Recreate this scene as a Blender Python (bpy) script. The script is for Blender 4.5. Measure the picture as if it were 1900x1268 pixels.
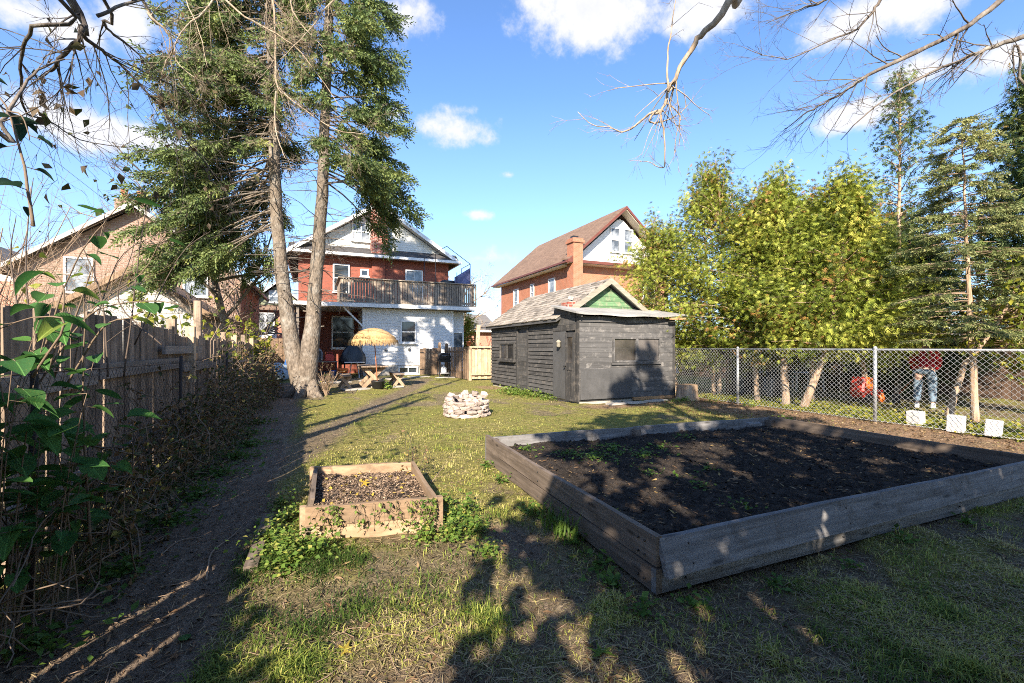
import bpy, math, random
import numpy as np
from mathutils import Vector, Matrix
for o in list(bpy.data.objects): bpy.data.objects.remove(o)
SC = bpy.context.scene
COL = SC.collection
R = math.radians

# ------------------------------------------------------------ camera, sky, sun, exposure
YAW = R(23.5); CH = 1.4; FPX = 850.0; HOR = 645.0
SUN_AZ = R(31.0)      # the light travels this far to the right of +Y
SUN_EL = R(29.0)
cam_d = bpy.data.cameras.new('camera'); cam = bpy.data.objects.new('camera', cam_d); COL.objects.link(cam)
cam.location = (0, 0, CH); cam.rotation_euler = (R(90), 0, -YAW)
cam_d.sensor_width = 36; cam_d.lens = 36 * FPX / 1900; cam_d.shift_y = (HOR - 634) / 1900
cam_d.clip_start = 0.05; cam_d.clip_end = 3000
SC.camera = cam
sun_d = bpy.data.lights.new('sun', 'SUN'); sun = bpy.data.objects.new('sun', sun_d); COL.objects.link(sun)
SUNV = Vector((math.sin(SUN_AZ) * math.cos(SUN_EL), math.cos(SUN_AZ) * math.cos(SUN_EL), -math.sin(SUN_EL)))
sun.rotation_euler = SUNV.to_track_quat('-Z', 'Y').to_euler()
sun_d.energy = 5.0; sun_d.angle = R(0.53); sun_d.color = (1.0, 0.89, 0.74)
SC.view_settings.view_transform = 'Standard'; SC.view_settings.look = 'None'
SC.view_settings.exposure = 1.46; SC.view_settings.gamma = 1.0; SC.view_settings.use_curve_mapping = False
SC.render.engine = 'CYCLES'
SC.cycles.use_denoising = False
SC.cycles.pixel_filter_type = 'BLACKMAN_HARRIS'; SC.cycles.filter_width = 1.0
SC.cycles.max_bounces = 6; SC.cycles.diffuse_bounces = 3; SC.cycles.glossy_bounces = 2
SC.cycles.transmission_bounces = 3; SC.cycles.transparent_max_bounces = 6
SC.cycles.sample_clamp_indirect = 4.0

CA, SA = math.cos(YAW), math.sin(YAW)
def PX(px, py, D):
    "the place seen at a photograph pixel, D metres in front of the camera"
    X = (px - 950) / FPX * D; z = CH + (HOR - py) / FPX * D
    return Vector((X * CA + D * SA, -X * SA + D * CA, z))
def GR(px, py, z=0.0):
    return PX(px, py, FPX * (CH - z) / (py - HOR))

world = bpy.data.worlds.new('World'); SC.world = world; world.use_nodes = True
def N(nt, typ, ins=None, **kw):
    n = nt.nodes.new(typ)
    for k, v in kw.items(): setattr(n, k, v)
    for k, v in (ins or {}).items():
        s = n.inputs[k]
        if isinstance(v, bpy.types.NodeSocket): nt.links.new(v, s)
        else: s.default_value = v
    return n
def MATH(nt, op, a, b=0.0, c=None, clamp=False):
    n = nt.nodes.new('ShaderNodeMath'); n.operation = op; n.use_clamp = clamp
    for i, v in enumerate((a, b, c)):
        if v is None: continue
        if isinstance(v, bpy.types.NodeSocket): nt.links.new(v, n.inputs[i])
        else: n.inputs[i].default_value = v
    return n.outputs[0]
def MIX(nt, f, a, b, blend='MIX'):
    n = nt.nodes.new('ShaderNodeMix'); n.data_type = 'RGBA'; n.blend_type = blend
    for k, v in ((0, f), (6, a), (7, b)):
        if isinstance(v, bpy.types.NodeSocket): nt.links.new(v, n.inputs[k])
        else: n.inputs[k].default_value = v if k == 0 else (*v[:3], 1.0)
    return n.outputs[2]
def RAMP(nt, f, stops, interp='LINEAR'):
    n = nt.nodes.new('ShaderNodeValToRGB'); nt.links.new(f, n.inputs[0])
    cr = n.color_ramp; cr.interpolation = interp
    while len(cr.elements) < len(stops): cr.elements.new(0.5)
    for e, (p, c) in zip(cr.elements, stops):
        e.position = p; e.color = (*c[:3], 1.0) if hasattr(c, '__len__') else (c, c, c, 1.0)
    return n.outputs[0]
nt = world.node_tree; nt.nodes.clear()
SKY_STR = 0.099
sky = N(nt, 'ShaderNodeTexSky', sky_type='NISHITA', sun_disc=False, sun_elevation=SUN_EL,
        sun_rotation=SUN_AZ + math.pi, altitude=100, air_density=1.0, dust_density=0.35, ozone_density=2.2)
tc = N(nt, 'ShaderNodeTexCoord')
sep = N(nt, 'ShaderNodeSeparateXYZ', {0: tc.outputs['Generated']})
az = MATH(nt, 'ARCTAN2', sep.outputs[0], sep.outputs[1]); el = MATH(nt, 'ARCSINE', sep.outputs[2])
# a scatter of fair-weather clouds all round the sky: azimuth, elevation, half width, half height, density
CL = []
for px, py, w, h, dn in [(1085, 10, 190, 105, 1.5), (1330, 10, 120, 80, 1.4), (1570, 218, 92, 30, 1.1), (855, 248, 105, 36, .8), (760, 22, 75, 50, .8),
                         (1640, 20, 200, 60, 1.0), (1700, 128, 70, 26, .8), (1875, 105, 60, 40, .9), (888, 398, 30, 9, .7), (945, 325, 22, 8, .55),
                         (190, 245, 190, 62, 1.3), (235, 45, 60, 60, .9), (110, 45, 90, 60, 1.1), (20, 15, 60, 50, .8), (860, 205, 50, 12, .35), (890, 480, 70, 12, .35), (730, 210, 30, 22, .5)]:
    v = PX(px, py, 1.0) - Vector((0, 0, CH)); q = 1 / v.length
    CL.append((math.atan2(v.x, v.y), math.asin(v.z * q), w / FPX * q * .95, h / FPX * q * q ** .5, dn))
rs = random.Random(5)
for k in range(16):
    a = YAW + R(rs.uniform(62, 298))
    CL.append((a if a < math.pi else a - 2 * math.pi, R(rs.uniform(10, 60)), R(rs.uniform(5, 12)), R(rs.uniform(2, 5)), rs.uniform(.6, 1.1)))
acc = None
wn = N(nt, 'ShaderNodeTexNoise', {'Vector': tc.outputs['Generated'], 'Scale': 6.5, 'Detail': 8.0, 'Roughness': .62})
wn2 = N(nt, 'ShaderNodeTexNoise', {'Vector': tc.outputs['Generated'], 'Scale': 24.0, 'Detail': 7.0, 'Roughness': .65})
nz = MATH(nt, 'ADD', MATH(nt, 'MULTIPLY', wn.outputs[0], 1.5), MATH(nt, 'MULTIPLY', wn2.outputs[0], .95))
for a0, e0, ra, re, dn in CL:
    d1 = MATH(nt, 'MULTIPLY', MATH(nt, 'SUBTRACT', az, a0), 1 / ra); d2 = MATH(nt, 'MULTIPLY', MATH(nt, 'SUBTRACT', el, e0), 1 / re)
    rr = MATH(nt, 'SQRT', MATH(nt, 'ADD', MATH(nt, 'MULTIPLY', d1, d1), MATH(nt, 'MULTIPLY', d2, d2)))
    m = MATH(nt, 'MULTIPLY', MATH(nt, 'SUBTRACT', 1.12, rr), dn)
    acc = m if acc is None else MATH(nt, 'MAXIMUM', acc, m)
acc = MATH(nt, 'MAXIMUM', acc, -1.2)
dens = MATH(nt, 'ADD', MATH(nt, 'MULTIPLY', acc, .62), MATH(nt, 'SUBTRACT', nz, 1.22))
cm = N(nt, 'ShaderNodeMapRange', {'Value': dens, 'From Min': .02, 'From Max': .52, 'To Max': .93}, interpolation_type='SMOOTHSTEP').outputs[0]
hz = N(nt, 'ShaderNodeMapRange', {'Value': el, 'From Min': 0.0, 'From Max': .5, 'To Min': 0.27, 'To Max': 0.0}).outputs[0]
skyc = MIX(nt, 1.0, sky.outputs[0], (0.80, 0.97, 1.20), 'MULTIPLY')
skyc = MIX(nt, hz, skyc, (3.3, 4.0, 5.3))
ccol = RAMP(nt, N(nt, 'ShaderNodeMapRange', {'Value': dens, 'From Min': .1, 'From Max': 1.1}).outputs[0], [(0, (.80, .84, .92)), (.55, (1, .98, .96)), (1, (.86, .87, .91))])
ccol = MIX(nt, 1.0, ccol, (4.1, 4.1, 4.25), 'MULTIPLY')
bg = N(nt, 'ShaderNodeBackground', {'Color': MIX(nt, cm, skyc, ccol), 'Strength': SKY_STR})
N(nt, 'ShaderNodeOutputWorld', {'Surface': bg.outputs[0]})

# ------------------------------------------------------------ mesh helpers
WL = {}                                   # world position of every object's origin
def tag(o, label=None, cat=None, group=None, kind=None):
    if label: o['label'] = label
    if cat: o['category'] = cat
    if group: o['group'] = group
    if kind: o['kind'] = kind
    return o
def thing(name, loc, label, cat, group=None):
    o = bpy.data.objects.new(name, None); COL.objects.link(o); o.location = loc; o.empty_display_size = .2
    WL[o.name] = Vector(loc); return tag(o, label, cat, group)
def place(o, org, parent):
    COL.objects.link(o)
    WL[o.name] = Vector(org)
    if parent is not None:
        o.parent = parent; o.location = Vector(org) - WL[parent.name]
    else: o.location = org
    return o
def npmesh(name, V, F, mat, parent=None, attr=None, smooth=False, org=None):
    "V (n,3) world coordinates, F (m,3|4) or list of such arrays"
    V = np.asarray(V, dtype=np.float64)
    if org is None:
        lo, hi = V.min(0), V.max(0); org = ((lo[0] + hi[0]) / 2, (lo[1] + hi[1]) / 2, lo[2])
    me = bpy.data.meshes.new(name)
    Fs = F if isinstance(F, list) else [F]
    Fs = [np.asarray(f, dtype=np.int64) for f in Fs if len(f)]
    loops = np.concatenate([f.ravel() for f in Fs]); cnt = np.concatenate([np.full(len(f), f.shape[1]) for f in Fs])
    me.vertices.add(len(V)); me.vertices.foreach_set('co', (V - np.array(org)).ravel())
    me.loops.add(len(loops)); me.loops.foreach_set('vertex_index', loops.astype(np.int32))
    me.polygons.add(len(cnt)); me.polygons.foreach_set('loop_start', np.concatenate([[0], np.cumsum(cnt)[:-1]]).astype(np.int32))
    me.update(calc_edges=True)
    if smooth: me.polygons.foreach_set('use_smooth', np.ones(len(cnt), dtype=bool))
    if attr is not None:
        for k, a in attr.items():
            if np.ndim(a) == 1:
                at = me.attributes.new(k, 'FLOAT', 'POINT'); at.data.foreach_set('value', np.asarray(a, dtype=np.float32))
            else:
                at = me.attributes.new(k, 'FLOAT_COLOR', 'POINT')
                at.data.foreach_set('color', np.concatenate([a, np.ones((len(a), 1))], 1).astype(np.float32).ravel())
    if mat: me.materials.append(mat)
    return place(bpy.data.objects.new(name, me), org, parent)

class MB:
    "collects simple shapes, builds them as one mesh object"
    def __init__(s): s.v = []; s.f = []; s.sm = []
    def add(s, vs, fs, smooth=False):
        k = len(s.v); s.v += [tuple(v) for v in vs]; s.f += [[i + k for i in f] for f in fs]; s.sm += [smooth] * len(fs); return s
    def box(s, c, d, rz=0, rx=0, ry=0):
        x, y, z = d[0] / 2, d[1] / 2, d[2] / 2
        M = Matrix.Translation(c) @ Matrix.Rotation(rz, 4, 'Z') @ Matrix.Rotation(ry, 4, 'Y') @ Matrix.Rotation(rx, 4, 'X')
        return s.add([M @ Vector(p) for p in ((-x, -y, -z), (x, -y, -z), (x, y, -z), (-x, y, -z), (-x, -y, z), (x, -y, z), (x, y, z), (-x, y, z))],
                     [(0, 3, 2, 1), (4, 5, 6, 7), (0, 1, 5, 4), (1, 2, 6, 5), (2, 3, 7, 6), (3, 0, 4, 7)])
    def bx(s, x0, x1, y0, y1, z0, z1): return s.box(((x0 + x1) / 2, (y0 + y1) / 2, (z0 + z1) / 2), (x1 - x0, y1 - y0, z1 - z0))
    def bar(s, a, b, w, t, up=(0, 0, 1)):
        a = Vector(a); b = Vector(b); d = (b - a); u = Vector(up)
        sd = d.cross(u)
        if sd.length < 1e-6: sd = d.cross(Vector((1, 0, 0)))
        sd.normalize(); n = sd.cross(d).normalized()
        sd *= w / 2; n *= t / 2
        return s.add([a - sd - n, a + sd - n, a + sd + n, a - sd + n, b - sd - n, b + sd - n, b + sd + n, b - sd + n],
                     [(0, 3, 2, 1), (4, 5, 6, 7), (0, 1, 5, 4), (1, 2, 6, 5), (2, 3, 7, 6), (3, 0, 4, 7)][::1])
    def tube(s, pts, rad, n=6, cap=True):
        pts = [Vector(p) for p in pts]; m = len(pts)
        rad = rad if hasattr(rad, '__len__') else [rad] * m
        prev = None; vs = []
        for i, p in enumerate(pts):
            t = (pts[min(i + 1, m - 1)] - pts[max(i - 1, 0)])
            if t.length < 1e-9: t = Vector((0, 0, 1))
            t.normalize()
            if prev is None:
                prev = t.cross(Vector((0.31, 0.2, 0.93)))
                if prev.length < 1e-4: prev = t.cross(Vector((1, 0, 0)))
            prev = (prev - t * prev.dot(t)).normalized(); b = t.cross(prev)
            for k in range(n):
                a = 2 * math.pi * k / n; vs.append(p + (prev * math.cos(a) + b * math.sin(a)) * rad[i])
        fs = [(i * n + k, i * n + (k + 1) % n, (i + 1) * n + (k + 1) % n, (i + 1) * n + k) for i in range(m - 1) for k in range(n)]
        if cap: fs += [tuple(range(n))[::-1], tuple((m - 1) * n + k for k in range(n))]
        return s.add(vs, fs, True)
    def lathe(s, c, prof, n=16, rz=0):
        "profile of (radius, height) pairs turned about a vertical axis at c"
        c = Vector(c); vs = []
        for r, z in prof:
            for k in range(n): a = 2 * math.pi * k / n + rz; vs.append(c + Vector((r * math.cos(a), r * math.sin(a), z)))
        m = len(prof)
        fs = [(i * n + k, i * n + (k + 1) % n, (i + 1) * n + (k + 1) % n, (i + 1) * n + k) for i in range(m - 1) for k in range(n)]
        fs += [tuple(range(n))[::-1], tuple((m - 1) * n + k for k in range(n))]
        return s.add(vs, fs, True)
    def prism(s, poly, d):
        "closed polygon of 3-D points pushed along d"
        n = len(poly); d = Vector(d); P = [Vector(p) for p in poly]
        return s.add(P + [p + d for p in P], [tuple(range(n))[::-1], tuple(range(n, 2 * n))] + [(k, (k + 1) % n, n + (k + 1) % n, n + k) for k in range(n)])
    def build(s, name, mat, parent=None, org=None, smooth=None, bevel=0):
        V = np.array(s.v)
        if org is None:
            lo, hi = V.min(0), V.max(0); org = ((lo[0] + hi[0]) / 2, (lo[1] + hi[1]) / 2, lo[2])
        me = bpy.data.meshes.new(name); me.from_pydata((V - np.array(org)).tolist(), [], s.f)
        me.polygons.foreach_set('use_smooth', [x if smooth is None else smooth for x in s.sm])
        if mat: me.materials.append(mat)
        o = place(bpy.data.objects.new(name, me), org, parent)
        if bevel:
            b = o.modifiers.new('bevel', 'BEVEL'); b.width = bevel; b.segments = 1; b.limit_method = 'ANGLE'
        return o
def inst(name, me, M, parent):
    "another object of the same mesh; M is its world matrix"
    o = bpy.data.objects.new(name, me); COL.objects.link(o)
    if parent is not None:
        o.parent = parent; M = Matrix.Translation(-WL[parent.name]) @ M
    o.matrix_local = M; WL[o.name] = M.translation.copy() + (WL[parent.name] if parent is not None else Vector()); return o

def vnoise(x, y, seed=0):
    xi = np.floor(x).astype(np.int64); yi = np.floor(y).astype(np.int64); fx = x - xi; fy = y - yi
    fx = fx * fx * (3 - 2 * fx); fy = fy * fy * (3 - 2 * fy)
    def h(a, b):
        n = (a * 374761393 + b * 668265263 + seed * 974634777) & 0xffffffff
        n = ((n ^ (n >> 13)) * 1274126177) & 0xffffffff
        return ((n ^ (n >> 16)) & 0xffff) / 65535.0
    return (h(xi, yi) * (1 - fx) + h(xi + 1, yi) * fx) * (1 - fy) + (h(xi, yi + 1) * (1 - fx) + h(xi + 1, yi + 1) * fx) * fy
def fbm(x, y, seed=0, oct=4):
    t = 0; a = .5; n = 0
    for k in range(oct): t = t + a * vnoise(x * 2 ** k, y * 2 ** k, seed + k); n += a; a *= .55
    return t / n
def sstep(x, a, b):
    t = np.clip((x - a) / (b - a), 0, 1); return t * t * (3 - 2 * t)
def frames(d, up=None, roll=None, rng=None):
    "rotation matrices whose first axis is d"
    d = d / np.linalg.norm(d, axis=1, keepdims=True)
    u = np.tile(np.array([0, 0, 1.0]), (len(d), 1)) if up is None else up
    s = np.cross(u, d); l = np.linalg.norm(s, axis=1, keepdims=True); s = np.where(l < 1e-5, np.array([1.0, 0, 0]), s / np.maximum(l, 1e-6))
    n = np.cross(d, s)
    if roll is not None:
        c, q = np.cos(roll)[:, None], np.sin(roll)[:, None]; s, n = s * c + n * q, n * c - s * q
    return np.stack([d, s, n], 2)
def scatter(tv, tf, pos, rot, scl):
    "copies of a small template: returns vertices and faces"
    K, n = len(pos), len(tv)
    scl = np.asarray(scl); scl = scl[:, None] if scl.ndim == 1 else scl
    V = np.einsum('kij,knj->kni', rot, tv[None] * scl[:, None, :]) + pos[:, None, :]
    F = (np.asarray(tf)[None] + (np.arange(K) * n)[:, None, None]).reshape(-1, np.asarray(tf).shape[1])
    return V.reshape(-1, 3), F
# ------------------------------------------------------------ materials
def newmat(name):
    m = bpy.data.materials.new(name); m.use_nodes = True; nt = m.node_tree; nt.nodes.clear()
    return m, nt
def finish(nt, col, rough=.8, bump=None, bstr=.3, bdist=.02, metal=0.0, spec=.3, trans=0.0, extra=None):
    ins = {'Base Color': col if isinstance(col, bpy.types.NodeSocket) else (*col, 1), 'Roughness': rough, 'Metallic': metal, 'Specular IOR Level': spec}
    b = N(nt, 'ShaderNodeBsdfPrincipled', ins)
    if bump is not None:
        bn = N(nt, 'ShaderNodeBump', {'Height': bump, 'Strength': bstr, 'Distance': bdist}); nt.links.new(bn.outputs[0], b.inputs['Normal'])
    out = b.outputs[0]
    if trans:
        t = N(nt, 'ShaderNodeBsdfTranslucent', {'Color': col if isinstance(col, bpy.types.NodeSocket) else (*col, 1)})
        out = N(nt, 'ShaderNodeMixShader', {0: trans, 1: out, 2: t.outputs[0]}).outputs[0]
    N(nt, 'ShaderNodeOutputMaterial', {'Surface': out})
def objvec(nt, scale=(1, 1, 1), rnd=True):
    tc = N(nt, 'ShaderNodeTexCoord'); v = tc.outputs['Object']
    if rnd:
        oi = N(nt, 'ShaderNodeObjectInfo')
        r = N(nt, 'ShaderNodeVectorMath', {0: oi.outputs['Random'], 1: (37.1, 53.7, 91.3)}, operation='MULTIPLY')
        v = N(nt, 'ShaderNodeVectorMath', {0: v, 1: r.outputs[0]}, operation='ADD').outputs[0]
    return N(nt, 'ShaderNodeMapping', {'Vector': v, 'Scale': scale}).outputs[0]
def noise(nt, vec, scale, detail=4.0, rough=.55, dist=0.0):
    return N(nt, 'ShaderNodeTexNoise', {'Vector': vec, 'Scale': scale, 'Detail': detail, 'Roughness': rough, 'Distortion': dist}).outputs[0]
def rand(nt): return N(nt, 'ShaderNodeObjectInfo').outputs['Random']
def hsvvar(nt, col, f, amt):
    "lighter or darker by +-amt with a 0..1 value"
    m = N(nt, 'ShaderNodeMapRange', {'Value': f, 'To Min': 1 - amt, 'To Max': 1 + amt}).outputs[0]
    return N(nt, 'ShaderNodeHueSaturation', {'Color': col, 'Value': m}).outputs[0]
def plain(name, c, rough=.7, var=.12, scale=6, metal=0.0, bump=.15, spec=.3, rvar=.0, c2=None):
    m, nt = newmat(name); v = objvec(nt); n = noise(nt, v, scale, 5, .6)
    c2 = c2 or tuple(x * .72 for x in c)
    col = hsvvar(nt, MIX(nt, RAMP(nt, n, [(.35, 0), (.72, 1)]), c, c2), noise(nt, v, scale * 6, 3), var)
    if rvar: col = hsvvar(nt, col, rand(nt), rvar)
    finish(nt, col, rough, noise(nt, v, scale * 9, 4), bump, .01, metal, spec); return m
def wood(name, c1, c2, axis='Z', rough=.85, rvar=.22, knots=True, stain=None, grain=1.0):
    "weathered sawn wood, grain along one axis"
    m, nt = newmat(name)
    sc = {'X': (1.2, 26, 26), 'Y': (26, 1.2, 26), 'Z': (26, 26, 1.2)}[axis]
    v = objvec(nt, sc); v1 = objvec(nt)
    g = noise(nt, v, 1.0, 6, .65, .4); big = noise(nt, v1, 2.2, 4, .6)
    col = MIX(nt, RAMP(nt, g, [(.32, 0), (.68, 1)]), c1, c2)
    col = hsvvar(nt, col, big, .35); col = hsvvar(nt, col, rand(nt), rvar)
    if stain: col = MIX(nt, RAMP(nt, noise(nt, v1, 5.5, 5, .7), [(.52, 0), (.7, 1)]), col, stain)
    if knots:
        vo = N(nt, 'ShaderNodeTexVoronoi', {'Vector': objvec(nt, {'X': (2.2, 9, 9), 'Y': (9, 2.2, 9), 'Z': (9, 9, 2.2)}[axis]), 'Scale': 1.0}).outputs[0]
        col = MIX(nt, RAMP(nt, vo, [(.06, .8), (.17, 0)]), col, tuple(x * .35 for x in c2))
    finish(nt, col, rough, g, .55 * grain, .006, spec=.25); return m
def brick(name, c1, c2, mortar, w=.22, h=.075, msize=.012, rough=.85, dirt=.25):
    m, nt = newmat(name); tc = N(nt, 'ShaderNodeTexCoord'); s = N(nt, 'ShaderNodeSeparateXYZ', {0: tc.outputs['Object']})
    v = N(nt, 'ShaderNodeCombineXYZ', {0: MATH(nt, 'ADD', s.outputs[0], s.outputs[1]), 1: s.outputs[2]}).outputs[0]
    b = N(nt, 'ShaderNodeTexBrick', {'Vector': v, 'Color1': (*c1, 1), 'Color2': (*c2, 1), 'Mortar': (*mortar, 1), 'Scale': 1.0, 'Mortar Size': msize, 'Brick Width': w, 'Row Height': h, 'Bias': .1})
    n = noise(nt, tc.outputs['Object'], 1.1, 6, .65); n2 = noise(nt, tc.outputs['Object'], 9, 4)
    col = hsvvar(nt, hsvvar(nt, b.outputs[0], n, dirt), n2, .18)
    finish(nt, col, rough, MATH(nt, 'SUBTRACT', MATH(nt, 'MULTIPLY', n2, .3), b.outputs[1]), .5, .008); return m
def shingle(name, c1, c2, w=.33, h=.14, axis='Y', rough=.9):
    "asphalt shingles: courses follow the height, tabs run along one axis"
    m, nt = newmat(name); tc = N(nt, 'ShaderNodeTexCoord'); s = N(nt, 'ShaderNodeSeparateXYZ', {0: tc.outputs['Object']})
    v = N(nt, 'ShaderNodeCombineXYZ', {0: s.outputs[1 if axis == 'Y' else 0], 1: MATH(nt, 'MULTIPLY', s.outputs[2], 1.9)}).outputs[0]
    b = N(nt, 'ShaderNodeTexBrick', {'Vector': v, 'Color1': (*c1, 1), 'Color2': (*c2, 1), 'Mortar': tuple(x * .45 for x in c1) + (1,), 'Scale': 1.0, 'Mortar Size': .008, 'Brick Width': w, 'Row Height': h, 'Mortar Smooth': .4})
    n = noise(nt, tc.outputs['Object'], .8, 6, .7); n2 = noise(nt, tc.outputs['Object'], 60, 2)
    finish(nt, hsvvar(nt, hsvvar(nt, b.outputs[0], n, .3), n2, .25), rough, b.outputs[1], -.6, .01); return m
def leafmat(name, stops, trans=.35, rough=.55, spec=.25, vein=False):
    "foliage coloured by a value each leaf carries"
    m, nt = newmat(name); a = N(nt, 'ShaderNodeAttribute', attribute_name='v')
    col = RAMP(nt, a.outputs['Fac'], stops)
    finish(nt, col, rough, spec=spec, trans=trans); return m
def leafobj(name, c1, c2, c3=None, trans=.35, rough=.62):
    "large leaves, each its own object: colour varies by object, blotches and a pale midrib"
    m, nt = newmat(name); tc = N(nt, 'ShaderNodeTexCoord'); s = N(nt, 'ShaderNodeSeparateXYZ', {0: tc.outputs['Object']})
    col = MIX(nt, rand(nt), c1, c2)
    col = hsvvar(nt, col, noise(nt, objvec(nt), 22, 4), .4)
    if c3: col = MIX(nt, RAMP(nt, noise(nt, objvec(nt), 30, 3), [(.6, 0), (.68, 1)]), col, c3)
    wv = N(nt, 'ShaderNodeTexWave', {'Vector': N(nt, 'ShaderNodeCombineXYZ', {0: MATH(nt, 'SUBTRACT', s.outputs[0], MATH(nt, 'ABSOLUTE', s.outputs[1])), 1: 0.0}).outputs[0], 'Scale': 9.0, 'Distortion': .3}).outputs[1]
    rib = MATH(nt, 'LESS_THAN', MATH(nt, 'ABSOLUTE', s.outputs[1]), .012)
    col = MIX(nt, MATH(nt, 'MULTIPLY', rib, .5), col, tuple(min(1, x * 2.2 + .03) for x in c2))
    finish(nt, col, rough, wv, .5, .006, spec=.2, trans=trans); return m
def barkmat(name, c1, c2, scale=7, sq=.22, bstr=.8):
    m, nt = newmat(name); v = objvec(nt, (1, 1, sq)); v1 = objvec(nt)
    n = noise(nt, v, scale, 7, .7, .6); vo = N(nt, 'ShaderNodeTexVoronoi', {'Vector': v, 'Scale': scale * 2.6}).outputs[0]
    col = MIX(nt, RAMP(nt, n, [(.33, 0), (.66, 1)]), c1, c2)
    col = MIX(nt, RAMP(nt, noise(nt, v1, 3.0, 5, .7), [(.5, 0), (.7, .55)]), col, (.33, .31, .27))
    col = hsvvar(nt, col, vo, .3)
    finish(nt, col, .9, MATH(nt, 'ADD', n, MATH(nt, 'MULTIPLY', vo, .6)), bstr, .03, spec=.15); return m
def glassmat(name, c=(.02, .025, .03), rough=.06, pale=None):
    m, nt = newmat(name); v = objvec(nt); n = noise(nt, v, 1.6, 4, .6)
    col = MIX(nt, RAMP(nt, n, [(.4, 0), (.62, 1)]), c, pale or tuple(x * 2.5 for x in c))
    finish(nt, col, rough, noise(nt, v, 1.1, 2), .04, .05, spec=.8); return m

M = {}
M['grey_fence'] = wood('grey_fence_wood', (.34, .25, .18), (.15, .11, .08), 'Z', rvar=.32, stain=(.08, .068, .05))
M['grey_rail'] = wood('grey_rail_wood', (.30, .25, .21), (.15, .125, .10), 'Y')
M['bed_x'] = wood('bed_wood_x', (.235, .225, .22), (.10, .095, .09), 'X', rvar=.1, stain=(.10, .088, .075), grain=1.8)
M['bed_y'] = wood('bed_wood_y', (.20, .155, .12), (.09, .068, .05), 'Y', rvar=.14, stain=(.10, .075, .055), grain=1.5)
M['pine_x'] = wood('new_pine_x', (.40, .275, .175), (.23, .15, .088), 'X', rvar=.25, stain=(.18, .125, .08))
M['pine_y'] = wood('new_pine_y', (.38, .27, .17), (.24, .155, .095), 'Y', rvar=.2, stain=(.15, .11, .075))
M['gold_fence'] = wood('gold_fence_wood', (.56, .42, .28), (.38, .26, .16), 'Z', rvar=.16, stain=(.30, .22, .15))
M['brown_fence'] = wood('brown_fence_wood', (.29, .20, .13), (.15, .095, .06), 'Z', rvar=.25, stain=(.10, .07, .05))
M['dark_fence'] = wood('dark_fence_wood', (.16, .10, .068), (.085, .052, .036), 'Z', rvar=.3)
M['picnic'] = wood('picnic_wood', (.33, .25, .18), (.17, .12, .085), 'Y', rvar=.15)
M['picnic_z'] = wood('picnic_leg_wood', (.42, .30, .20), (.24, .16, .10), 'Z', rvar=.15)
M['deck_z'] = wood('deck_picket_wood', (.37, .305, .24), (.19, .15, .115), 'Z', rvar=.3, stain=(.11, .085, .065))
M['deck_x'] = wood('deck_rail_wood', (.33, .28, .22), (.17, .14, .11), 'X', rvar=.2)
M['shed_y'] = wood('black_shed_board_y', (.085, .081, .077), (.04, .038, .036), 'Y', rvar=.22, knots=False, stain=(.13, .115, .10))
M['shed_x'] = wood('black_shed_board_x', (.115, .11, .107), (.072, .07, .068), 'X', rvar=.18, knots=False, stain=(.22, .205, .19), grain=.7)
M['shed_z'] = wood('black_shed_board_z', (.058, .055, .053), (.028, .027, .026), 'Z', rvar=.22, knots=False, stain=(.12, .105, .09))
M['shed_panel'] = plain('black_painted_sheet', (.085, .083, .082), .8, .2, 2.5, bump=.3, c2=(.055, .054, .053))
M['green_board'] = wood('faded_green_board', (.125, .215, .11), (.06, .125, .06), 'X', rvar=.3, knots=False, stain=(.26, .25, .17))
M['grey_trim'] = wood('bleached_trim', (.40, .36, .29), (.22, .20, .15), 'X', rvar=.15)
M['tar_roof'] = plain('flat_felt_roof', (.34, .33, .31), .9, .2, 2.2, bump=.4, c2=(.22, .21, .19))
M['slate'] = plain('worn_shed_shingle', (.31, .27, .22), .9, .2, 14, bump=.5, rvar=.38, c2=(.20, .17, .14))
M['rot_wood'] = wood('rotten_wood', (.50, .30, .15), (.28, .16, .08), 'X', rvar=.2)
M['concrete'] = plain('concrete', (.46, .42, .36), .9, .2, 5, bump=.5)
M['block'] = plain('concrete_block', (.74, .71, .65), .9, .12, 9, bump=.5, c2=(.60, .57, .51))
M['stone'] = plain('fire_pit_stone', (.52, .42, .36), .9, .2, 12, bump=.6, rvar=.45, c2=(.24, .19, .16))
M['brick_red'] = brick('painted_red_brick', (.30, .088, .055), (.24, .07, .045), (.22, .085, .06), dirt=.45)
M['brick_dark'] = brick('chimney_brick', (.30, .075, .05), (.20, .05, .035), (.36, .27, .22))
M['brick_orange'] = brick('orange_brick', (.43, .16, .088), (.35, .125, .07), (.38, .21, .135), dirt=.3)
M['brick_tan'] = brick('tan_brick', (.31, .20, .15), (.25, .155, .115), (.32, .25, .20), w=.3, h=.11, msize=.014)
M['brick_pink'] = brick('far_red_brick', (.50, .20, .13), (.42, .16, .11), (.5, .30, .22))
M['siding'] = plain('white_vinyl_siding', (.74, .735, .72), .5, .05, 1.6, bump=.05, c2=(.62, .61, .59))
M['siding_warm'] = plain('ivory_siding', (.74, .73, .68), .55, .05, 1.6, bump=.05, c2=(.64, .63, .58))
M['white'] = plain('white_paint', (.78, .78, .77), .5, .06, 3, bump=.08, c2=(.66, .66, .65))
M['grey_white'] = plain('peeling_white_board', (.50, .48, .45), .7, .15, 4, bump=.3, c2=(.33, .31, .28))
M['soffit'] = plain('cream_soffit', (.60, .52, .40), .6, .06, 3, bump=.05)
M['sage'] = plain('sage_siding', (.22, .24, .15), .7, .1, 3)
M['roof_dark'] = shingle('dark_shingle', (.085, .08, .08), (.06, .058, .06), axis='X')
M['roof_brown'] = shingle('brown_shingle', (.235, .15, .10), (.16, .10, .068))
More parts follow.
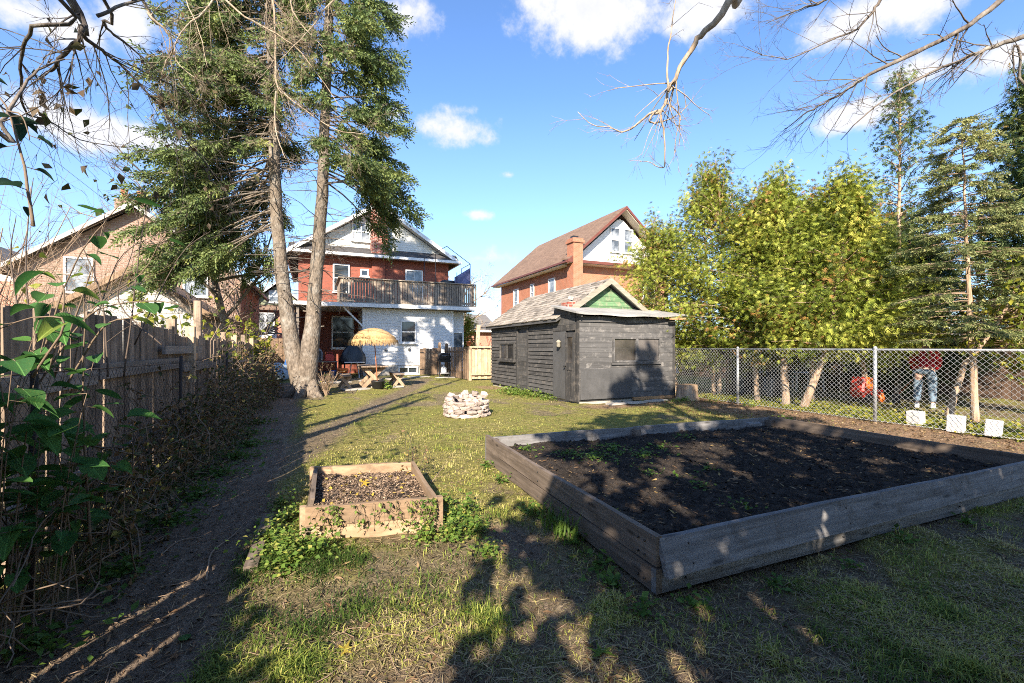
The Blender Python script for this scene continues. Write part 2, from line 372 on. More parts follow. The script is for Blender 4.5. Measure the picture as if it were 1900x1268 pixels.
M['roof_old'] = shingle('old_brown_shingle', (.24, .16, .11), (.15, .10, .075))
M['roof_grey'] = shingle('grey_shingle', (.2, .185, .17), (.14, .13, .12))
M['maroon'] = plain('brown_gutter', (.16, .055, .04), .45, .06, 3, bump=.03)
M['glass'] = glassmat('window_glass')
M['glass_pale'] = glassmat('curtained_glass', (.07, .08, .09), .1, (.30, .32, .34))
M['glass_brown'] = glassmat('dusty_shed_glass', (.03, .028, .026), .08, (.085, .075, .065))
M['screen'] = plain('dusty_screen', (.14, .125, .115), .55, .08, 6, bump=.1)
M['black'] = plain('black_plastic', (.018, .018, .019), .45, .2, 8, spec=.5)
M['black_tarp'] = plain('black_tarpaulin', (.02, .022, .025), .35, .3, 3, bump=.8, spec=.5)
M['metal_dark'] = plain('dark_metal', (.05, .05, .052), .4, .15, 10, metal=.6)
M['galv'] = plain('galvanised_steel', (.46, .465, .47), .5, .15, 14, metal=.5, c2=(.34, .345, .35))
M['wire_rust'] = plain('rusty_wire', (.05, .038, .032), .8, .2, 10)
M['orange'] = plain('orange_plastic', (.78, .16, .02), .45, .08, 5, bump=.03, spec=.5)
M['red'] = plain('red_plastic', (.48, .04, .025), .4, .08, 5, bump=.03, spec=.5)
M['blue'] = plain('blue_plastic', (.03, .12, .36), .45, .08, 5, bump=.03, spec=.5)
M['green_pl'] = plain('green_plastic', (.04, .23, .15), .45, .1, 5, bump=.03)
M['white_pl'] = plain('white_plastic', (.72, .72, .70), .4, .06, 5, bump=.03, spec=.5)
M['terra'] = plain('terracotta', (.48, .17, .09), .85, .15, 9)
M['bag'] = plain('pale_tarpaulin', (.46, .52, .55), .45, .12, 4, bump=.9, c2=(.30, .36, .40))
M['towel'] = plain('purple_blue_cloth', (.16, .17, .30), .9, .1, 7, bump=.4)
M['thatch'] = wood('dry_thatch', (.60, .40, .19), (.34, .20, .08), 'Z', rvar=.18, knots=False, grain=1.6)
M['bamboo'] = plain('reddish_pole', (.44, .17, .08), .6, .15, 8)
M['copper'] = plain('wheel_grey', (.2, .2, .2), .6)
M['red_cloth'] = plain('red_jacket', (.55, .018, .03), .85, .1, 9, bump=.5)
M['denim'] = plain('faded_jeans', (.12, .18, .25), .9, .15, 9, bump=.5, c2=(.20, .27, .34))
M['skin'] = plain('skin', (.55, .32, .23), .6, .05, 9, bump=.1)
M['cap'] = plain('grey_cap', (.42, .42, .42), .9, .1, 9)
M['shoe'] = plain('pale_shoe', (.68, .70, .72), .6, .1, 9)
M['car'] = plain('silver_white_paint', (.62, .66, .70), .3, .03, 3, bump=.0, spec=.6)
M['car_blue'] = plain('blue_car_paint', (.06, .16, .40), .3, .03, 3, bump=.0, spec=.6)
M['spruce_bark'] = barkmat('spruce_bark', (.235, .19, .145), (.085, .066, .05), 10, .45)
M['cedar_bark'] = barkmat('cedar_bark', (.46, .33, .22), (.25, .165, .105), 9, .12)
M['bark_dark'] = barkmat('dark_bark', (.10, .083, .07), (.045, .036, .03), 11, .3)
M['bark_grey'] = barkmat('grey_bark', (.20, .165, .135), (.09, .072, .06), 9, .3)
M['bark_warm'] = barkmat('warm_grey_bark', (.40, .31, .22), (.23, .17, .115), 12, .3, .4)
M['twig'] = plain('brown_twig', (.30, .21, .14), .85, .2, 9)
M['twig_dark'] = plain('dark_twig', (.12, .09, .07), .85, .2, 9)
M['stem'] = plain('shrub_stem', (.19, .135, .09), .75, .2, 12)
M['spruce'] = leafmat('spruce_needles', [(0, (.025, .042, .018)), (.3, (.075, .115, .038)), (.65, (.17, .215, .065)), (1, (.32, .33, .10))], .2)
M['blue_spruce'] = leafmat('young_spruce_needles', [(0, (.05, .075, .03)), (.5, (.19, .22, .075)), (1, (.40, .37, .15))], .15)
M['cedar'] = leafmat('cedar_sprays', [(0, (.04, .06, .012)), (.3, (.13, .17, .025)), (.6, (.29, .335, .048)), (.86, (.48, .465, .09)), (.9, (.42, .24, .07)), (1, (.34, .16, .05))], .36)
M['cedar_dark'] = leafmat('dark_cedar_sprays', [(0, (.015, .03, .012)), (.5, (.06, .10, .03)), (.9, (.17, .21, .055)), (1, (.22, .15, .05))], .2)  # cedar greens darkened; the back row's shade is in this colour
M['shade_leaf'] = leafmat('brown_hanging_leaf', [(0, (.05, .035, .02)), (.5, (.10, .065, .03)), (1, (.05, .08, .02))], .2)
M['lime_leaf'] = leafmat('yellow_green_leaf', [(0, (.07, .10, .015)), (.5, (.22, .26, .035)), (1, (.42, .36, .05))], .4)
M['vine_leaf'] = leafmat('vine_leaf', [(0, (.04, .06, .018)), (.4, (.075, .09, .028)), (.55, (.16, .10, .05)), (.9, (.27, .165, .085)), (1, (.34, .30, .05))], .25)
M['ivy'] = leafmat('ground_ivy_leaf', [(0, (.06, .12, .02)), (.5, (.13, .21, .035)), (.85, (.26, .32, .07)), (1, (.38, .34, .08))], .35)
M['big_leaf'] = leafobj('broad_green_leaf', (.045, .14, .035), (.10, .23, .05), (.14, .18, .045))
M['pale_leaf'] = leafobj('pale_green_leaf', (.12, .22, .03), (.26, .32, .06), (.20, .16, .05), trans=.45)
M['dark_leaf'] = leafobj('dark_hanging_leaf', (.018, .045, .03), (.03, .07, .04))
M['dead_leaf'] = leafobj('dead_leaf', (.26, .14, .07), (.42, .28, .16))
M['yellow_leaf'] = leafobj('yellow_maple_leaf', (.55, .36, .04), (.62, .48, .08), (.35, .2, .04))
M['grass'] = leafmat('grass_blades', [(0, (.045, .085, .014)), (.3, (.13, .185, .03)), (.55, (.34, .36, .07)), (.78, (.50, .45, .13)), (1, (.50, .41, .19))], .3, .6)
M['litter'] = leafmat('leaf_litter', [(0, (.05, .035, .022)), (.4, (.16, .09, .045)), (.7, (.34, .23, .12)), (.9, (.50, .34, .06)), (1, (.12, .2, .03))], .2)
M['thatch_straw'] = leafmat('dead_grass_straw', [(0, (.10, .07, .04)), (.5, (.25, .185, .10)), (.85, (.42, .33, .18)), (1, (.16, .17, .05))], .15)
M['chips'] = leafmat('wood_chips', [(0, (.07, .045, .03)), (.5, (.22, .15, .10)), (1, (.42, .31, .22))], .05)
# the ground: soil, worn path and thatch under the grass, mixed by masks the sheet carries
m, nt = newmat('earth'); M['earth'] = m
tc = N(nt, 'ShaderNodeTexCoord'); v = N(nt, 'ShaderNodeNewGeometry').outputs['Position']
a = N(nt, 'ShaderNodeAttribute', attribute_name='mask'); s = N(nt, 'ShaderNodeSeparateColor', {0: a.outputs['Color']})
n1 = noise(nt, v, 1.3, 6, .65); n2 = noise(nt, v, 9, 6, .7); n3 = noise(nt, v, 46, 5, .75)
vs = N(nt, 'ShaderNodeMapping', {'Vector': v, 'Rotation': (0, 0, R(-25)), 'Scale': (9, 2.4, 4)}).outputs[0]; n4 = noise(nt, vs, 1.6, 7, .72, .8)
dirt = MIX(nt, RAMP(nt, n4, [(.36, 0), (.66, 1)]), (.15, .108, .075), (.37, .285, .21))
dirt = MIX(nt, RAMP(nt, n1, [(.42, 0), (.62, 1)]), dirt, MIX(nt, n2, (.17, .12, .082), (.30, .22, .155)))
warm = MIX(nt, RAMP(nt, n2, [(.38, 0), (.66, 1)]), (.30, .185, .105), (.44, .30, .19))
warm = MIX(nt, RAMP(nt, n1, [(.45, 0), (.7, .7)]), warm, (.24, .17, .10))
turf = MIX(nt, RAMP(nt, n2, [(.35, 0), (.7, 1)]), (.20, .175, .05), (.42, .37, .12))
turf = MIX(nt, RAMP(nt, n1, [(.45, 0), (.65, .55)]), turf, MIX(nt, n3, (.13, .17, .03), (.36, .36, .08)))
col = MIX(nt, s.outputs[0], turf, dirt); col = MIX(nt, s.outputs[1], col, warm)
n5 = noise(nt, v, 170, 3, .8); col = hsvvar(nt, hsvvar(nt, col, RAMP(nt, n3, [(.3, 0), (.7, 1)]), .5), RAMP(nt, n5, [(.32, 0), (.68, 1)]), .55)
crk = N(nt, 'ShaderNodeTexVoronoi', {'Vector': N(nt, 'ShaderNodeVectorMath', {0: v, 1: N(nt, 'ShaderNodeVectorMath', {0: N(nt, 'ShaderNodeTexNoise', {'Vector': v, 'Scale': 7.0}).outputs[1], 1: (.12, .12, .12)}, operation='MULTIPLY').outputs[0]}, operation='ADD').outputs[0], 'Scale': 13.0}).outputs[0]
finish(nt, col, .95, MATH(nt, 'ADD', MATH(nt, 'ADD', MATH(nt, 'ADD', n3, MATH(nt, 'MULTIPLY', n5, .35)), MATH(nt, 'MULTIPLY', n2, 1.5)), MATH(nt, 'SUBTRACT', n4, MATH(nt, 'MULTIPLY', crk, .7))), 1.0, .045, spec=.12)
m, nt = newmat('black_soil'); M['soil'] = m
v = N(nt, 'ShaderNodeNewGeometry').outputs['Position']; n2 = noise(nt, v, 14, 7, .75); n3 = noise(nt, v, 70, 4, .7); n1 = noise(nt, v, 1.6, 4)
col = MIX(nt, RAMP(nt, n2, [(.38, 0), (.72, 1)]), (.034, .028, .024), (.088, .072, .060)); col = MIX(nt, RAMP(nt, n1, [(.5, 0), (.7, .5)]), col, (.095, .073, .055))
finish(nt, hsvvar(nt, col, n3, .5), .95, MATH(nt, 'ADD', n3, MATH(nt, 'MULTIPLY', n2, 2)), 1.0, .03, spec=.1)
# ------------------------------------------------------------ the ground: one sheet, fine near the yard, out to the horizon
def spans(*s):
    out = []
    for a, b, st in s: out += list(np.arange(a, b, st))
    return np.array(out)
GX = np.concatenate([[-900, -300, -120, -60, -40], spans((-30, -8, 2.0), (-8, -2.6, .4), (-2.6, 7.6, .06), (7.6, 12, .12), (12, 24, .5), (24, 44, 2)), [44, 60, 120, 300, 900]])
GY = np.concatenate([[-900, -300, -100, -40, -20], spans((-12, -1, 1.0), (-1, 8.5, .06), (8.5, 19, .15), (19, 30, .4), (30, 60, 2)), [60, 80, 120, 300, 900]])
BIGBED = [(1.78, 2.05), (6.62, 2.03), (6.60, 5.02), (1.96, 5.34)]
def seg_d(x, y, pts):
    d = np.full(np.shape(x), 1e9)
    for (ax, ay), (bx, by) in zip(pts[:-1], pts[1:]):
        t = np.clip(((x - ax) * (bx - ax) + (y - ay) * (by - ay)) / ((bx - ax) ** 2 + (by - ay) ** 2), 0, 1)
        d = np.minimum(d, np.hypot(x - ax - t * (bx - ax), y - ay - t * (by - ay)))
    return d
def path_mask(x, y):
    w = .35 * (fbm(x * 1.1, y * .7, 3) - .5) + .16 * (fbm(x * 5, y * 3, 9) - .5)
    p = 1 - sstep(seg_d(x, y, [(-.75, -4), (-.85, 3), (-.72, 7), (-.75, 12), (-1.0, 20)]) + w, .34, .62)
    p2 = (1 - sstep(seg_d(x, y, [(-.55, 5.5), (.3, 8.7), (1.7, 12.4), (3.0, 15.6), (4.7, 20.5)]) + w, .16, .48)) * .85
    p3 = 1 - sstep(np.hypot((x - 1.35) * 1.7, (y - 3.1)) + w * 1.3, .25, .62)
    p4 = 1 - sstep(np.hypot((x - .35), (y - 1.75) * 1.2) + w * 1.5, .25, .75)
    p5 = 1 - sstep(np.hypot((x - 1.6), (y - 1.45) * 1.6) + w * 1.5, .12, .5)
    p6 = (1 - sstep(np.hypot((x - 1.5) * .9, (y - 20) * .7) + w * 2, 1.6, 2.8)) * .8
    nr = (1 - sstep(y - .25 * x, 1.7, 3.6)) * sstep(fbm(x * 1.5, y * 1.5, 17) + .3 * (fbm(x * 6, y * 6, 18) - .5), .43, .56) * .88
    md = sstep(fbm(x * .9, y * .7, 19) + .25 * (fbm(x * 5, y * 5, 20) - .5), .60, .70) * .7
    return np.clip(np.maximum.reduce([p, p2, p3, p4, p5, p6, nr, md]), 0, 1)
def warm_mask(x, y):
    w = 1.2 * (fbm(x * .8, y * .8, 21) - .5) + .5 * (fbm(x * 3, y * 3, 22) - .5)
    a = sstep(x + w - .16 * (y - 3), 6.9, 7.9) * (1 - sstep(x, 9.7, 10.6)) * (1 - sstep(y, 10.2, 11))
    b = (1 - sstep(np.abs(y - 9.2 + w * .4), .15, .5)) * sstep(x, 5.6, 6.4) * (1 - sstep(x, 9.5, 10))
    c = (1 - sstep(np.hypot(x - 5.6, (y - 15) * .5) + w * .4, .25, .6)) * .8
    return np.clip(np.maximum.reduce([a, b, c]), 0, 1)
def gz(x, y):
    p = path_mask(x, y); w = warm_mask(x, y)
    near = 1 - sstep(np.hypot(x, y), 28, 45)
    z = .05 * (fbm(x * .6, y * .6, 31) - .5) + .030 * (fbm(x * 2.6, y * 2.6, 32) - .5)
    z = z + (p * .6 + w * .4 + .15) * (.036 * (fbm(x * 7, y * 5, 33) - .5) + .016 * (fbm(x * 17, y * 15, 34) - .5)) - .03 * p
    return z * near
xx, yy = np.meshgrid(GX, GY); zz = gz(xx, yy)
V = np.stack([xx.ravel(), yy.ravel(), zz.ravel()], 1); nx = len(GX)
ii, jj = np.meshgrid(np.arange(nx - 1), np.arange(len(GY) - 1)); q = (jj * nx + ii).ravel()
F = np.stack([q, q + 1, q + nx + 1, q + nx], 1)
pm = path_mask(xx, yy).ravel(); wm = warm_mask(xx, yy).ravel()
far = sstep(np.hypot(xx, yy).ravel(), 30, 60)
MASK = np.stack([pm * (1 - far), wm * (1 - far), far], 1)
fm = pm[F].mean(1); fw = wm[F].mean(1); fd = np.hypot(V[F].mean(1)[:, 0], V[F].mean(1)[:, 1])
kind = np.where((fm > .5) & (fd < 26) & ((V[F].mean(1)[:, 0] < .2) | (V[F].mean(1)[:, 1] > 5)), 1, np.where((fw > .5) & (fd < 26), 2, 0))
for k, nm in enumerate(('lawn', 'dirt_path', 'bare_earth')):
    f = F[kind == k]; u, inv = np.unique(f, return_inverse=True)
    o = npmesh(nm, V[u], inv.reshape(-1, 4), M['earth'], attr={'mask': MASK[u]}, smooth=True, org=(0, 0, 0)); tag(o, kind='structure')

# ------------------------------------------------------------ grass blades
def inside(x, y, poly, grow=0.0):
    c = np.mean(poly, 0); P = [((a - c[0]) * (1 + grow) + c[0], (b - c[1]) * (1 + grow) + c[1]) for a, b in poly]
    r = np.ones(np.shape(x), bool)
    for (ax, ay), (bx, by) in zip(P, P[1:] + P[:1]): r &= (bx - ax) * (y - ay) - (by - ay) * (x - ax) > 0
    return r
SMALLBED = [(-.05, 3.62), (.88, 3.46), (.94, 4.64), (-.02, 4.86)]
SHED = [(5.9, 9.7), (9.1, 9.7), (9.1, 15.8), (5.9, 15.8)]
rng = np.random.default_rng(11)
def grass(n, dmin, dmax, h0, w0, seed):
    rg = np.random.default_rng(seed)
    nc = n // 14; D = 1 / rg.uniform(1 / dmax, 1 / dmin, nc); X = rg.uniform(-1.25, 1.25, nc) * D
    D = np.repeat(D, 14); X = np.repeat(X, 14); n = len(D); sp = (.016 + .011 * D)
    x = X * CA + D * SA + rg.normal(0, 1, n) * sp; y = -X * SA + D * CA + rg.normal(0, 1, n) * sp
    cl = np.repeat(rg.random(nc), 14)
    dens = (1 - path_mask(x, y)) * (1 - .93 * warm_mask(x, y))
    patch = fbm(x * 1.7, y * 1.7, 51); fine = fbm(x * 6, y * 6, 52)
    shade = 1 - sstep(y - .35 * x, .9, 2.4)
    thin = .15 + .85 * sstep(patch + .5 * (fine - .5), .34, .56)
    keep = (rg.random(n) < dens * thin) & (x > -1.15) & (x < 19) & (y < 22.6) & ~inside(x, y, BIGBED, .01) & ~inside(x, y, SMALLBED, .03) & ~inside(x, y, SHED)
    keep &= ~((x > 9.55) & (rg.random(n) < .5)) & ~((x > 6) & (y > 16.5)) & (np.hypot(x + .29, y - 14.5) > .45)
    x, y, D, patch, fine, cl = x[keep], y[keep], D[keep], patch[keep], fine[keep], cl[keep]; K = len(x)
    z = gz(x, y)
    clump = sstep(fbm(x * 2.3, y * 2.3, 55), .5, .75)
    h = h0 * rg.uniform(.4, 1.2, K) * (.5 + .8 * clump + .45 * cl ** 2); wd = w0 * rg.uniform(.7, 1.4, K) * (1 + D / 9)
    az = rg.uniform(0, 6.283, K); lean = rg.uniform(.2, 1.6, K)
    d = np.stack([np.cos(az), np.sin(az)], 1); s = np.stack([-d[:, 1], d[:, 0]], 1)
    b = np.stack([x, y, z - .006], 1)
    mid = b.copy(); mid[:, :2] += d * (h * lean * .35)[:, None]; mid[:, 2] += h * .62
    tip = b.copy(); tip[:, :2] += d * (h * lean)[:, None]; tip[:, 2] += h * (1.05 - .45 * lean)
    s3 = np.concatenate([s, np.zeros((K, 1))], 1) * wd[:, None]
    VV = np.stack([b - s3 * .5, b + s3 * .5, mid - s3 * .42, mid + s3 * .42, tip], 1).reshape(-1, 3)
    k5 = np.arange(K) * 5
    T = np.concatenate([np.stack([k5, k5 + 1, k5 + 3], 1), np.stack([k5, k5 + 3, k5 + 2], 1), np.stack([k5 + 2, k5 + 3, k5 + 4], 1)])
    dry = fbm(x * .9, y * .9, 56); val = np.clip(.46 + 1.5 * (dry - .48) + .26 * (rg.random(K) - .5) + .42 * (cl - .5) - .36 * clump + .22 * (rg.random(K) < .14), 0, 1)
    return VV, T, np.repeat(val, 5)
for nm, a in (('lawn_grass', (500000, 1.15, 24, .05, .0034, 1)),):
    VV, T, val = grass(*a)
    tag(npmesh(nm, VV, T, M['grass'], attr={'v': val}, org=(0, 0, 0)), 'short patchy autumn lawn grass between the garden beds', 'grass', kind='stuff')

# ------------------------------------------------------------ scattered small leaves, straw and sticks
LEAF_T = np.array([[0, 0, 0], [.42, -.28, .10], [.42, .28, .10], [1, 0, -.05], [.48, 0, 0.0]])
LEAF_F = np.array([[0, 1, 4], [0, 4, 2], [1, 3, 4], [4, 3, 2]])
def litter(n, region, size, seed, zf=None, zoff=.006, tilt=.5, elong=1.0):
    rg = np.random.default_rng(seed); x, y = region(rg, n); K = len(x)
    z = (gz(x, y) if zf is None else zf(x, y)) + zoff
    az = rg.uniform(0, 6.283, K)
    d = np.stack([np.cos(az), np.sin(az), rg.normal(0, tilt * .5, K)], 1)
    return scatter(LEAF_T * np.array([elong, 1 / elong, 1]), LEAF_F, np.stack([x, y, z], 1), frames(d, roll=rg.normal(0, tilt, K)), size * rg.uniform(.5, 1.3, K)), np.repeat(rg.random(K), len(LEAF_T))
def reg_near(rg, n):
    D = 1 / rg.uniform(1 / 16, 1 / 1.2, n); X = rg.uniform(-1.2, 1.2, n) * D; x = X * CA + D * SA; y = -X * SA + D * CA
    k = (x > -1.4) & (x < 9.6) & ~inside(x, y, BIGBED, .01) & ~inside(x, y, SMALLBED, .03) & ~inside(x, y, SHED); return x[k], y[k]
def reg_right(rg, n):
    x = 9.75 + np.abs(rg.normal(0, 1.1, n)); y = rg.uniform(2.2, 10, n); return x, y
def reg_strip(rg, n): return rg.uniform(6.9, 9.7, n), rg.uniform(2.5, 9.4, n)
(Va, Fa), va = litter(5200, reg_near, .036, 61, elong=1.5)
(Vb, Fb), vb = litter(4500, reg_strip, .045, 62)
tag(npmesh('leaf_litter', np.concatenate([Va, Vb]), np.concatenate([Fa, Fb + len(Va)]), M['litter'], attr={'v': np.concatenate([va, vb]) * .78}, org=(0, 0, 0)),
    'small dry leaf scraps scattered over grass and dirt', 'leaf litter', kind='stuff')
(Vc, Fc), vc = litter(9000, reg_right, .075, 63, tilt=.8, zoff=.03)
tag(npmesh('leaf_litter', Vc, Fc, M['lime_leaf'], attr={'v': vc ** .7}, org=(9.8, 6, 0)), 'yellow and green fallen leaves banked behind the chain link fence', 'leaf litter', kind='stuff')
sm = MB(); rp = random.Random(8)
for k in range(420):
    D = 1 / rp.uniform(1 / 12, 1 / 1.25); X = rp.uniform(-1.15, 1.15) * D; x = X * CA + D * SA; y = -X * SA + D * CA
    if not (-1.35 < x < 9.3) or inside(np.array(x), np.array(y), BIGBED, .02) or inside(np.array(x), np.array(y), SMALLBED, .05) or inside(np.array(x), np.array(y), SHED, .02): continue
    L = rp.uniform(.05, .22); a = rp.uniform(0, 6.28); z = float(gz(np.array(x), np.array(y))) + .008
    sm.tube([(x, y, z), (x + math.cos(a) * L * .5, y + math.sin(a) * L * .5, z + rp.uniform(0, .02)), (x + math.cos(a + .3) * L, y + math.sin(a + .3) * L, z)], [.0028, .0026, .0015], 3, False)
tag(sm.build('twig_litter', M['twig'], org=(0, 0, 0)), 'thin broken twigs strewn over the ground', 'twigs', kind='stuff')
rgn = np.random.default_rng(71)                               # crumbs and clods of trodden earth
n = 26000; D = 1 / rgn.uniform(1 / 11, 1 / 1.2, n); X = rgn.uniform(-1.2, 1.2, n) * D; x = X * CA + D * SA; y = -X * SA + D * CA
k = (rgn.random(n) < np.maximum(path_mask(x, y), warm_mask(x, y)) ** 2) & (x > -1.55) & (x < 9.5) & ~inside(x, y, BIGBED, .01) & ~inside(x, y, SMALLBED, .03) & ~inside(x, y, SHED); x, y = x[k], y[k]; n = len(x)
CLOD_V = np.array([[1, 0, 0], [-.9, .2, 0], [.1, .8, 0], [-.1, -.9, 0], [.1, 0, .7], [0, 0, -.6]]); CLOD_F = np.array([[0, 2, 4], [2, 1, 4], [1, 3, 4], [3, 0, 4]])
V, F = scatter(CLOD_V, CLOD_F, np.stack([x, y, gz(x, y)], 1), frames(rgn.normal(0, 1, (n, 3)) * np.array([1, 1, .3])), np.abs(rgn.normal(0, .008, n)) + .003)
tag(npmesh('soil_clods', V, F, M['earth'], attr={'mask': np.repeat(np.stack([1 - warm_mask(x, y), warm_mask(x, y), 0 * x], 1), 6, 0)}, org=(0, 0, 0)), 'small crumbs of dry trodden earth on the path and bare patches', 'soil', kind='stuff')
rgn = np.random.default_rng(72)                               # matted dead grass lying on the soil
n = 120000; D = 1 / rgn.uniform(1 / 9, 1 / 1.2, n); X = rgn.uniform(-1.2, 1.2, n) * D; x = X * CA + D * SA; y = -X * SA + D * CA
pmk = path_mask(x, y); k = (rgn.random(n) < np.where(x > -.45, 1 - .72 * pmk, .05 + .3 * (1 - pmk)) * (.35 + .65 * sstep(fbm(x * 3, y * 3, 77), .35, .6))) & (x > -1.3) & (x < 9.5) & ~inside(x, y, BIGBED, .01) & ~inside(x, y, SMALLBED, .03) & ~inside(x, y, SHED)
x, y, D = x[k], y[k], D[k]; n = len(x); az_ = rgn.uniform(0, 6.283, n); ST_V = np.array([[0, -.5, 0], [0, .5, 0], [.5, .45, .12], [.5, -.45, .12], [1, 0, 0]]); 
sc = np.stack([rgn.uniform(.03, .085, n), .0028 * (1 + D / 6), rgn.uniform(.0, .09, n)], 1)
V, F = scatter(ST_V, np.array([[0, 1, 2], [0, 2, 3], [3, 2, 4]]), np.stack([x, y, gz(x, y) + .007], 1), frames(np.stack([np.cos(az_), np.sin(az_), rgn.normal(.03, .08, n)], 1), roll=rgn.normal(0, .3, n)), sc)
tag(npmesh('dead_grass', V, F, M['thatch_straw'], attr={'v': np.repeat(rgn.random(n), 5)}, org=(0, 0, 0)), 'matted dead grass and straw lying between the living grass', 'dead grass', kind='stuff')
# ------------------------------------------------------------ building helpers
def window(parent, x, y, z0, z1, w, face='-Y', glass='glass', frame='white', fr=.07, sash=True, cols=1, depth=.08, sill=True, name='window'):
    "a framed window on a wall facing -Y (x is its middle) or -X (x is its middle along Y, y the wall's x)"
    def bx(mb, u0, u1, d0, d1, a, b):
        if face == '-Y': mb.bx(u0, u1, y - d1, y - d0, a, b)
        else: mb.bx(y - d1, y - d0, u0, u1, a, b)
    f = MB(); u0, u1 = x - w / 2, x + w / 2
    bx(f, u0, u0 + fr, -.02, depth, z0, z1); bx(f, u1 - fr, u1, -.02, depth, z0, z1)
    bx(f, u0 + fr, u1 - fr, -.02, depth - .002, z1 - fr, z1); bx(f, u0 + fr, u1 - fr, -.02, depth - .002, z0, z0 + fr)
    fo = f.build(name, M[frame], parent)
    zs = [z0 + fr, z1 - fr]
    if sash: zs = [z0 + fr, (z0 + z1) / 2, z1 - fr]
    us = np.linspace(u0 + fr, u1 - fr, cols + 1)
    for i in range(len(zs) - 1):
        for k in range(cols):
            p = MB(); bx(p, us[k] + .008, us[k + 1] - .008, .004 + .012 * i, .012 + .012 * i, zs[i] + .008, zs[i + 1] - .008); p.build('pane', M[glass], fo)
    if sash: r = MB(); bx(r, u0 + fr, u1 - fr, .002, depth * .7, (z0 + z1) / 2 - .025, (z0 + z1) / 2 + .025); r.build('sash_rail', M[frame], fo)
    for k in range(1, cols): r = MB(); bx(r, us[k] - .02, us[k] + .02, .002, depth * .65, z0 + fr, z1 - fr); r.build('mullion', M[frame], fo)
    if sill: r = MB(); bx(r, u0 - .05, u1 + .05, -.02, depth + .05, z0 - .06, z0 - .002); r.build('sill', M[frame], fo)
    return fo
def siding(parent, mat, x0, x1, y, z0, z1, h, holes=(), name='siding_board', tri=None, lap=.018):
    "lapped boards on a wall facing -Y; tri=(peak_x, peak_z, slope) clips them to a gable"
    z = z0
    while z < z1 - .01:
        zb = min(z + h, z1); a0, a1, b0, b1 = x0, x1, x0, x1
        if tri:
            px_, pz, sl = tri; k0 = (pz - z) / sl; k1 = max((pz - zb) / sl, .01)
            a0, a1, b0, b1 = max(x0, px_ - k0), min(x1, px_ + k0), max(x0, px_ - k1), min(x1, px_ + k1)
        m = MB(); m.add([(a0, y - lap, z), (a1, y - lap, z), (b1, y - .004, zb), (b0, y - .004, zb), (a0, y + .02, z), (a1, y + .02, z), (b1, y + .02, zb), (b0, y + .02, zb)],
                        [(0, 1, 2, 3), (0, 4, 5, 1), (3, 2, 6, 7), (0, 3, 7, 4), (1, 5, 6, 2), (4, 7, 6, 5)])
        m.build(name, mat, parent); z = zb
def gable_roof(parent, mat, x0, x1, xr, ze, zr, y0, y1, t=.14, fascia='white', fw=.18, soffit=None, name='roof'):
    "two slopes with the ridge along Y; returns the roof part"
    m = MB()
    for xe in (x0, x1): m.prism([(xe, y0, ze), (xr, y0, zr), (xr, y0, zr - t), (xe, y0, ze - t)], (0, y1 - y0, 0))
    ro = m.build(name, M[mat], parent)
    for xe in (x0, x1):
        f = MB(); f.prism([(xe, y0 - .03, ze - .015), (xr, y0 - .03, zr - .015), (xr, y0 - .03, zr - fw), (xe, y0 - .03, ze - fw)], (0, .028, 0)); f.build('rake_board', M[fascia], ro)
        g = MB(); sx = -1 if xe < xr else 1; g.bx(min(xe, xe + sx * .1), max(xe, xe + sx * .1), y0, y1, ze - .13, ze - .01); g.build('gutter', M[fascia], ro)
    return ro

# ------------------------------------------------------------ the red brick house at the end of the yard
H = thing('brick_house', (3.3, 26.5, 0), 'red painted brick house with white gable and deck behind the spruce', 'house')
MB().bx(-.7, 7.4, 26.5, 38, -.1, 6.36).build('wall', M['brick_red'], H)
g = MB(); g.prism([(-.6, 26.52, 6.36), (7.3, 26.52, 6.36), (3.35, 26.52, 9.1)], (0, 11.3, 0)); g.build('gable_wall', M['siding_warm'], H)
siding(H, M['siding_warm'], -.4, 7.1, 26.51, 6.86, 9.0, .13, tri=(3.35, 9.16, .64))
rf = gable_roof(H, 'roof_dark', -1.25, 7.95, 3.35, 6.45, 9.42, 25.95, 38.4, fw=.24)
for xe in (-1.18, 7.88):
    s = MB(); s.prism([(xe, 25.99, 6.30), (3.35, 25.99, 9.265), (3.35, 25.99, 9.23), (xe, 25.99, 6.265)], (0, .5, 0)); s.build('soffit', M['grey_white'], rf)
pt = MB(); pt.prism([(-1.15, 25.86, 6.46), (-1.15, 26.5, 6.90), (-1.15, 26.5, 6.82), (-1.15, 25.86, 6.40)], (9.0, 0, 0)); pr = pt.build('pent_roof', M['roof_dark'], H)
MB().bx(-1.2, 7.9, 25.76, 25.855, 6.30, 6.44).build('gutter', M['white'], pr)
MB().bx(-1.15, 7.85, 25.86, 26.49, 6.362, 6.392).build('soffit', M['grey_white'], pr)
ch = MB(); ch.bx(2.92, 3.80, 25.93, 26.6, 6.55, 10.2); cho = ch.build('chimney', M['brick_dark'], H)
MB().bx(2.86, 3.86, 25.87, 26.66, 10.2, 10.36).build('chimney_cap', M['brick_dark'], cho)
MB().bx(3.0, 3.72, 26.38, 26.497, 3.6, 6.36).build('chimney_breast', M['brick_red'], H)
window(H, 1.42, 26.5, 4.4, 5.92, .86, glass='glass')
window(H, 2.62, 26.5, 5.32, 5.72, .42, sash=False)
window(H, 5.35, 26.5, 3.75, 5.85, 1.0, glass='glass_pale', cols=2, sill=False, name='balcony_door')
window(H, 2.45, 26.48, 7.25, 8.3, .98, glass='glass_pale', cols=2)
window(H, 1.5, 26.5, 1.35, 3.1, 1.15, glass='glass')
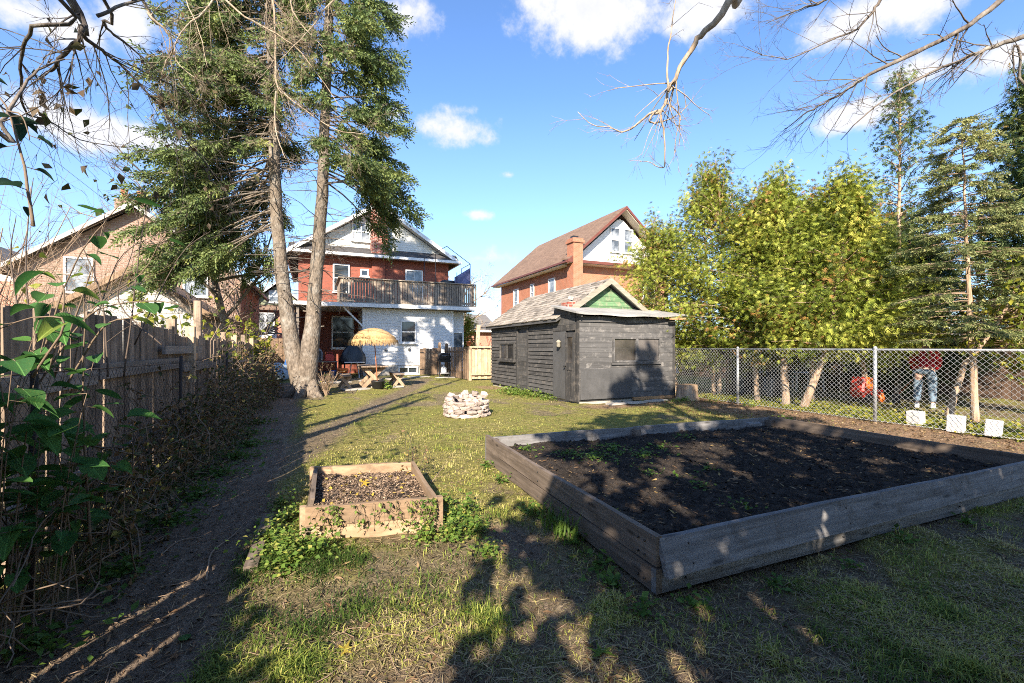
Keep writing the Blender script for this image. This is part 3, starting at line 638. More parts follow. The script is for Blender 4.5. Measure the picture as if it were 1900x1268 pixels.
# the flat-roofed addition under the deck
MB().bx(2.26, 6.8, 23.53, 26.45, 0, .5).build('foundation', M['concrete'], H)
MB().bx(2.26, 6.8, 23.53, 26.45, .5, 3.35).build('addition_wall', M['siding'], H)
MB().bx(6.8, 7.62, 24.2, 26.45, 0, 3.35).build('side_wall', M['siding'], H)
siding(H, M['siding'], 2.3, 6.76, 23.53, .5, 3.34, .14, lap=.016)
siding(H, M['siding'], 6.82, 7.6, 24.2, .1, 3.34, .115, lap=.022)
for x, y in ((2.28, 23.5), (6.78, 23.5)): MB().bx(x - .05, x + .05, y - .025, y + .06, .5, 3.345).build('corner_trim', M['white'], H)
window(H, 4.45, 23.495, 1.62, 2.76, .80, frame='white', depth=.09)
window(H, 4.45, 23.515, .06, .44, 1.0, frame='white', depth=.09, sash=False, cols=2)
window(H, 7.28, 24.172, .3, 2.25, .62, glass='glass_pale', frame='white', sash=False, sill=False, name='door')
for x, z, r in ((3.35, 1.28, .07), (4.5, 1.3, .075)):
    v = MB(); v.tube([(x, 23.49, z), (x, 23.44, z)], r, 10); v.build('wall_vent', M['copper'], H)
dk = MB().bx(-.95, 8.02, 23.02, 26.46, 3.36, 3.54).build('porch_roof', M['roof_grey'], H)
MB().bx(-1.0, 8.06, 22.94, 23.015, 3.34, 3.52).build('gutter', M['white'], dk)
MB().bx(-.92, 2.2, 23.05, 26.44, 3.325, 3.355).build('porch_ceiling', M['grey_white'], dk)
MB().bx(-.70, -.58, 23.12, 23.24, 0, 3.32).build('porch_post', M['grey_rail'], H)
for k in range(20): MB().bx(-.78, -.755, 23.3 + k * .157, 23.3 + k * .157 + .15, .05, 3.3).build('porch_screen_board', M['dark_fence'], H)  # side boards added to keep the sun off the porch wall
b = MB(); b.bar((1.35, 23.3, 3.32), (2.22, 23.44, 2.45), .09, .07); b.build('porch_brace', M['white'], H)
# deck on the flat roof: each picket on its own
D_ = thing('roof_deck', (4.6, 24.7, 3.56), 'weathered wooden deck with vertical picket railing on the flat roof', 'deck')
for k in range(12): MB().bx(1.25 + k * .56, 1.25 + k * .56 + .55, 23.3, 26.3, 3.56, 3.60).build('deck_board', M['deck_x'], D_)
rp = random.Random(3)
for k in range(54):
    x = 1.22 + k * .1265
    MB().bx(x, x + .098, 23.2, 23.225, 3.62 - rp.uniform(0, .03), 4.70).build('picket', M['deck_z'], D_)
for k in range(20):
    y = 23.3 + k * .15
    MB().bx(1.2, 1.225, y, y + .115, 3.62, 4.70).build('picket', M['deck_z'], D_)
MB().bx(1.1, 8.0, 23.12, 23.30, 4.712, 4.76).build('hand_rail', M['deck_x'], D_)
MB().bx(1.1, 1.28, 23.302, 26.3, 4.712, 4.76).build('hand_rail', M['grey_rail'], D_)
MB().bx(1.2, 7.95, 23.228, 23.27, 4.55, 4.66).build('rail', M['deck_x'], D_)
MB().bx(1.2, 7.95, 23.228, 23.27, 3.66, 3.76).build('rail', M['deck_x'], D_)
MB().bx(1.15, 7.98, 23.16, 23.30, 3.545, 3.60).build('rim_board', M['deck_x'], D_)
for x in (1.3, 3.4, 5.6, 7.85): MB().bx(x - .045, x + .045, 23.272, 23.36, 3.6, 4.7).build('post', M['deck_z'], D_)
# on the deck
t = thing('covered_grill', (6.9, 24.3, 3.6), 'long dark covered barbecue on the deck behind the railing', 'barbecue')
c = MB(); c.prism([(6.1, 24.1, 3.7), (7.55, 24.1, 3.7), (7.6, 24.1, 4.85), (7.35, 24.1, 5.02), (6.45, 24.1, 5.05), (6.08, 24.1, 4.82)], (0, .65, 0)); c.build('cover', M['black_tarp'], t, bevel=.05)
for x in (6.2, 7.4): MB().bx(x, x + .08, 24.2, 24.6, 3.6, 3.7).build('foot', M['black'], t)
t = thing('outdoor_table', (4.05, 24.6, 3.6), 'dark flat table top just showing over the deck railing', 'table')
MB().bx(3.7, 4.75, 24.3, 24.95, 4.80, 4.86).build('table_top', M['black'], t)
for x in (3.8, 4.65):
    for y in (24.4, 24.85): MB().bx(x - .03, x + .03, y - .03, y + .03, 3.6, 4.80).build('leg', M['black'], t)
t = thing('drying_frame', (7.4, 24.0, 3.6), 'thin metal frame standing on the deck corner', 'frame')
for a, bb in (((5.3, 23.6, 3.6), (5.3, 23.6, 6.0)), ((7.8, 23.6, 3.6), (7.8, 23.6, 5.9)), ((7.8, 25.2, 3.6), (7.8, 25.2, 5.9)), ((7.8, 23.6, 5.9), (7.8, 25.2, 5.9)), ((5.3, 23.6, 6.0), (6.5, 23.6, 6.75)), ((6.5, 23.6, 6.75), (7.8, 23.6, 5.9)), ((7.05, 23.6, 3.6), (7.05, 23.6, 5.4)), ((5.9, 23.6, 3.6), (5.9, 23.6, 6.35))):
    b = MB(); b.tube([a, bb], .018, 5); b.build('pole', M['metal_dark'], t)
tw = MB(); n = 12
for i in range(n + 1):
    u = i / n
    for j in range(9):
        w = j / 8; tw.v.append((6.95 + u * .85, 23.66 + .05 * math.sin(u * 17) * (1 - w * .4) + .02 * math.sin(w * 9 + u * 5), 5.15 + .55 * u - w * (.55 + .55 * u ** 1.5)))
for i in range(n):
    for j in range(8): k = i * 9 + j; tw.f.append([k, k + 1, k + 10, k + 9]); tw.sm.append(True)
o = tw.build('hanging_cloth', M['towel'], None); o.modifiers.new('s', 'SOLIDIFY').thickness = .012
tag(o, 'purple blue cloth hung out to dry above the deck railing', 'cloth')

# ------------------------------------------------------------ the orange brick house on the right
H = thing('brick_house', (19.8, 26.5, 0), 'orange brick house with brown shingle roof behind the black shed', 'house')
MB().bx(15.75, 23.9, 26.5, 38.7, -.1, 7.0).build('wall', M['brick_orange'], H)
g = MB(); g.prism([(15.9, 26.52, 7.0), (23.7, 26.52, 7.0), (19.82, 26.52, 10.45)], (0, 12, 0)); g.build('gable_wall', M['siding'], H)
siding(H, M['siding'], 16.0, 23.7, 26.50, 7.28, 10.35, .15, tri=(19.82, 10.55, .86))
rf = gable_roof(H, 'roof_brown', 15.1, 24.55, 19.82, 7.05, 11.15, 25.75, 39.3, fascia='maroon', fw=.22)
for xe, s_ in ((15.16, 1), (24.49, -1)):
    s = MB(); s.prism([(xe, 25.8, 6.88), (19.82, 25.8, 10.92), (19.82, 25.8, 10.88), (xe, 25.8, 6.84)], (0, .72, 0)); s.build('soffit', M['soffit'], rf)
MB().bx(15.12, 24.5, 25.78, 26.49, 6.92, 6.98).build('eave_soffit', M['soffit'], rf)
MB().bx(15.1, 24.5, 25.68, 25.775, 6.95, 7.14).build('gutter', M['maroon'], rf)
e = MB(); e.prism([(15.1, 25.76, 7.15), (15.1, 26.5, 7.30), (15.1, 26.5, 7.2), (15.1, 25.76, 7.08)], (9.4, 0, 0)); e.build('pent_roof', M['roof_brown'], rf)
MB().bx(15.14, 15.745, 26.52, 39.2, 6.86, 6.92).build('side_soffit', M['white'], rf)
cc = MB(); cc.bx(15.5, 16.22, 25.66, 26.46, 0, 8.25); cc.bx(15.42, 16.30, 25.58, 26.54, 8.25, 8.42); cc.bx(15.48, 16.24, 25.64, 26.48, 8.42, 8.55); co = cc.build('chimney', M['brick_orange'], H)
MB().bx(15.62, 16.0, 25.85, 26.25, 8.55, 8.72).build('chimney_cap', M['metal_dark'], co)
for x in (19.35, 20.45): window(H, x, 26.475, 8.05, 9.75, .82, glass='glass_pale')
window(H, 22.3, 26.5, 4.6, 6.6, 1.1, glass='glass')
for y, z0, z1, w, gl in ((29.0, 4.0, 6.35, .95, 'glass_pale'), (32.2, 5.0, 6.35, .6, 'glass_pale'), (35.3, 4.2, 6.3, .95, 'glass_pale')): window(H, y, 15.75, z0, z1, w, face='-X', glass=gl)

# ------------------------------------------------------------ the tan house and the white garage beyond the left fence
H = thing('tan_house', (-7.8, 27, 0), 'tan brick house with steep gable beyond the left fence', 'house')
w = MB(); w.prism([(-12.0, 27, -.1), (-3.4, 27, -.1), (-3.4, 27, 5.0), (-7.7, 27, 7.95), (-12.0, 27, 5.0)], (0, 9, 0)); w.build('wall', M['brick_tan'], H)
gable_roof(H, 'roof_dark', -12.5, -2.9, -7.7, 4.75, 8.2, 26.5, 36.4, fascia='grey_white', fw=.22)
window(H, -9.75, 27, 3.9, 5.5, 1.05, glass='glass_pale')
window(H, -5.3, 27, 3.9, 5.5, 1.05, glass='glass_pale')
cm_ = MB(); cm_.bx(-9.5, -8.2, 30.2, 31.0, 6.6, 9.2); cho = cm_.build('chimney', M['brick_tan'], H)
for x in (-9.2, -8.5):
    p = MB(); p.lathe((x, 30.6, 9.2), [(.15, 0), (.17, .1), (.14, .2), (.15, .5), (.17, .52), (.17, .58)], 10); p.build('chimney_pot', M['terra'], cho)
G = thing('garage', (-5.15, 18, 0), 'low white garage with mossy gable roof behind the wooden fence', 'garage')
w = MB(); w.prism([(-6.95, 18.02, -.1), (-3.35, 18.02, -.1), (-3.35, 18.02, 2.6), (-5.15, 18.02, 3.75), (-6.95, 18.02, 2.6)], (0, 5.2, 0)); w.build('wall', M['grey_white'], G)
siding(G, M['grey_white'], -6.93, -3.37, 18.0, .1, 3.66, .2, tri=(-5.15, 3.78, .64))
gable_roof(G, 'roof_old', -7.25, -3.05, -5.15, 2.52, 3.92, 17.6, 23.6, t=.1, fascia='brown_fence', fw=.2)
# houses across the far street
H = thing('far_house', (-3.3, 45, 0), 'distant red brick house with sage gable and white bay window', 'house')
MB().bx(-6.4, -.6, 45, 55, 0, 4.75).build('wall', M['brick_pink'], H)
g = MB(); g.prism([(-4.9, 44.9, 5.1), (-.8, 44.9, 5.1), (-2.85, 44.9, 6.85)], (0, 7, 0)); g.build('gable_wall', M['sage'], H)
gable_roof(H, 'roof_old', -5.3, -.4, -2.85, 5.05, 7.15, 44.4, 54, fascia='white')
e = MB(); e.prism([(-6.8, 44.3, 4.72), (-6.8, 46.5, 5.9), (-6.8, 46.5, 5.8), (-6.8, 44.3, 4.6)], (6.4, 0, 0)); e.build('front_roof', M['roof_old'], H)
window(H, -2.75, 44.88, 5.3, 6.35, 1.5, glass='glass_pale', cols=2)
for k in range(3): window(H, -4.75 + k * .68, 44.7, 2.6, 4.4, .68, glass='glass_pale', sash=True, sill=False)
MB().bx(-5.2, -2.9, 44.66, 44.98, 1.6, 2.58).build('bay_panel', M['white'], H)
MB().bx(-6.0, -.8, 43.2, 44.6, 1.2, 1.5).build('porch_roof', M['white'], H)
for x in (-5.8, -3.4, -1.2): MB().bx(x, x + .2, 43.3, 43.5, 0, 1.2).build('porch_post', M['white'], H)
H = thing('far_house', (14.8, 46, 0), 'small pink brick house glimpsed between deck and black shed', 'house')
MB().bx(11.6, 18.0, 46, 54, 0, 3.2).build('wall', M['brick_pink'], H)
e = MB(); e.prism([(11.2, 45.5, 3.2), (11.2, 50, 5.2), (11.2, 54.4, 3.2), (11.2, 54.4, 3.1), (11.2, 50, 5.0), (11.2, 45.5, 3.1)], (7.2, 0, 0)); e.build('roof', M['roof_grey'], H)
MB().bx(11.2, 18.4, 45.4, 45.5, 3.02, 3.2).build('gutter', M['white'], H)
window(H, 13.2, 46, .9, 2.0, 1.2, glass='glass'); MB().bx(12.2, 14.6, 45.9, 45.995, .2, .8).build('porch_panel', M['maroon'], H)
for x, y, w, d, h, nm, lab in ((-16.5, 30, 8, 10, 4.6, 'brick_pink', 'pale house at the far left edge behind bare stems'), (30, 44, 10, 10, 5.5, 'siding_warm', 'cream house hidden behind the cedars on the right')):
    H = thing('far_house', (x, y, 0), lab, 'house')
    MB().bx(x - w / 2, x + w / 2, y, y + d, 0, h).build('wall', M[nm], H)
    gable_roof(H, 'roof_grey', x - w / 2 - .4, x + w / 2 + .4, x, h, h + 2.6, y - .4, y + d + .4)
    g = MB(); g.prism([(x - w / 2, y, h), (x + w / 2, y, h), (x, y, h + 2.3)], (0, d, 0)); g.build('gable_wall', M['siding'], H)
    for k in (-1, 1): window(H, x + k * w / 4, y, 1.6, 3.2, 1.1, glass='glass_pale')

# ------------------------------------------------------------ the black shed
S = thing('garden_shed', (7.5, 12.6, 0), 'black boarded garden shed with green gable and slate roof', 'shed')
X0, X1, Y0, Y1 = 6.02, 9.06, 9.76, 15.7
MB().bx(X0 + .03, X1 - .02, Y0 + .03, Y1, .05, 2.12).build('frame_wall', M['shed_panel'], S)
MB().bx(X0 + .05, X1 + .03, Y0 + .06, Y1 + .02, -.05, .10).build('footing', M['concrete'], S)
rp = random.Random(14)
# left wall of lapped boards, some slipped
z = .12; k = 0
while z < 2.10:
    h = .118; y0 = 10.98; y1 = Y1 + .02; cuts = [y0, 12.55, 13.42, y1]
    for a, b in zip(cuts[:-1], cuts[1:]):
        if a == 12.55: continue
        o1 = rp.uniform(-.004, .006); tl = rp.uniform(-.006, .006)
        m = MB(); m.add([(X0 - .028 - o1, a + .004, z + tl), (X0 - .028 - o1, b - .004, z), (X0 + .002, b - .004, z + h + .01), (X0 + .002, a + .004, z + h + .01 + tl), (X0 + .03, a + .004, z), (X0 + .03, b - .004, z), (X0 + .03, b - .004, z + h), (X0 + .03, a + .004, z + h)],
                        [(0, 3, 2, 1), (0, 1, 5, 4), (3, 7, 6, 2), (0, 4, 7, 3), (1, 2, 6, 5), (4, 5, 6, 7)])
        m.build('wall_board', M['shed_y'], S)
    z += h
# boarded-up old door with its frame
for j in range(12): MB().bx(X0 - .022 - rp.uniform(0, .005), X0 + .02, 12.66, 13.32, .08 + j * .148, .08 + j * .148 + .144).build('door_board', M['shed_y'], S)
for a in (12.56, 13.34): MB().bx(X0 - .04, X0 + .02, a, a + .08, .04, 1.98).build('door_frame', M['shed_z'], S)
MB().bx(X0 - .04, X0 + .02, 12.5, 13.48, 1.985, 2.08).build('door_frame', M['shed_y'], S)
window(S, 14.15, X0 - .03, .98, 1.56, 1.25, face='-X', glass='glass_brown', frame='shed_y', fr=.06, sash=False, cols=2, depth=.05)
# narrow bay with the panelled door
MB().bx(X0 - .035, X0 + .02, 10.30, 10.97, .06, 1.82).build('bay_panel', M['shed_panel'], S)
for j in range(3): MB().bx(X0 - .045, X0 + .02, Y0 + .06, 10.97, 1.83 + j * .155, 1.83 + j * .155 + .15).build('wall_board', M['shed_y'], S)
dr = MB(); y0, y1, xf = 9.86, 10.28, X0 - .055
dr.bx(xf, X0 + .02, y0, y0 + .07, .05, 1.78); dr.bx(xf, X0 + .02, y1 - .07, y1, .05, 1.78); dr.bx(xf, X0 + .02, y0 + .07, y1 - .07, 1.66, 1.78); dr.bx(xf, X0 + .02, y0 + .07, y1 - .07, .82, 1.0); dr.bx(xf, X0 + .02, y0 + .07, y1 - .07, .05, .16)
do = dr.build('door', M['shed_z'], S)
for j in range(5): MB().bx(X0 - .040 - .008 * (j % 2), X0 + .018, y0 + .074 + j * .056, y0 + .074 + j * .056 + .050, .165, .815).build('door_slat', M['shed_z'], do)
MB().bx(X0 - .03, X0 + .015, y0 + .078, y1 - .078, 1.005, 1.655).build('pane', M['glass_brown'], do)
kn = MB(); kn.lathe((0, 0, 0), [(.012, 0), (.012, .03), (.026, .04), (.022, .065), (.006, .07)], 8); ko = kn.build('door_knob', M['metal_dark'], do); ko.rotation_euler = (0, -math.pi / 2, 0); ko.location = Vector((xf, y1 - .035, .92)) - WL[do.name]
MB().bx(X0 - .03, X0 + .03, Y0 - .03, Y0 + .075, .05, 2.14).build('corner_board', M['shed_z'], S)
# front wall
z = .10
while z < 2.1:
    o1 = rp.uniform(0, .005); m = MB(); m.bx(X0 + .035, X1, Y0 - .012 - o1, Y0 + .02, z + .002, z + .128); m.build('wall_board', M['shed_x'], S); z += .13
MB().bx(X0 + .07, X0 + 1.62, Y0 - .034, Y0 - .019, .10, .86).build('plywood_panel', M['shed_panel'], S)
MB().bx(X1 - .03, X1 + .05, Y0 - .03, Y0 + .1, .05, 2.1).build('corner_board', M['shed_z'], S)
window(S, 7.42, Y0 - .022, 1.02, 1.66, .76, glass='glass_brown', frame='shed_x', fr=.045, sash=False, depth=.05, sill=False)
window(S, 8.18, Y0 - .022, 1.02, 1.66, .76, glass='screen', frame='shed_x', fr=.035, sash=False, depth=.045, sill=False)
MB().bx(7.0, 8.6, Y0 - .06, Y0 - .014, .955, 1.015).build('window_ledge', M['shed_x'], S)
MB().bx(7.7, X1, Y0 - .05, Y0 + .02, .02, .098).build('sill_plate', M['rot_wood'], S)
# porch roof of felt with a sagging front edge
fr_ = MB(); n = 14; top = []; bot = []
for i in range(n + 1):
    u = i / n; x = X0 - .22 + u * (X1 - X0 + .5); sag = .05 * math.sin(u * math.pi) - .02 * u + .012 * math.sin(u * 19)
    top.append((x, Y0 - .28 + .04 * math.sin(u * 9), 2.27 - sag)); bot.append((x, 10.75, 2.52 - .02 * u))
fr_.v = top + bot + [(a, b, c - .045) for a, b, c in top] + [(a, b, c - .045) for a, b, c in bot]; k = n + 1
for i in range(n):
    fr_.f += [[i, i + 1, k + i + 1, k + i], [2 * k + i, 3 * k + i, 3 * k + i + 1, 2 * k + i + 1], [i, 2 * k + i, 2 * k + i + 1, i + 1]]
fr_.f += [[0, k, 3 * k, 2 * k], [n, 2 * k + n, 3 * k + n, k + n]]; fr_.sm = [False] * len(fr_.f)
fo = fr_.build('porch_roof', M['tar_roof'], S)
MB().bx(X0 + .02, X1 + .02, Y0 - .05, Y0 + .02, 2.04, 2.18).build('fascia', M['shed_x'], fo)
f = MB(); f.prism([(X0 - .02, 9.55, 2.15), (X0 - .02, 9.55, 2.25), (X0 - .02, 10.95, 2.52), (X0 - .02, 10.95, 2.26)], (.03, 0, 0)); f.build('side_fascia', M['shed_y'], fo)
b = MB(); b.bar((8.75, 9.52, 2.165), (9.28, 9.54, 2.18), .07, .05); b.build('broken_edge', M['rot_wood'], fo)
# gable and main roof
XR, ZR, ZE = 7.54, 3.30, 2.16; SL = (ZR - ZE) / (XR - (X0 - .18))
g = MB(); g.prism([(X0 + .15, 10.72, 2.3), (X1 - .15, 10.72, 2.3), (XR, 10.72, ZR - .13)], (0, 4.8, 0)); g.build('gable_wall', M['shed_panel'], S)
siding(S, M['green_board'], X0 + .2, X1 - .2, 10.70, 2.42, 3.16, .135, tri=(XR, ZR - .16, SL), name='gable_board', lap=.014)
r = MB()
for sx in (-1, 1):
    xe = XR + sx * (XR - X0 + .18); r.prism([(xe, 10.52, ZE), (XR, 10.52, ZR), (XR, 10.52, ZR - .09), (xe, 10.52, ZE - .09)], (0, 5.35, 0))
ro = r.build('roof', M['shed_panel'], S)
for sx in (-1, 1):
    f = MB(); xe = XR + sx * 1.28; ze = ZR - 1.28 * SL
    f.prism([(xe, 10.46, ze + .015), (XR, 10.46, ZR + .015), (XR, 10.46, ZR - .15), (xe, 10.46, ze - .15)], (0, .055, 0)); f.build('rake_board', M['grey_trim'], ro)
tl = math.hypot(XR - X0 + .18, ZR - ZE); ux, uz = (XR - X0 + .18) / tl, (ZR - ZE) / tl
rows, colsn = 13, 22; rh = tl / rows; cw = 5.36 / colsn
for sx, rr_, cc_ in ((-1, rows, colsn), (1, 5, 9)):
    for i in range(rr_):
        for j in range(cc_):
            w_ = 5.36 / cc_; y0 = 10.50 + (j + (.5 if i % 2 else 0)) * w_; y1 = min(y0 + w_ - .008, 15.92)
            if y1 - y0 < .05: continue
            L_ = tl / rr_; d0 = i * L_ - .03 + rp.uniform(-.015, .015); d1 = (i + 1) * L_ + .05
            lift = .022 + rp.uniform(0, .012)
            def pt_(d, n_): xe = X0 - .18 + ux * d - uz * n_; zc = ZE + uz * d + ux * n_; return (xe if sx < 0 else 2 * XR - xe, zc)
            (xa, za), (xb, zb), (xc, zc), (xd, zd) = pt_(d0, .004), pt_(d0, lift), pt_(min(d1, tl), .012), pt_(min(d1, tl), .002)
            m = MB(); m.prism([(xa, y0, za), (xb, y0, zb), (xc, y0, zc), (xd, y0, zd)], (0, y1 - y0, 0)); m.build('shingle', M['slate'], ro)
# tumbledown chimney stub and stray bricks at the roof step
cs = MB()
for j in range(4):
    for k in range(3): cs.box((6.30 + .01 * j + .22 * (k % 2) * .5, 10.62 + k * .13, 2.36 + j * .075), (.21, .12, .07), rp.uniform(-.15, .15))
cs.build('chimney_stub', M['brick_dark'], S)
for x, y, z, rz, rx in ((6.52, 10.7, 2.60, .3, .1), (6.7, 10.75, 2.60, -.2, .05), (6.56, 10.9, 2.75, .7, .4), (6.62, 10.66, 2.69, .1, .2)):
    b = MB(); b.box((x, y, z), (.30, .16, .09), rz, rx); b.build('loose_brick', M['stone'], S)
# bird box on the bay
t = thing('wall_lantern', (X0 - .06, 10.55, 1.42), 'pale weathered lantern fixed on the shed wall beside the door', 'lantern')
l = MB(); l.lathe((X0 - .10, 10.55, 1.40), [(.03, 0), (.06, .03), (.055, .13), (.075, .15), (.02, .2)], 8); l.build('lamp_body', M['grey_trim'], t)
MB().bx(X0 - .058, X0 - .036, 10.52, 10.58, 1.42, 1.56).build('bracket', M['metal_dark'], t)
# ------------------------------------------------------------ left board fence, every board on its own
rp = random.Random(21)
FN = thing('board_fence', (-1.64, 10, 0), 'tall weathered grey board fence along the dirt path on the left', 'fence')
y = -2.4; k = 0
while y < 20.5:
    w = rp.uniform(.125, .15); gap = rp.choice([.006, .010, .016, .026, .034]) if y > 2.6 else rp.choice([.01, .012, .05, .02, .09])
    top = (1.36 if y < 1.5 else 1.70 if y < 3.2 else 1.66 if y < 7.2 else 1.56) + rp.uniform(-.03, .03) - .004 * max(0, y - 8)  # unseen near stretch: lower top and wider gaps shaped to let sun through
    x = -1.66 + rp.uniform(-.01, .01); ry = rp.uniform(-.012, .012); rx = rp.uniform(-.012, .012)
    b = MB(); b.box((x, y + w / 2, top / 2 + .02), (.019, w, top - .04), 0, rx, ry); b.build('board', M['grey_fence'], FN); y += w + gap; k += 1
for a, b_, z in ((-2.4, 1.2, 1.16), (-2.4, 1.2, .4), (1.2, 4.75, 1.16), (4.78, 7.4, 1.20), (7.42, 10.8, 1.12), (10.8, 14.2, 1.1), (14.2, 20.4, 1.08), (1.2, 4.75, .40), (4.78, 7.4, .42), (7.42, 13.2, .4), (13.2, 20.4, .4)):
    m = MB(); m.box((-1.615, (a + b_) / 2, z), (.04, b_ - a - .01, .13), 0, rp.uniform(-.008, .008)); m.build('rail', M['grey_rail'], FN)
MB().bx(-1.605, -1.57, 6.5, 8.4, 1.32, 1.42).build('rail', M['grey_rail'], FN)
for yy_, h in ((2.3, 1.75), (4.76, 1.62), (7.4, 1.78), (8.9, 2.16), (11.2, 1.72), (14.2, 1.74), (17.2, 1.7), (20.3, 1.7)):
    MB().bx(-1.77, -1.675, yy_ - .05, yy_ + .05, 0, h).build('post', M['grey_fence'], FN)
for yy_, h in ((7.85, 1.7), (11.8, 1.68), (14.9, 1.66)):
    MB().bx(-1.66, -1.55, yy_ - .05, yy_ + .05, .9, h).build('post', M['gold_fence'], FN)
def chain_mesh(name, x, y0, y1, z0, z1, w, r, mat, parent, sag=.0, seed=1):
    "woven diamond wire: zigzag strands side by side in a plane facing X"
    m = MB(); rg = random.Random(seed); nz = int((z1 - z0) / (w * .5)); k = 0; y = y0
    off = lambda yy_, z: sag * math.sin(yy_ * 1.9 + z) * math.sin(z * 2.3)
    while y < y1:
        pts = [(x + off(y, z0 + i * (z1 - z0) / nz) + (r if i % 2 else -r), y + (w if i % 2 else 0) * .5 * 1.02, z0 + i * (z1 - z0) / nz) for i in range(nz + 1)] if k % 2 == 0 else \
              [(x + off(y, z0 + i * (z1 - z0) / nz) + (r if i % 2 else -r), y + (0 if i % 2 else w) * .5 * 1.02, z0 + i * (z1 - z0) / nz) for i in range(nz + 1)]
        m.tube(pts, r, 3, False); y += w * .5; k += 1
    o = m.build(name, mat, parent); o['kind'] = 'stuff'; return o
CF = thing('chain_link_fence', (-1.42, 6, 0), 'old rusty chain link fence overgrown with vines before the boards', 'fence')
chain_mesh('wire_mesh', -1.42, 2.2, 9.5, .05, 1.25, .075, .0013, M['wire_rust'], CF, .03)
for yy_ in (3.35, 6.4, 9.5): t = MB(); t.tube([(-1.42, yy_, 0), (-1.40, yy_, 1.30)], .018, 8); t.build('post', M['wire_rust'], CF)
t = MB(); t.tube([(-1.41, 2.2, 1.27), (-1.41, 6.4, 1.22), (-1.41, 9.5, 1.25)], .004, 4); t.build('top_rail', M['wire_rust'], CF)

# ------------------------------------------------------------ right chain link fence
CF = thing('chain_link_fence', (9.57, 6, 0), 'galvanised chain link fence between the yard and the cedars', 'fence')
for a in np.arange(1.2, 11.9, 1.5): chain_mesh('wire_mesh', 9.57, a, a + 1.5, .03, 1.36, .088, .0030, M['galv'], CF, .016)
for yy_ in (2.12, 5.13, 8.14, 11.2):
    t = MB(); t.tube([(9.61, yy_, -.02), (9.61, yy_, 1.38)], .030, 10); p = t.build('post', M['galv'], CF)
    c = MB(); c.lathe((9.61, yy_, 1.365), [(.034, 0), (.036, .02), (.028, .045), (.008, .06)], 10); c.build('post_cap', M['galv'], p)
t = MB(); t.tube([(9.61, 1.0, 1.355), (9.615, 5, 1.358), (9.61, 12.0, 1.362)], .021, 8); t.build('top_rail', M['galv'], CF)
t = MB(); t.tube([(9.575, 1.0, .05), (9.575, 6, .04), (9.575, 12, .05)], .004, 4); t.build('tension_wire', M['galv'], CF)

# ------------------------------------------------------------ dark board fence on the neighbour's far side, brown ones by the house
def boards(th, a, b, w, z0, h, mat, t=.02, gap=.008, var=.02, name='board', alt=0.0):
    a = Vector(a); b = Vector(b); L = (b - a).length; d = (b - a) / L; rz = math.atan2(d.y, d.x); nrm = Vector((-d.y, d.x)); s = 0; k = 0
    while s < L - w * .5:
        c = a + d * (s + w / 2) + nrm * (alt * (k % 2)); hh = h + rp.uniform(-var, var)
        m = MB(); m.box((c.x, c.y, z0 + hh / 2), (w - gap, t, hh), rz); m.build(name, mat, th); s += w; k += 1
def rails(th, a, b, zs, mat, off=.03, hh=.08):
    a = Vector(a); b = Vector(b); d = (b - a).normalized(); n = Vector((-d.y, d.x)) * off
    for z in zs:
        m = MB(); m.bar((a.x + n.x, a.y + n.y, z), (b.x + n.x, b.y + n.y, z), .035, hh); m.build('rail', mat, th)
T = thing('board_fence', (17.2, 7, 0), 'dark brown board fence at the far side of the neighbouring yard', 'fence')
boards(T, (17.2, -3), (17.2, 18), .19, 0, 1.75, M['dark_fence']); rails(T, (17.2, -3), (17.2, 18), (.4, 1.4), M['dark_fence'], -.03)
T = thing('board_fence', (12.8, 18, 0), 'dark board fence closing the neighbouring yard behind the cedars', 'fence')
boards(T, (9.3, 18.2), (17.1, 18.2), .19, 0, 1.7, M['dark_fence']); rails(T, (9.3, 18.2), (17.1, 18.2), (.4, 1.4), M['dark_fence'])
T = thing('board_fence', (-2.2, 25, 0), 'brown board fence in shadow left of the house porch', 'fence')
boards(T, (-3.4, 25), (-.85, 25), .17, 0, 1.85, M['brown_fence']); rails(T, (-3.4, 25), (-.85, 25), (.4, 1.5), M['brown_fence'])
G = thing('garden_gate', (5.28, 22.6, 0), 'brown board gate beside the white house wall', 'gate')
boards(G, (4.86, 22.6), (5.78, 22.6), .153, .05, 1.3, M['brown_fence'])
rails(G, (4.86, 22.6), (5.78, 22.6), (.3, 1.15), M['brown_fence'], .03); b = MB(); b.bar((4.9, 22.635, .3), (5.7, 22.635, 1.15), .03, .08); b.build('brace', M['brown_fence'], G)
for x in (4.98, 5.02): MB().bx(4.86, 5.05, 22.575, 22.588, .28 if x < 5 else 1.12, .32 if x < 5 else 1.16).build('hinge', M['metal_dark'], G)
for x, y, h, lab in ((5.86, 22.62, 1.62, 'tall dark gate post left of the small barbecue'), (6.13, 22.3, 1.56, 'short dark gate post right of the small barbecue')):
    p = MB(); p.bx(x - .06, x + .06, y - .06, y + .06, 0, h); p.prism([(x - .06, y - .06, h), (x + .06, y - .06, h), (x + .02, y - .02, h + .04), (x - .02, y - .02, h + .04)], (0, .08, 0))
    tag(p.build('gate_post', M['brown_fence']), lab, 'post')
F1 = thing('picket_fence', (6.05, 20.3, 0), 'brown board fence running back from the shed to the gate', 'fence')
boards(F1, (6.1, 18.55), (6.0, 22.2), .125, .03, 1.38, M['brown_fence'], alt=.03); rails(F1, (6.1, 18.55), (6.0, 22.2), (.3, 1.2), M['brown_fence'], -.03)
F2 = thing('picket_fence', (6.6, 18.5, 0), 'sunlit golden board fence panel joining the black shed corner', 'fence')
boards(F2, (6.17, 18.5), (7.6, 18.42), .14, .06, 1.34, M['gold_fence'], alt=.035, var=.006); rails(F2, (6.1, 18.46), (7.6, 18.38), (.26, 1.42), M['gold_fence'], -.04, .07)
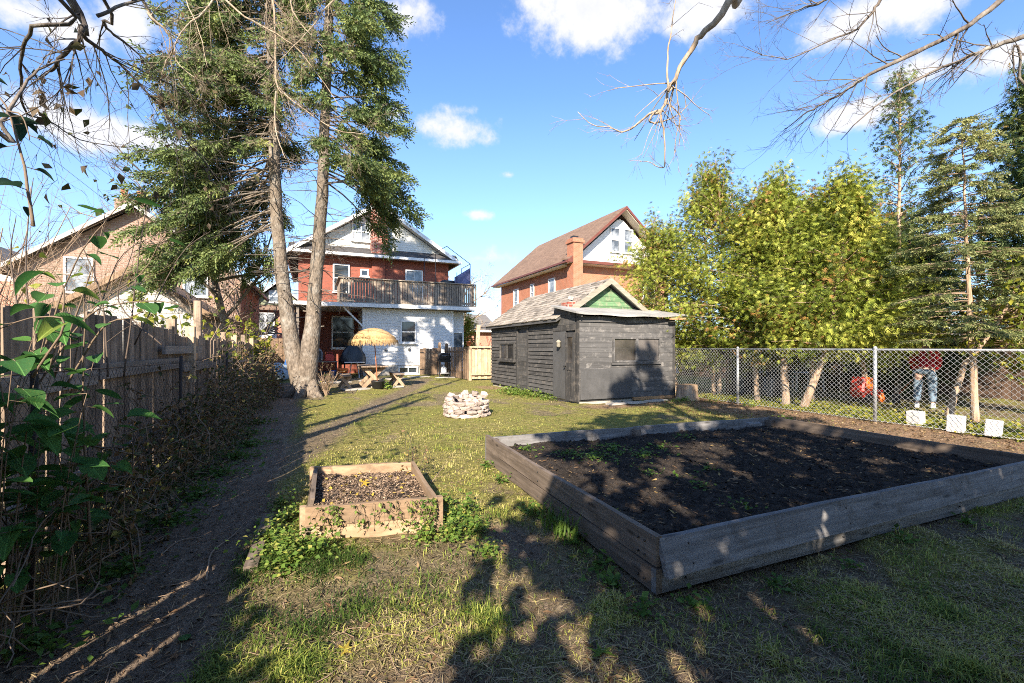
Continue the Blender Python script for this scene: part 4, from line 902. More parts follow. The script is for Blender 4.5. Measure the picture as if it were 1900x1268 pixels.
MB().bx(6.04, 6.15, 18.42, 18.52, 0, 1.46).build('post', M['gold_fence'], F2)
tag(MB().box((6.52, 18.8, 1.2), (.17, .05, 2.35), .1, .02, .06).build('leaning_plank', M['gold_fence'], bevel=.008), 'tall golden plank standing upright behind the sunlit fence panel', 'plank')
p = thing('flower_pot', (6.02, 18.62, 1.5), 'terracotta pot standing on the fence corner', 'pot')
q = MB(); q.lathe((6.05, 18.5, 1.46), [(.075, 0), (.11, .16), (.125, .16), (.125, .2), (.105, .2), (.09, .1)], 12); q.build('pot_body', M['terra'], p)
q = MB(); q.lathe((6.05, 18.5, 1.56), [(.088, 0), (.1, .06), (.05, .07)], 10); q.build('potting_soil', M['soil'], p)
SHADE_N = 13000
# ------------------------------------------------------------ woody growth
def rvec(rg): 
    v = Vector((rg.gauss(0, 1), rg.gauss(0, 1), rg.gauss(0, 1))); return v.normalized()
def grow(mb, p, d, L, r, lev, rg, wander=.22, lift=0.0, kids=(3, 5), ang=.75, lf=.6, tips=None, nseg=5, rend=.35, sides=None, t0=.25):
    p = Vector(p); d = Vector(d).normalized(); pts = [p.copy()]; rad = [r]; q = p.copy(); st = L / nseg; dirs = [d.copy()]
    for i in range(nseg):
        d = (d + rvec(rg) * wander + Vector((0, 0, lift))).normalized(); q = q + d * st; pts.append(q.copy()); dirs.append(d.copy())
        rad.append(r * (1 - (1 - rend) * (i + 1) / nseg))
    mb.tube(pts, rad, sides or (7 if r > .05 else 5 if r > .012 else 3), False)
    if lev > 0:
        for _ in range(rg.randint(*kids)):
            t = rg.uniform(t0, .98); i = min(int(t * nseg), nseg - 1); f = t * nseg - i
            b = pts[i].lerp(pts[i + 1], f); dd = dirs[i + 1]
            s = dd.cross(rvec(rg)).normalized(); nd = (dd * math.cos(ang * rg.uniform(.6, 1.3)) + s * math.sin(ang * rg.uniform(.6, 1.3))).normalized()
            grow(mb, b, nd, L * lf * rg.uniform(.6, 1.15) * (1.1 - .45 * t), max(rad[i] * .58, .0016), lev - 1, rg, wander * 1.1, lift, kids, ang, lf, tips, max(3, nseg - 1), rend, None, .2)
    if tips is not None and lev <= 1: tips += [(pts[j].copy(), dirs[j].copy()) for j in range(2, nseg + 1)]
    return pts
def limb(mb, pts, r0, r1, rg, twigs=8, tl=.7, lev=2, tips=None, lift=.03, kids=(2, 4), ang=.8, sides=8, wander=.2, t0=.1, tr=.45):
    "a main limb through given points with twigs growing from it"
    P = []
    for i in range(len(pts) - 1):
        a = pts[max(i - 1, 0)]; b = pts[i]; c = pts[i + 1]; e = pts[min(i + 2, len(pts) - 1)]
        for k in range(4):
            t = k / 4; P.append(.5 * ((2 * b) + (c - a) * t + (2 * a - 5 * b + 4 * c - e) * t * t + (3 * b - a - 3 * c + e) * t ** 3))
    P.append(pts[-1]); n = len(P)
    P = [p + rvec(rg) * (min(r0 * .35, .012) if 0 < i < n - 1 else 0) for i, p in enumerate(P)]
    rad = [r0 + (r1 - r0) * (i / (n - 1)) ** .8 for i in range(n)]
    mb.tube(P, rad, sides, True)
    for _ in range(twigs):
        i = int(rg.uniform(t0, .99) * (n - 1)); d = (P[i + 1] - P[i]).normalized(); s = d.cross(rvec(rg)).normalized(); a = ang * rg.uniform(.5, 1.25)
        grow(mb, P[i], d * math.cos(a) + s * math.sin(a), tl * rg.uniform(.5, 1.3), max(rad[i] * tr, .003), lev, rg, wander, lift, kids, .7, .6, tips)
    return P
def hang_leaves(name, tips, n, size, mat, parent, rg, droop=.8, vals=None):
    if not tips: return
    ps = [tips[rg.randrange(len(tips))] for _ in range(n)]
    pos = np.array([p for p, d in ps]); d = np.array([[rg.gauss(0, .6), rg.gauss(0, .6), -droop + rg.gauss(0, .4)] for _ in ps])
    rgn = np.random.default_rng(n)
    V, F = scatter(LEAF_T * np.array([1, 1.1, 1.6]), LEAF_F, pos, frames(d, roll=rgn.uniform(0, 6.28, n)), size * rgn.uniform(.6, 1.3, n))
    o = npmesh(name, V, F, mat, parent, attr={'v': np.repeat(rgn.random(n) if vals is None else vals, len(LEAF_T))}); o['kind'] = 'stuff'; return o

# needle sprig: a short twig bristling with needles
tv, tf = [], []
rgq = np.random.default_rng(4)
for i in range(10):
    x = .06 + .84 * i / 9; a = i * 2.4 + rgq.uniform(-.3, .3); l = .24 * (1 - .35 * i / 9); c, s = math.cos(a), math.sin(a); w = .052
    k = len(tv); tv += [[x - .03, c * .005, s * .005], [x + .55 * l, c * l * .6 - s * w, s * l * .6 + c * w], [x + 1.0 * l, c * l, s * l], [x + .55 * l, c * l * .6 + s * w, s * l * .6 - c * w]]
    tf.append([k, k + 1, k + 2, k + 3])
SPR_V, SPR_F = np.array(tv), np.array(tf)
# cedar spray: a flat drooping fan
tv, tf = [], []
for i, (x, sd, l, a) in enumerate([(0, 0, 1.0, 0), (.08, 1, .62, .62), (.14, -1, .60, .58), (.34, 1, .52, .5), (.40, -1, .48, .5)]):
    c, s = math.cos(a), math.sin(a) * sd; w = .056; k = len(tv)
    z = lambda q: -.22 * q * q
    for u, vv in ((.12, -w), (1, 0), (.12, w)):
        X = x + c * u * l - s * vv; Yy = s * u * l + c * vv; tv.append([X, Yy, z(X) + .05 * abs(Yy)])
    tf.append([k, k + 1, k + 2])
CED_V, CED_F = np.array(tv), np.array(tf)

# ------------------------------------------------------------ the twin-trunked spruce
LEFT = np.array([-CA, SA, 0]); TOCAM = np.array([-SA, -CA, 0])
rg = random.Random(77); B = GR(566, 737)
SP = thing('spruce_tree', (B.x, B.y, 0), 'tall twin-trunked spruce in front of the red brick house', 'tree')
TR = {'l': [(572, 742), (552, 690), (535, 600), (520, 480), (511, 350), (509, 200), (503, 80), (497, -40), (495, -170), (497, -330)],
      'r': [(566, 744), (571, 690), (582, 580), (590, 470), (598, 360), (604, 200), (610, 60), (613, -60), (615, -180), (618, -290)]}
RD = {'l': [.34, .265, .20, .175, .155, .135, .13, .10, .06, .015], 'r': [.35, .27, .20, .18, .155, .13, .12, .09, .05, .012]}
TP = {}
for k in 'lr':
    pts = [PX(a, b, 13.2 + (.15 if k == 'l' else -.05) * min(i, 4) / 4) for i, (a, b) in enumerate(TR[k])]
    pts[0].z = -.1; TP[k] = pts
    m = MB(); P = limb(m, pts, RD[k][0], RD[k][-1], rg, 0, sides=14)
    m2 = MB(); ns = len(P); rr = np.interp(np.linspace(0, 9, ns), range(10), RD[k]); m2.tube(P, [x * rg.uniform(.96, 1.05) for x in rr], 16)
    m2.build('trunk', M['spruce_bark'], SP)
    bm = MB()
    for j in range(9):                                        # branch stubs and scars
        z = rg.uniform(1.8, 4.6); i = min(range(ns), key=lambda q: abs(P[q].z - z)); a = rg.uniform(0, 6.28)
        bm.tube([P[i], P[i] + Vector((math.cos(a), math.sin(a), .15)) * (rr[i] + rg.uniform(.05, .14))], [.03, .018], 6)
    for j in range(6):                                        # root flare
        a = j * 1.05 + rg.uniform(-.2, .2); d = Vector((math.cos(a), math.sin(a), 0)); bm.tube([P[0] + d * .1 + Vector((0, 0, .55)), P[0] + d * .38 + Vector((0, 0, .16)), P[0] + d * .72 + Vector((0, 0, .02))], [.17, .13, .03], 8)
    o = bm.build('branch_stub', M['spruce_bark'], SP); o['kind'] = 'stuff'
def trunk_at(k, z):
    P = TP[k]
    for a, b in zip(P[:-1], P[1:]):
        if a.z <= z <= b.z: return a.lerp(b, (z - a.z) / (b.z - a.z))
    return P[-1]
bm = MB(); dead = MB(); SPOS, SDIR, SVAL = [], [], []
prof = {'l': ([3.6, 4.3, 5.5, 7.5, 9.5, 11.5, 14, 16.5], [2.6, 3.9, 4.1, 3.3, 2.9, 2.7, 1.9, .6]), 'r': ([3.9, 4.6, 5.8, 7.2, 8.4, 10, 12, 14, 15.5], [2.2, 3.0, 3.2, 2.6, 1.9, 2.3, 1.9, 1.1, .5])}
for k, nb in (('l', 160), ('r', 90)):
    for j in range(nb):
        z = (4.9 if k == 'l' else 6.1) + (10.7 if k == 'l' else 8.5) * (j + rg.random()) / nb; low = max(0, 1 - (z - (4.9 if k == 'l' else 6.1)) / 3.2)
        side = rg.gauss(0, .55) if (rg.random() < .55 or z < 8.0) else rg.uniform(-3.1, 3.1)       # angle off the outer side
        if z > 11: side = rg.uniform(-3.1, 3.1)
        L = np.interp(z, *prof[k]) * rg.uniform(.62, 1.08) * (1 if abs(side) < 1.2 else .5)
        out = LEFT * (1 if k == 'l' else -1); hd = out * math.cos(side) + TOCAM * math.sin(side)
        p = trunk_at(k, z); d = Vector((hd[0], hd[1], rg.uniform(-.25, .4) - .35 * low)); pts = [p]; q = p.copy(); n = 8
        for i in range(n):
            dz = -.16 * (1 - i / n) + (.10 - .12 * low) * (i / n); d = (d + Vector((0, 0, dz * .55)) + rvec(rg) * .07).normalized(); q = q + d * (L / n); pts.append(q.copy())
        bm.tube(pts, [.027 * (1 - .85 * i / n) + .004 for i in range(n + 1)], 4, False)
        nl = int(7 + L * 7)
        for s in range(nl):
            t = rg.uniform(.42 if low > 0 else .24, 1.0); i = min(int(t * n), n - 1); b = pts[i].lerp(pts[i + 1], t * n - i); dd = (pts[i + 1] - pts[i]).normalized()
            sd = dd.cross(Vector((0, 0, 1))).normalized() * rg.choice([-1, 1]); bl = (.35 + .55 * (1 - t) * min(L / 3, 1.2)) * rg.uniform(.6, 1.25)
            d2 = (dd * .7 + sd * rg.uniform(.3, .9) + Vector((0, 0, -rg.uniform(-.15, .6)))).normalized(); e = b + d2 * bl
            bm.tube([b, e], [.008, .003], 3, False); tone = rg.gauss(.0, .16)
            ns = max(3, int(bl / .075))
            for w in range(ns):
                f = (w + rg.random() * .7) / ns; c = b.lerp(e, f); d3 = (d2 + rvec(rg) * .55 + Vector((0, 0, -.15))).normalized()
                SPOS.append(c); SDIR.append(d3); SVAL.append(min(1, max(0, .48 + tone + rg.gauss(0, .11))))
    for j in range(60):                                      # dead grey lower branches
        z = rg.uniform(2.6, 8.5); side = rg.uniform(-3.1, 3.1); out = LEFT * (1 if k == 'l' else -1); hd = out * math.cos(side) + TOCAM * math.sin(side)
        grow(dead, trunk_at(k, z), (hd[0], hd[1], rg.uniform(-.25, .2)), rg.uniform(.5, 1.7), .014, 2, rg, .16, -.03, (2, 4), .7, .55)
o = bm.build('branches', M['spruce_bark'], SP); o['kind'] = 'stuff'
o = dead.build('dead_branches', M['bark_grey'], SP); o['kind'] = 'stuff'
K = len(SPOS); rgn = np.random.default_rng(3)
V, F = scatter(SPR_V, SPR_F, np.array(SPOS), frames(np.array(SDIR), roll=rgn.uniform(0, 6.28, K)), rgn.uniform(.25, .44, K))
o = npmesh('needles', V, F, M['spruce'], SP, attr={'v': np.repeat(np.array(SVAL), len(SPR_V))}); o['kind'] = 'stuff'

# ------------------------------------------------------------ cedars
def cedar(name, label, base, H, rad, nb, per, seed, zlow=1.0, lean=(0, 0), mat='cedar', trunks=1, top=.8, spray=.162, group=None, brown=.05, rx=1.0, tr=.09, shape=1.5, sparse=1.0, topb=.5, bend=None):
    rg = random.Random(seed); rn = np.random.default_rng(seed); b = Vector((base[0], base[1], 0)); T = thing(name, b, label, 'tree', group); P0 = []
    for k in range(trunks):
        a = 2.1 * k + seed; off = Vector((math.cos(a), math.sin(a), 0)) * (.16 if trunks > 1 else 0); ln = Vector((lean[0], lean[1], 0)) + off * 1.5
        h = H * (top if k == 0 else rg.uniform(.6, .8)); pts = [b + off * .6 + Vector((0, 0, -.05))]
        for i in range(1, 7): t = i / 6; pts.append(b + off + ln * (t ** .7) + Vector((rg.gauss(0, .04), rg.gauss(0, .04), h * t)))
        m = MB(); P = limb(m, pts, tr * (1 if k == 0 else .75), .012, rg, 0, sides=9); m.build('trunk', M['cedar_bark'], T); P0.append(P)
    br = MB(); pos, dr, val = [], [], []
    for j in range(nb):
        u = (j + rg.random()) / nb; z = zlow + (H - zlow) * u ** 1.05; P = P0[j % trunks]; zt = min(z - .12 * rad, P[-1].z)
        p = min(P, key=lambda q: abs(q.z - zt)); p = Vector((p.x, p.y, max(zt, .3)))
        prof_ = rad * max(.10, (1 - max(u, 0) ** shape)) * (.75 + .25 * min(1, u * 6)) * rg.uniform(.55, 1.12)
        a = rg.uniform(0, 6.283); e = Vector((p.x + math.cos(a) * prof_ * rx, p.y + math.sin(a) * prof_, z + rg.uniform(-.1, .35)))
        mid = p.lerp(e, .5) + Vector((0, 0, .12)); br.tube([p, mid, e], [.016, .010, .003], 3, False)
        tone = rg.gauss(0, .2); bb = rg.random() < brown + max(0, u - .6) * topb * .6; n = max(4, int(3.0 * per * rg.uniform(.55, 1.3) * sparse))
        for w in range(n):
            f = rg.uniform(.30, 1.05); c = p.lerp(e, f) + Vector((rg.gauss(0, .15), rg.gauss(0, .15), rg.gauss(0, .17) - .05))
            o_ = Vector((math.cos(a), math.sin(a), 0)); d = o_ * rg.uniform(.2, 1.0) + rvec(rg) * .6 + Vector((0, 0, -.2))
            pos.append(c); dr.append(d); v = .54 + tone + rg.gauss(0, .09)
            val.append(.86 + .14 * rg.random() if (bb and rg.random() < .6) else min(.85, max(0, v)))
    o = br.build('branches', M['cedar_bark'], T); o['kind'] = 'stuff'; K = len(pos)
    V, F = scatter(CED_V, CED_F, np.array(pos), frames(np.array(dr), roll=rn.uniform(-1.2, 1.2, K)), spray * rn.uniform(.6, 1.25, K))
    o = npmesh('crown', V, F, M[mat], T, attr={'v': np.repeat(np.array(val), len(CED_V))}); o['kind'] = 'stuff'; return T
GC = 'cedars along the chain link fence'
cedar('cedar_tree', 'leftmost cedar beside the black shed corner', (10.5, 11.1), 5.4, 1.9, 170, 30, 1, 1.0, (-.3, .2), shape=2.6, trunks=2, group=GC)
cedar('cedar_tree', 'tallest brown-tipped cedar of the row, behind the nearest shed corner', (10.9, 9.9), 6.9, 2.0, 210, 32, 2, 1.0, (.1, .1), shape=2.6, trunks=2, group=GC, topb=.8)
cedar('cedar_tree', 'cedar with slender trunk right of the first fence post', (10.5, 8.3), 5.3, 1.6, 150, 30, 3, 1.35, (.15, .1), shape=2.6, group=GC, brown=.06, tr=.075)
cedar('cedar_tree', 'cedar with upright thick trunk left of the white garden table', (10.4, 7.45), 5.7, 1.5, 150, 30, 4, 1.5, (.4, .4), shape=2.6, group=GC, topb=.9, tr=.10)
cedar('cedar_tree', 'cedar leaning right over the white garden table', (10.35, 7.0), 5.3, 1.7, 170, 32, 5, 1.45, (.75, -.45), shape=1.7, group=GC, brown=.08, topb=.7, tr=.10)
cedar('cedar_tree', 'low spreading cedar overhanging the second fence post', (12.9, 7.2), 4.9, 1.9, 170, 30, 6, 1.3, (-.2, -.1), shape=1.8, group=GC, tr=.085)
cedar('cedar_tree', 'bushy cedar filling the gap behind the two leftmost cedars', (11.9, 9.0), 5.9, 1.9, 180, 30, 61, 1.2, (0, 0), group=GC, shape=2.2, topb=.8)
cedar('cedar_tree', 'bushy cedar standing behind the leaning cedar trunk', (12.0, 7.9), 5.4, 1.8, 180, 30, 62, 1.4, (0, 0), group=GC, shape=2.2, topb=.8)
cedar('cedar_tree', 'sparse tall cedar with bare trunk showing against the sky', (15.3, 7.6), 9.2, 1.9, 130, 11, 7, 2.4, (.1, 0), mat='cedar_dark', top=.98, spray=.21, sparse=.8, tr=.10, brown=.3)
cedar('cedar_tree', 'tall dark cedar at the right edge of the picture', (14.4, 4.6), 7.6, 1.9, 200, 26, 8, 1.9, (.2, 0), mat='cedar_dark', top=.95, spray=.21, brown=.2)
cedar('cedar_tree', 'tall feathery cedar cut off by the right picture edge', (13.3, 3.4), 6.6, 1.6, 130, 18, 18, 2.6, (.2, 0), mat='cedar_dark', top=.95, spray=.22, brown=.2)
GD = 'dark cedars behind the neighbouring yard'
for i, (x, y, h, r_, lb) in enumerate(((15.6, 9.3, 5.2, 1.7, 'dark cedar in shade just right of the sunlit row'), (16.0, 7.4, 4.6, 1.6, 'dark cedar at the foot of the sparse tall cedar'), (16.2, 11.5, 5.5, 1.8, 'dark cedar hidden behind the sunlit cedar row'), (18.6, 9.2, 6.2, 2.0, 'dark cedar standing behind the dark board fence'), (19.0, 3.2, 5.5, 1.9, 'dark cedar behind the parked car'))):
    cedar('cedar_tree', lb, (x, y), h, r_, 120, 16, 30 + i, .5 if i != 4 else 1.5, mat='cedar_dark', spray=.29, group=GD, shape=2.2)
cedar('cedar_tree', 'small green cedar seen in the gap between deck and shed', (8.9, 27.5), 3.3, 1.0, 60, 20, 40, .3, spray=.22, brown=.05)

# ------------------------------------------------------------ the young spruce with the bare stem on the right
rg = random.Random(31); b = Vector((11.6, 4.5, 0)); T = thing('young_spruce', b, 'slender young spruce with pale bare stem behind the chain link fence', 'tree')
m = MB(); pts = [b + Vector((0, 0, -.05))] + [b + Vector((-.03 * i + rg.gauss(0, .02), .02 * i, .93 * i)) for i in range(1, 7)]
P = limb(m, pts, .072, .008, rg, 0, sides=10); m.build('trunk', M['cedar_bark'], T)
bm = MB(); SPOS, SDIR, SVAL = [], [], []
for j in range(130):
    z = 1.55 + 4.2 * ((j + rg.random()) / 130); p = min(P, key=lambda q: abs(q.z - z)); p = Vector((p.x, p.y, z)); a = rg.uniform(0, 6.28); L = (1.25 * (1 - ((z - 1.4) / 4.6)) ** .8 + .15) * rg.uniform(.7, 1.15)
    d = Vector((math.cos(a), math.sin(a), .1)); q = p.copy(); pp = [p]
    for i in range(5): d = (d + Vector((0, 0, -.05)) + rvec(rg) * .08).normalized(); q = q + d * L / 5; pp.append(q.copy())
    bm.tube(pp, [.012, .010, .008, .006, .004, .002], 3, False)
    for s in range(int(5 + 9 * L)):
        t = rg.uniform(.3, 1); i = min(int(t * 5), 4); c = pp[i].lerp(pp[i + 1], t * 5 - i); sd = d.cross(Vector((0, 0, 1))).normalized() * rg.choice([-1, 1]); e = c + (d * .8 + sd * .8 + Vector((0, 0, -.25))).normalized() * rg.uniform(.1, .3)
        bm.tube([c, e], [.004, .002], 3, False)
        for w in range(6 if z > 2.6 or rg.random() < .6 else 2): SPOS.append(c.lerp(e, rg.random())); SDIR.append((e - c).normalized() + rvec(rg) * .4); SVAL.append(min(1, max(0, rg.gauss(.45 + .2 * (z > 5), .2))))
o = bm.build('branches', M['twig'], T); o['kind'] = 'stuff'; K = len(SPOS); rgn = np.random.default_rng(5)
V, F = scatter(SPR_V, SPR_F, np.array(SPOS), frames(np.array(SDIR), roll=rgn.uniform(0, 6.28, K)), rgn.uniform(.10, .18, K))
o = npmesh('needles', V, F, M['blue_spruce'], T, attr={'v': np.repeat(np.array(SVAL), len(SPR_V))}); o['kind'] = 'stuff'
# leaning bare trunk beside it
m = MB(); rg = random.Random(6); T = thing('leaning_tree', (*PX(1762, 700, 9.3).xy, 0), 'bent bare trunk leaning right behind the middle concrete block', 'tree')
limb(m, [PX(1760, 778, 9.3), PX(1768, 740, 9.3), PX(1783, 700, 9.25), PX(1792, 672, 9.2), PX(1812, 655, 9.1), PX(1850, 600, 8.9), PX(1890, 530, 8.8)], .075, .02, rg, 0, sides=9); m.build('trunk', M['cedar_bark'], T)
tp = []; m = MB()
for k in range(26): grow(m, Vector((12.2, 4.4, 1.8)) + rvec(rg) * .4, (rg.uniform(-.6, .9), rg.uniform(-.9, .3), rg.uniform(-.1, .6)), rg.uniform(.7, 1.4), .012, 2, rg, .2, -.02, (2, 4), .7, .6, tp)
o = m.build('branches', M['twig'], T); o['kind'] = 'stuff'
hang_leaves('leaves', tp, 1500, .10, M['lime_leaf'], T, rg, .3)

# ------------------------------------------------------------ bare trees
def bare_tree(label, base, h, r, seed, mat='bark_grey', lev=3, nl=9, leaves=0, spread=1.0, lean=(0, 0), name='bare_tree', leafmat_='shade_leaf', zl=.35):
    rg = random.Random(seed); b = Vector((base[0], base[1], -.05)); T = thing(name, (base[0], base[1], 0), label, 'tree')
    pts = [b]
    for i in range(1, 6): t = i / 5; pts.append(b + Vector((lean[0] * t + rg.gauss(0, .05) * h * .2, lean[1] * t + rg.gauss(0, .05) * h * .2, h * .8 * t)))
    m = MB(); P = limb(m, pts, r, r * .3, rg, 0, sides=9); m.build('trunk', M[mat], T); tips = []; w = MB()
    for k in range(nl):
        i = int(len(P) * (zl + (1 - zl) * k / nl)); i = min(i, len(P) - 2); a = k * 2.4 + rg.random(); d = Vector((math.cos(a) * spread, math.sin(a) * spread, rg.uniform(.3, .9)))
        grow(w, P[i], d, h * rg.uniform(.3, .48), r * .42 * (1 - .5 * k / nl), lev, rg, .17, .04, (4, 6), .65, .58, tips, 6)
    o = w.build('branches', M[mat], T); o['kind'] = 'stuff'
    if leaves: hang_leaves('leaves', tips, leaves, .10, M[leafmat_], T, rg)
    return T
bare_tree('vine-clad bare tree leaning left behind the fence end', (-2.35, 17.2), 7.5, .17, 51, nl=11, lean=(-1.0, .4), leaves=60, zl=.25)
bare_tree('slim bare tree rising beside the tan house', (-4.2, 25.5), 8.2, .14, 52, nl=9, mat='bark_warm')
bare_tree('thin bare tree on the skyline left of the tan house chimney', (-9.2, 38), 15.0, .2, 53, nl=9, mat='bark_warm')
bare_tree('distant bare tree between deck and orange brick house', (13.3, 42), 9.5, .2, 54, nl=10, mat='bark_warm', leaves=300)
bare_tree('bare tree behind the far house left of the spruce', (-5.5, 60), 11, .25, 55, nl=9, mat='bark_warm')

# overhanging tree at top left, rooted beyond the fence outside the picture
rg = random.Random(91); T = thing('overhanging_tree', (-3.6, 2.2, 0), 'dark bare branches with a few brown leaves hanging in from the top left', 'tree')
m = MB(); trunkp = [Vector((-3.6, 2.2, -.1)), Vector((-3.55, 2.25, 2.5)), Vector((-3.4, 2.4, 4.5)), Vector((-3.0, 2.8, 6.5))]
limb(m, trunkp, .17, .07, rg, 0, sides=10); m.build('trunk', M['bark_grey'], T); tips = []
def lw(pxs, D0, D1, start, r0, r1, tw, tl, mat, parent, lev=2, kids=(2, 4), tips=tips, lift=-.02, t0=.35, tr=.42):
    n = len(pxs); pts = ([start] if start is not None else []) + [PX(a, b, D0 + (D1 - D0) * i / max(1, n - 1)) for i, (a, b) in enumerate(pxs)]
    m = MB(); limb(m, pts, r0, r1, rg, tw, tl, lev, tips, lift, kids, .75, 7, .17, t0, tr); return m.build('limb', mat, parent)
S1 = trunkp[2]; S2 = trunkp[3]
lw([(100, -60), (149, 56), (118, 100), (93, 132)], 3.6, 3.9, S2, .026, .013, 16, .7, M['bark_dark'], T)
lw([(110, -30), (150, 60), (190, 95), (220, 118), (290, 190), (345, 262), (405, 330)], 3.7, 5.2, S2, .026, .004, 30, .9, M['bark_dark'], T)
lw([(170, -40), (190, 40), (225, 75), (300, 135), (390, 200)], 4.2, 5.4, S2, .022, .003, 22, .8, M['bark_dark'], T)
lw([(85, -30), (60, 50), (42, 100), (40, 160), (48, 210), (90, 225), (150, 260), (240, 275)], 3.0, 4.0, S1, .017, .003, 18, .6, M['bark_dark'], T)
lw([(-60, 200), (0, 225), (35, 172), (70, 130), (120, 110)], 2.6, 3.0, S1, .016, .005, 10, .5, M['bark_grey'], T)
lw([(250, -20), (275, 25), (310, 60), (320, 90), (305, 118)], 4.6, 5.0, S2, .02, .005, 12, .7, M['bark_warm'], T)
lw([(180, 30), (230, 10), (285, -5)], 4.0, 4.2, None, .016, .010, 6, .5, M['bark_dark'], T)
hang_leaves('leaves', tips, 170, .085, M['shade_leaf'], T, rg)
# sunlit bare crown in front of the spruce, its slender stem rising from the fence line
T = thing('slender_bare_tree', (-4.2, 2.0, 0), 'pale sunlit bare branches drooping in front of the spruce crown', 'tree')
m = MB(); q = [Vector((-4.2, 2.0, -.05)), Vector((-4.1, 2.2, 4.0)), Vector((-3.2, 4.0, 8.0)), Vector((-1.4, 7.0, 10.4)), Vector((.0, 9.0, 10.2))]; limb(m, q, .11, .045, rg, 0, sides=8); m.build('trunk', M['bark_warm'], T); tips2 = []
for pxs, r0, tw in (([(470, -70), (505, 0), (512, 90), (512, 150), (525, 175)], .038, 22), ([(400, -60), (440, 20), (500, 55), (560, 100), (640, 210)], .03, 20), ([(560, -60), (540, 0), (555, 40), (600, 90)], .03, 16), ([(420, -40), (380, 20), (335, 60), (325, 110), (370, 150)], .028, 20), ([(640, -50), (600, 20), (570, 60), (520, 110)], .026, 16),
                    ([(512, 120), (515, 160), (560, 200), (620, 240), (680, 250)], .022, 12), ([(330, -60), (345, 0), (370, 60), (385, 125)], .02, 12), ([(512, 170), (510, 230), (520, 270), (530, 295)], .018, 6)):
    lw(pxs, 9.0, 8.6, q[-1] if pxs[0][1] < 0 else None, r0, .005, tw, .85, M['bark_warm'], T, 3, (3, 4), tips2, -.01, .2)
hang_leaves('leaves', tips2, 60, .10, M['dead_leaf'] if False else M['shade_leaf'], T, rg)
# tree at the right, rooted behind the camera, limbs reaching in at the top right
rg = random.Random(17); T = thing('overhanging_tree', (8.2, -.4, 0), 'long bare limbs reaching in from the top right corner', 'tree')
m = MB(); q = [Vector((8.4, -.6, -.1)), Vector((8.3, -.5, 2.5)), Vector((8.0, -.3, 4.6)), Vector((7.4, .0, 6.4))]; limb(m, q, .2, .09, rg, 0, sides=10); m.build('trunk', M['bark_grey'], T); t3 = []
lw([(1960, -90), (1850, 5), (1800, 45), (1700, 98), (1610, 140), (1575, 165), (1530, 190), (1490, 215), (1455, 240)], 5.2, 5.6, q[3], .045, .004, 30, .6, M['bark_grey'], T, 2, (2, 4), t3, .04)
lw([(1990, 30), (1900, 68), (1830, 92), (1790, 108), (1700, 150), (1620, 200), (1560, 260)], 5.0, 5.4, q[2], .04, .004, 26, .55, M['bark_grey'], T, 2, (2, 4), t3, .04)
lw([(1700, -90), (1640, -10), (1620, 20), (1590, 55), (1540, 75), (1460, 110), (1380, 88)], 5.6, 5.8, q[3], .03, .003, 26, .6, M['bark_grey'], T, 2, (2, 3), t3)
lw([(1640, -60), (1545, -5), (1500, 12), (1470, 22), (1420, 45)], 5.4, 5.8, q[3], .026, .003, 16, .6, M['bark_grey'], T, 2, (2, 3), t3)
lw([(1980, 170), (1890, 85), (1880, 120), (1890, 170)], 4.6, 4.7, q[2], .02, .003, 8, .5, M['bark_grey'], T, 2, (2, 3), t3)
# tree behind the camera: its crown shades the big bed, one long limb drops into view
rg = random.Random(44); BT = thing('shade_tree', (.7, -3.6, 0), 'pale crooked limb dropping from the top edge against the sky', 'tree')
m = MB(); q = [Vector((.7, -3.6, -.1)), Vector((.75, -3.5, 2.2)), Vector((.85, -3.3, 4.4)), Vector((.9, -3.1, 6.2)), Vector((.9, -3.0, 9.0))]; limb(m, q, .22, .04, rg, 0, sides=10); m.build('trunk', M['bark_warm'], BT); t4 = []
lw([(1440, -130), (1358, -5), (1322, 45), (1295, 72), (1272, 108), (1252, 145), (1240, 172), (1228, 208)], 4.0, 4.3, q[3], .042, .012, 12, .5, M['bark_warm'], BT, 2, (2, 3), t4, .02, .72)
lw([(1228, 208), (1212, 212), (1205, 226), (1222, 228), (1255, 215), (1275, 195)], 4.3, 4.4, None, .015, .003, 6, .3, M['bark_warm'], BT, 1, (1, 3), t4)
lw([(1228, 205), (1205, 212), (1170, 240), (1150, 244), (1130, 236), (1100, 232), (1072, 208)], 4.3, 4.6, None, .013, .003, 8, .3, M['bark_warm'], BT, 1, (1, 3), t4)
lw([(1225, 210), (1232, 250), (1233, 300), (1228, 312), (1200, 300), (1168, 298)], 4.3, 4.3, None, .010, .002, 5, .2, M['bark_warm'], BT, 1, (1, 2), t4)
lw([(1240, 170), (1238, 110), (1245, 60), (1252, 10), (1262, -20)], 4.2, 4.3, None, .012, .002, 8, .3, M['bark_warm'], BT, 1, (1, 3), t4)
lw([(1235, 190), (1262, 215), (1255, 250), (1250, 300)], 4.3, 4.4, None, .008, .002, 5, .2, M['bark_warm'], BT, 1, (1, 2), t4)
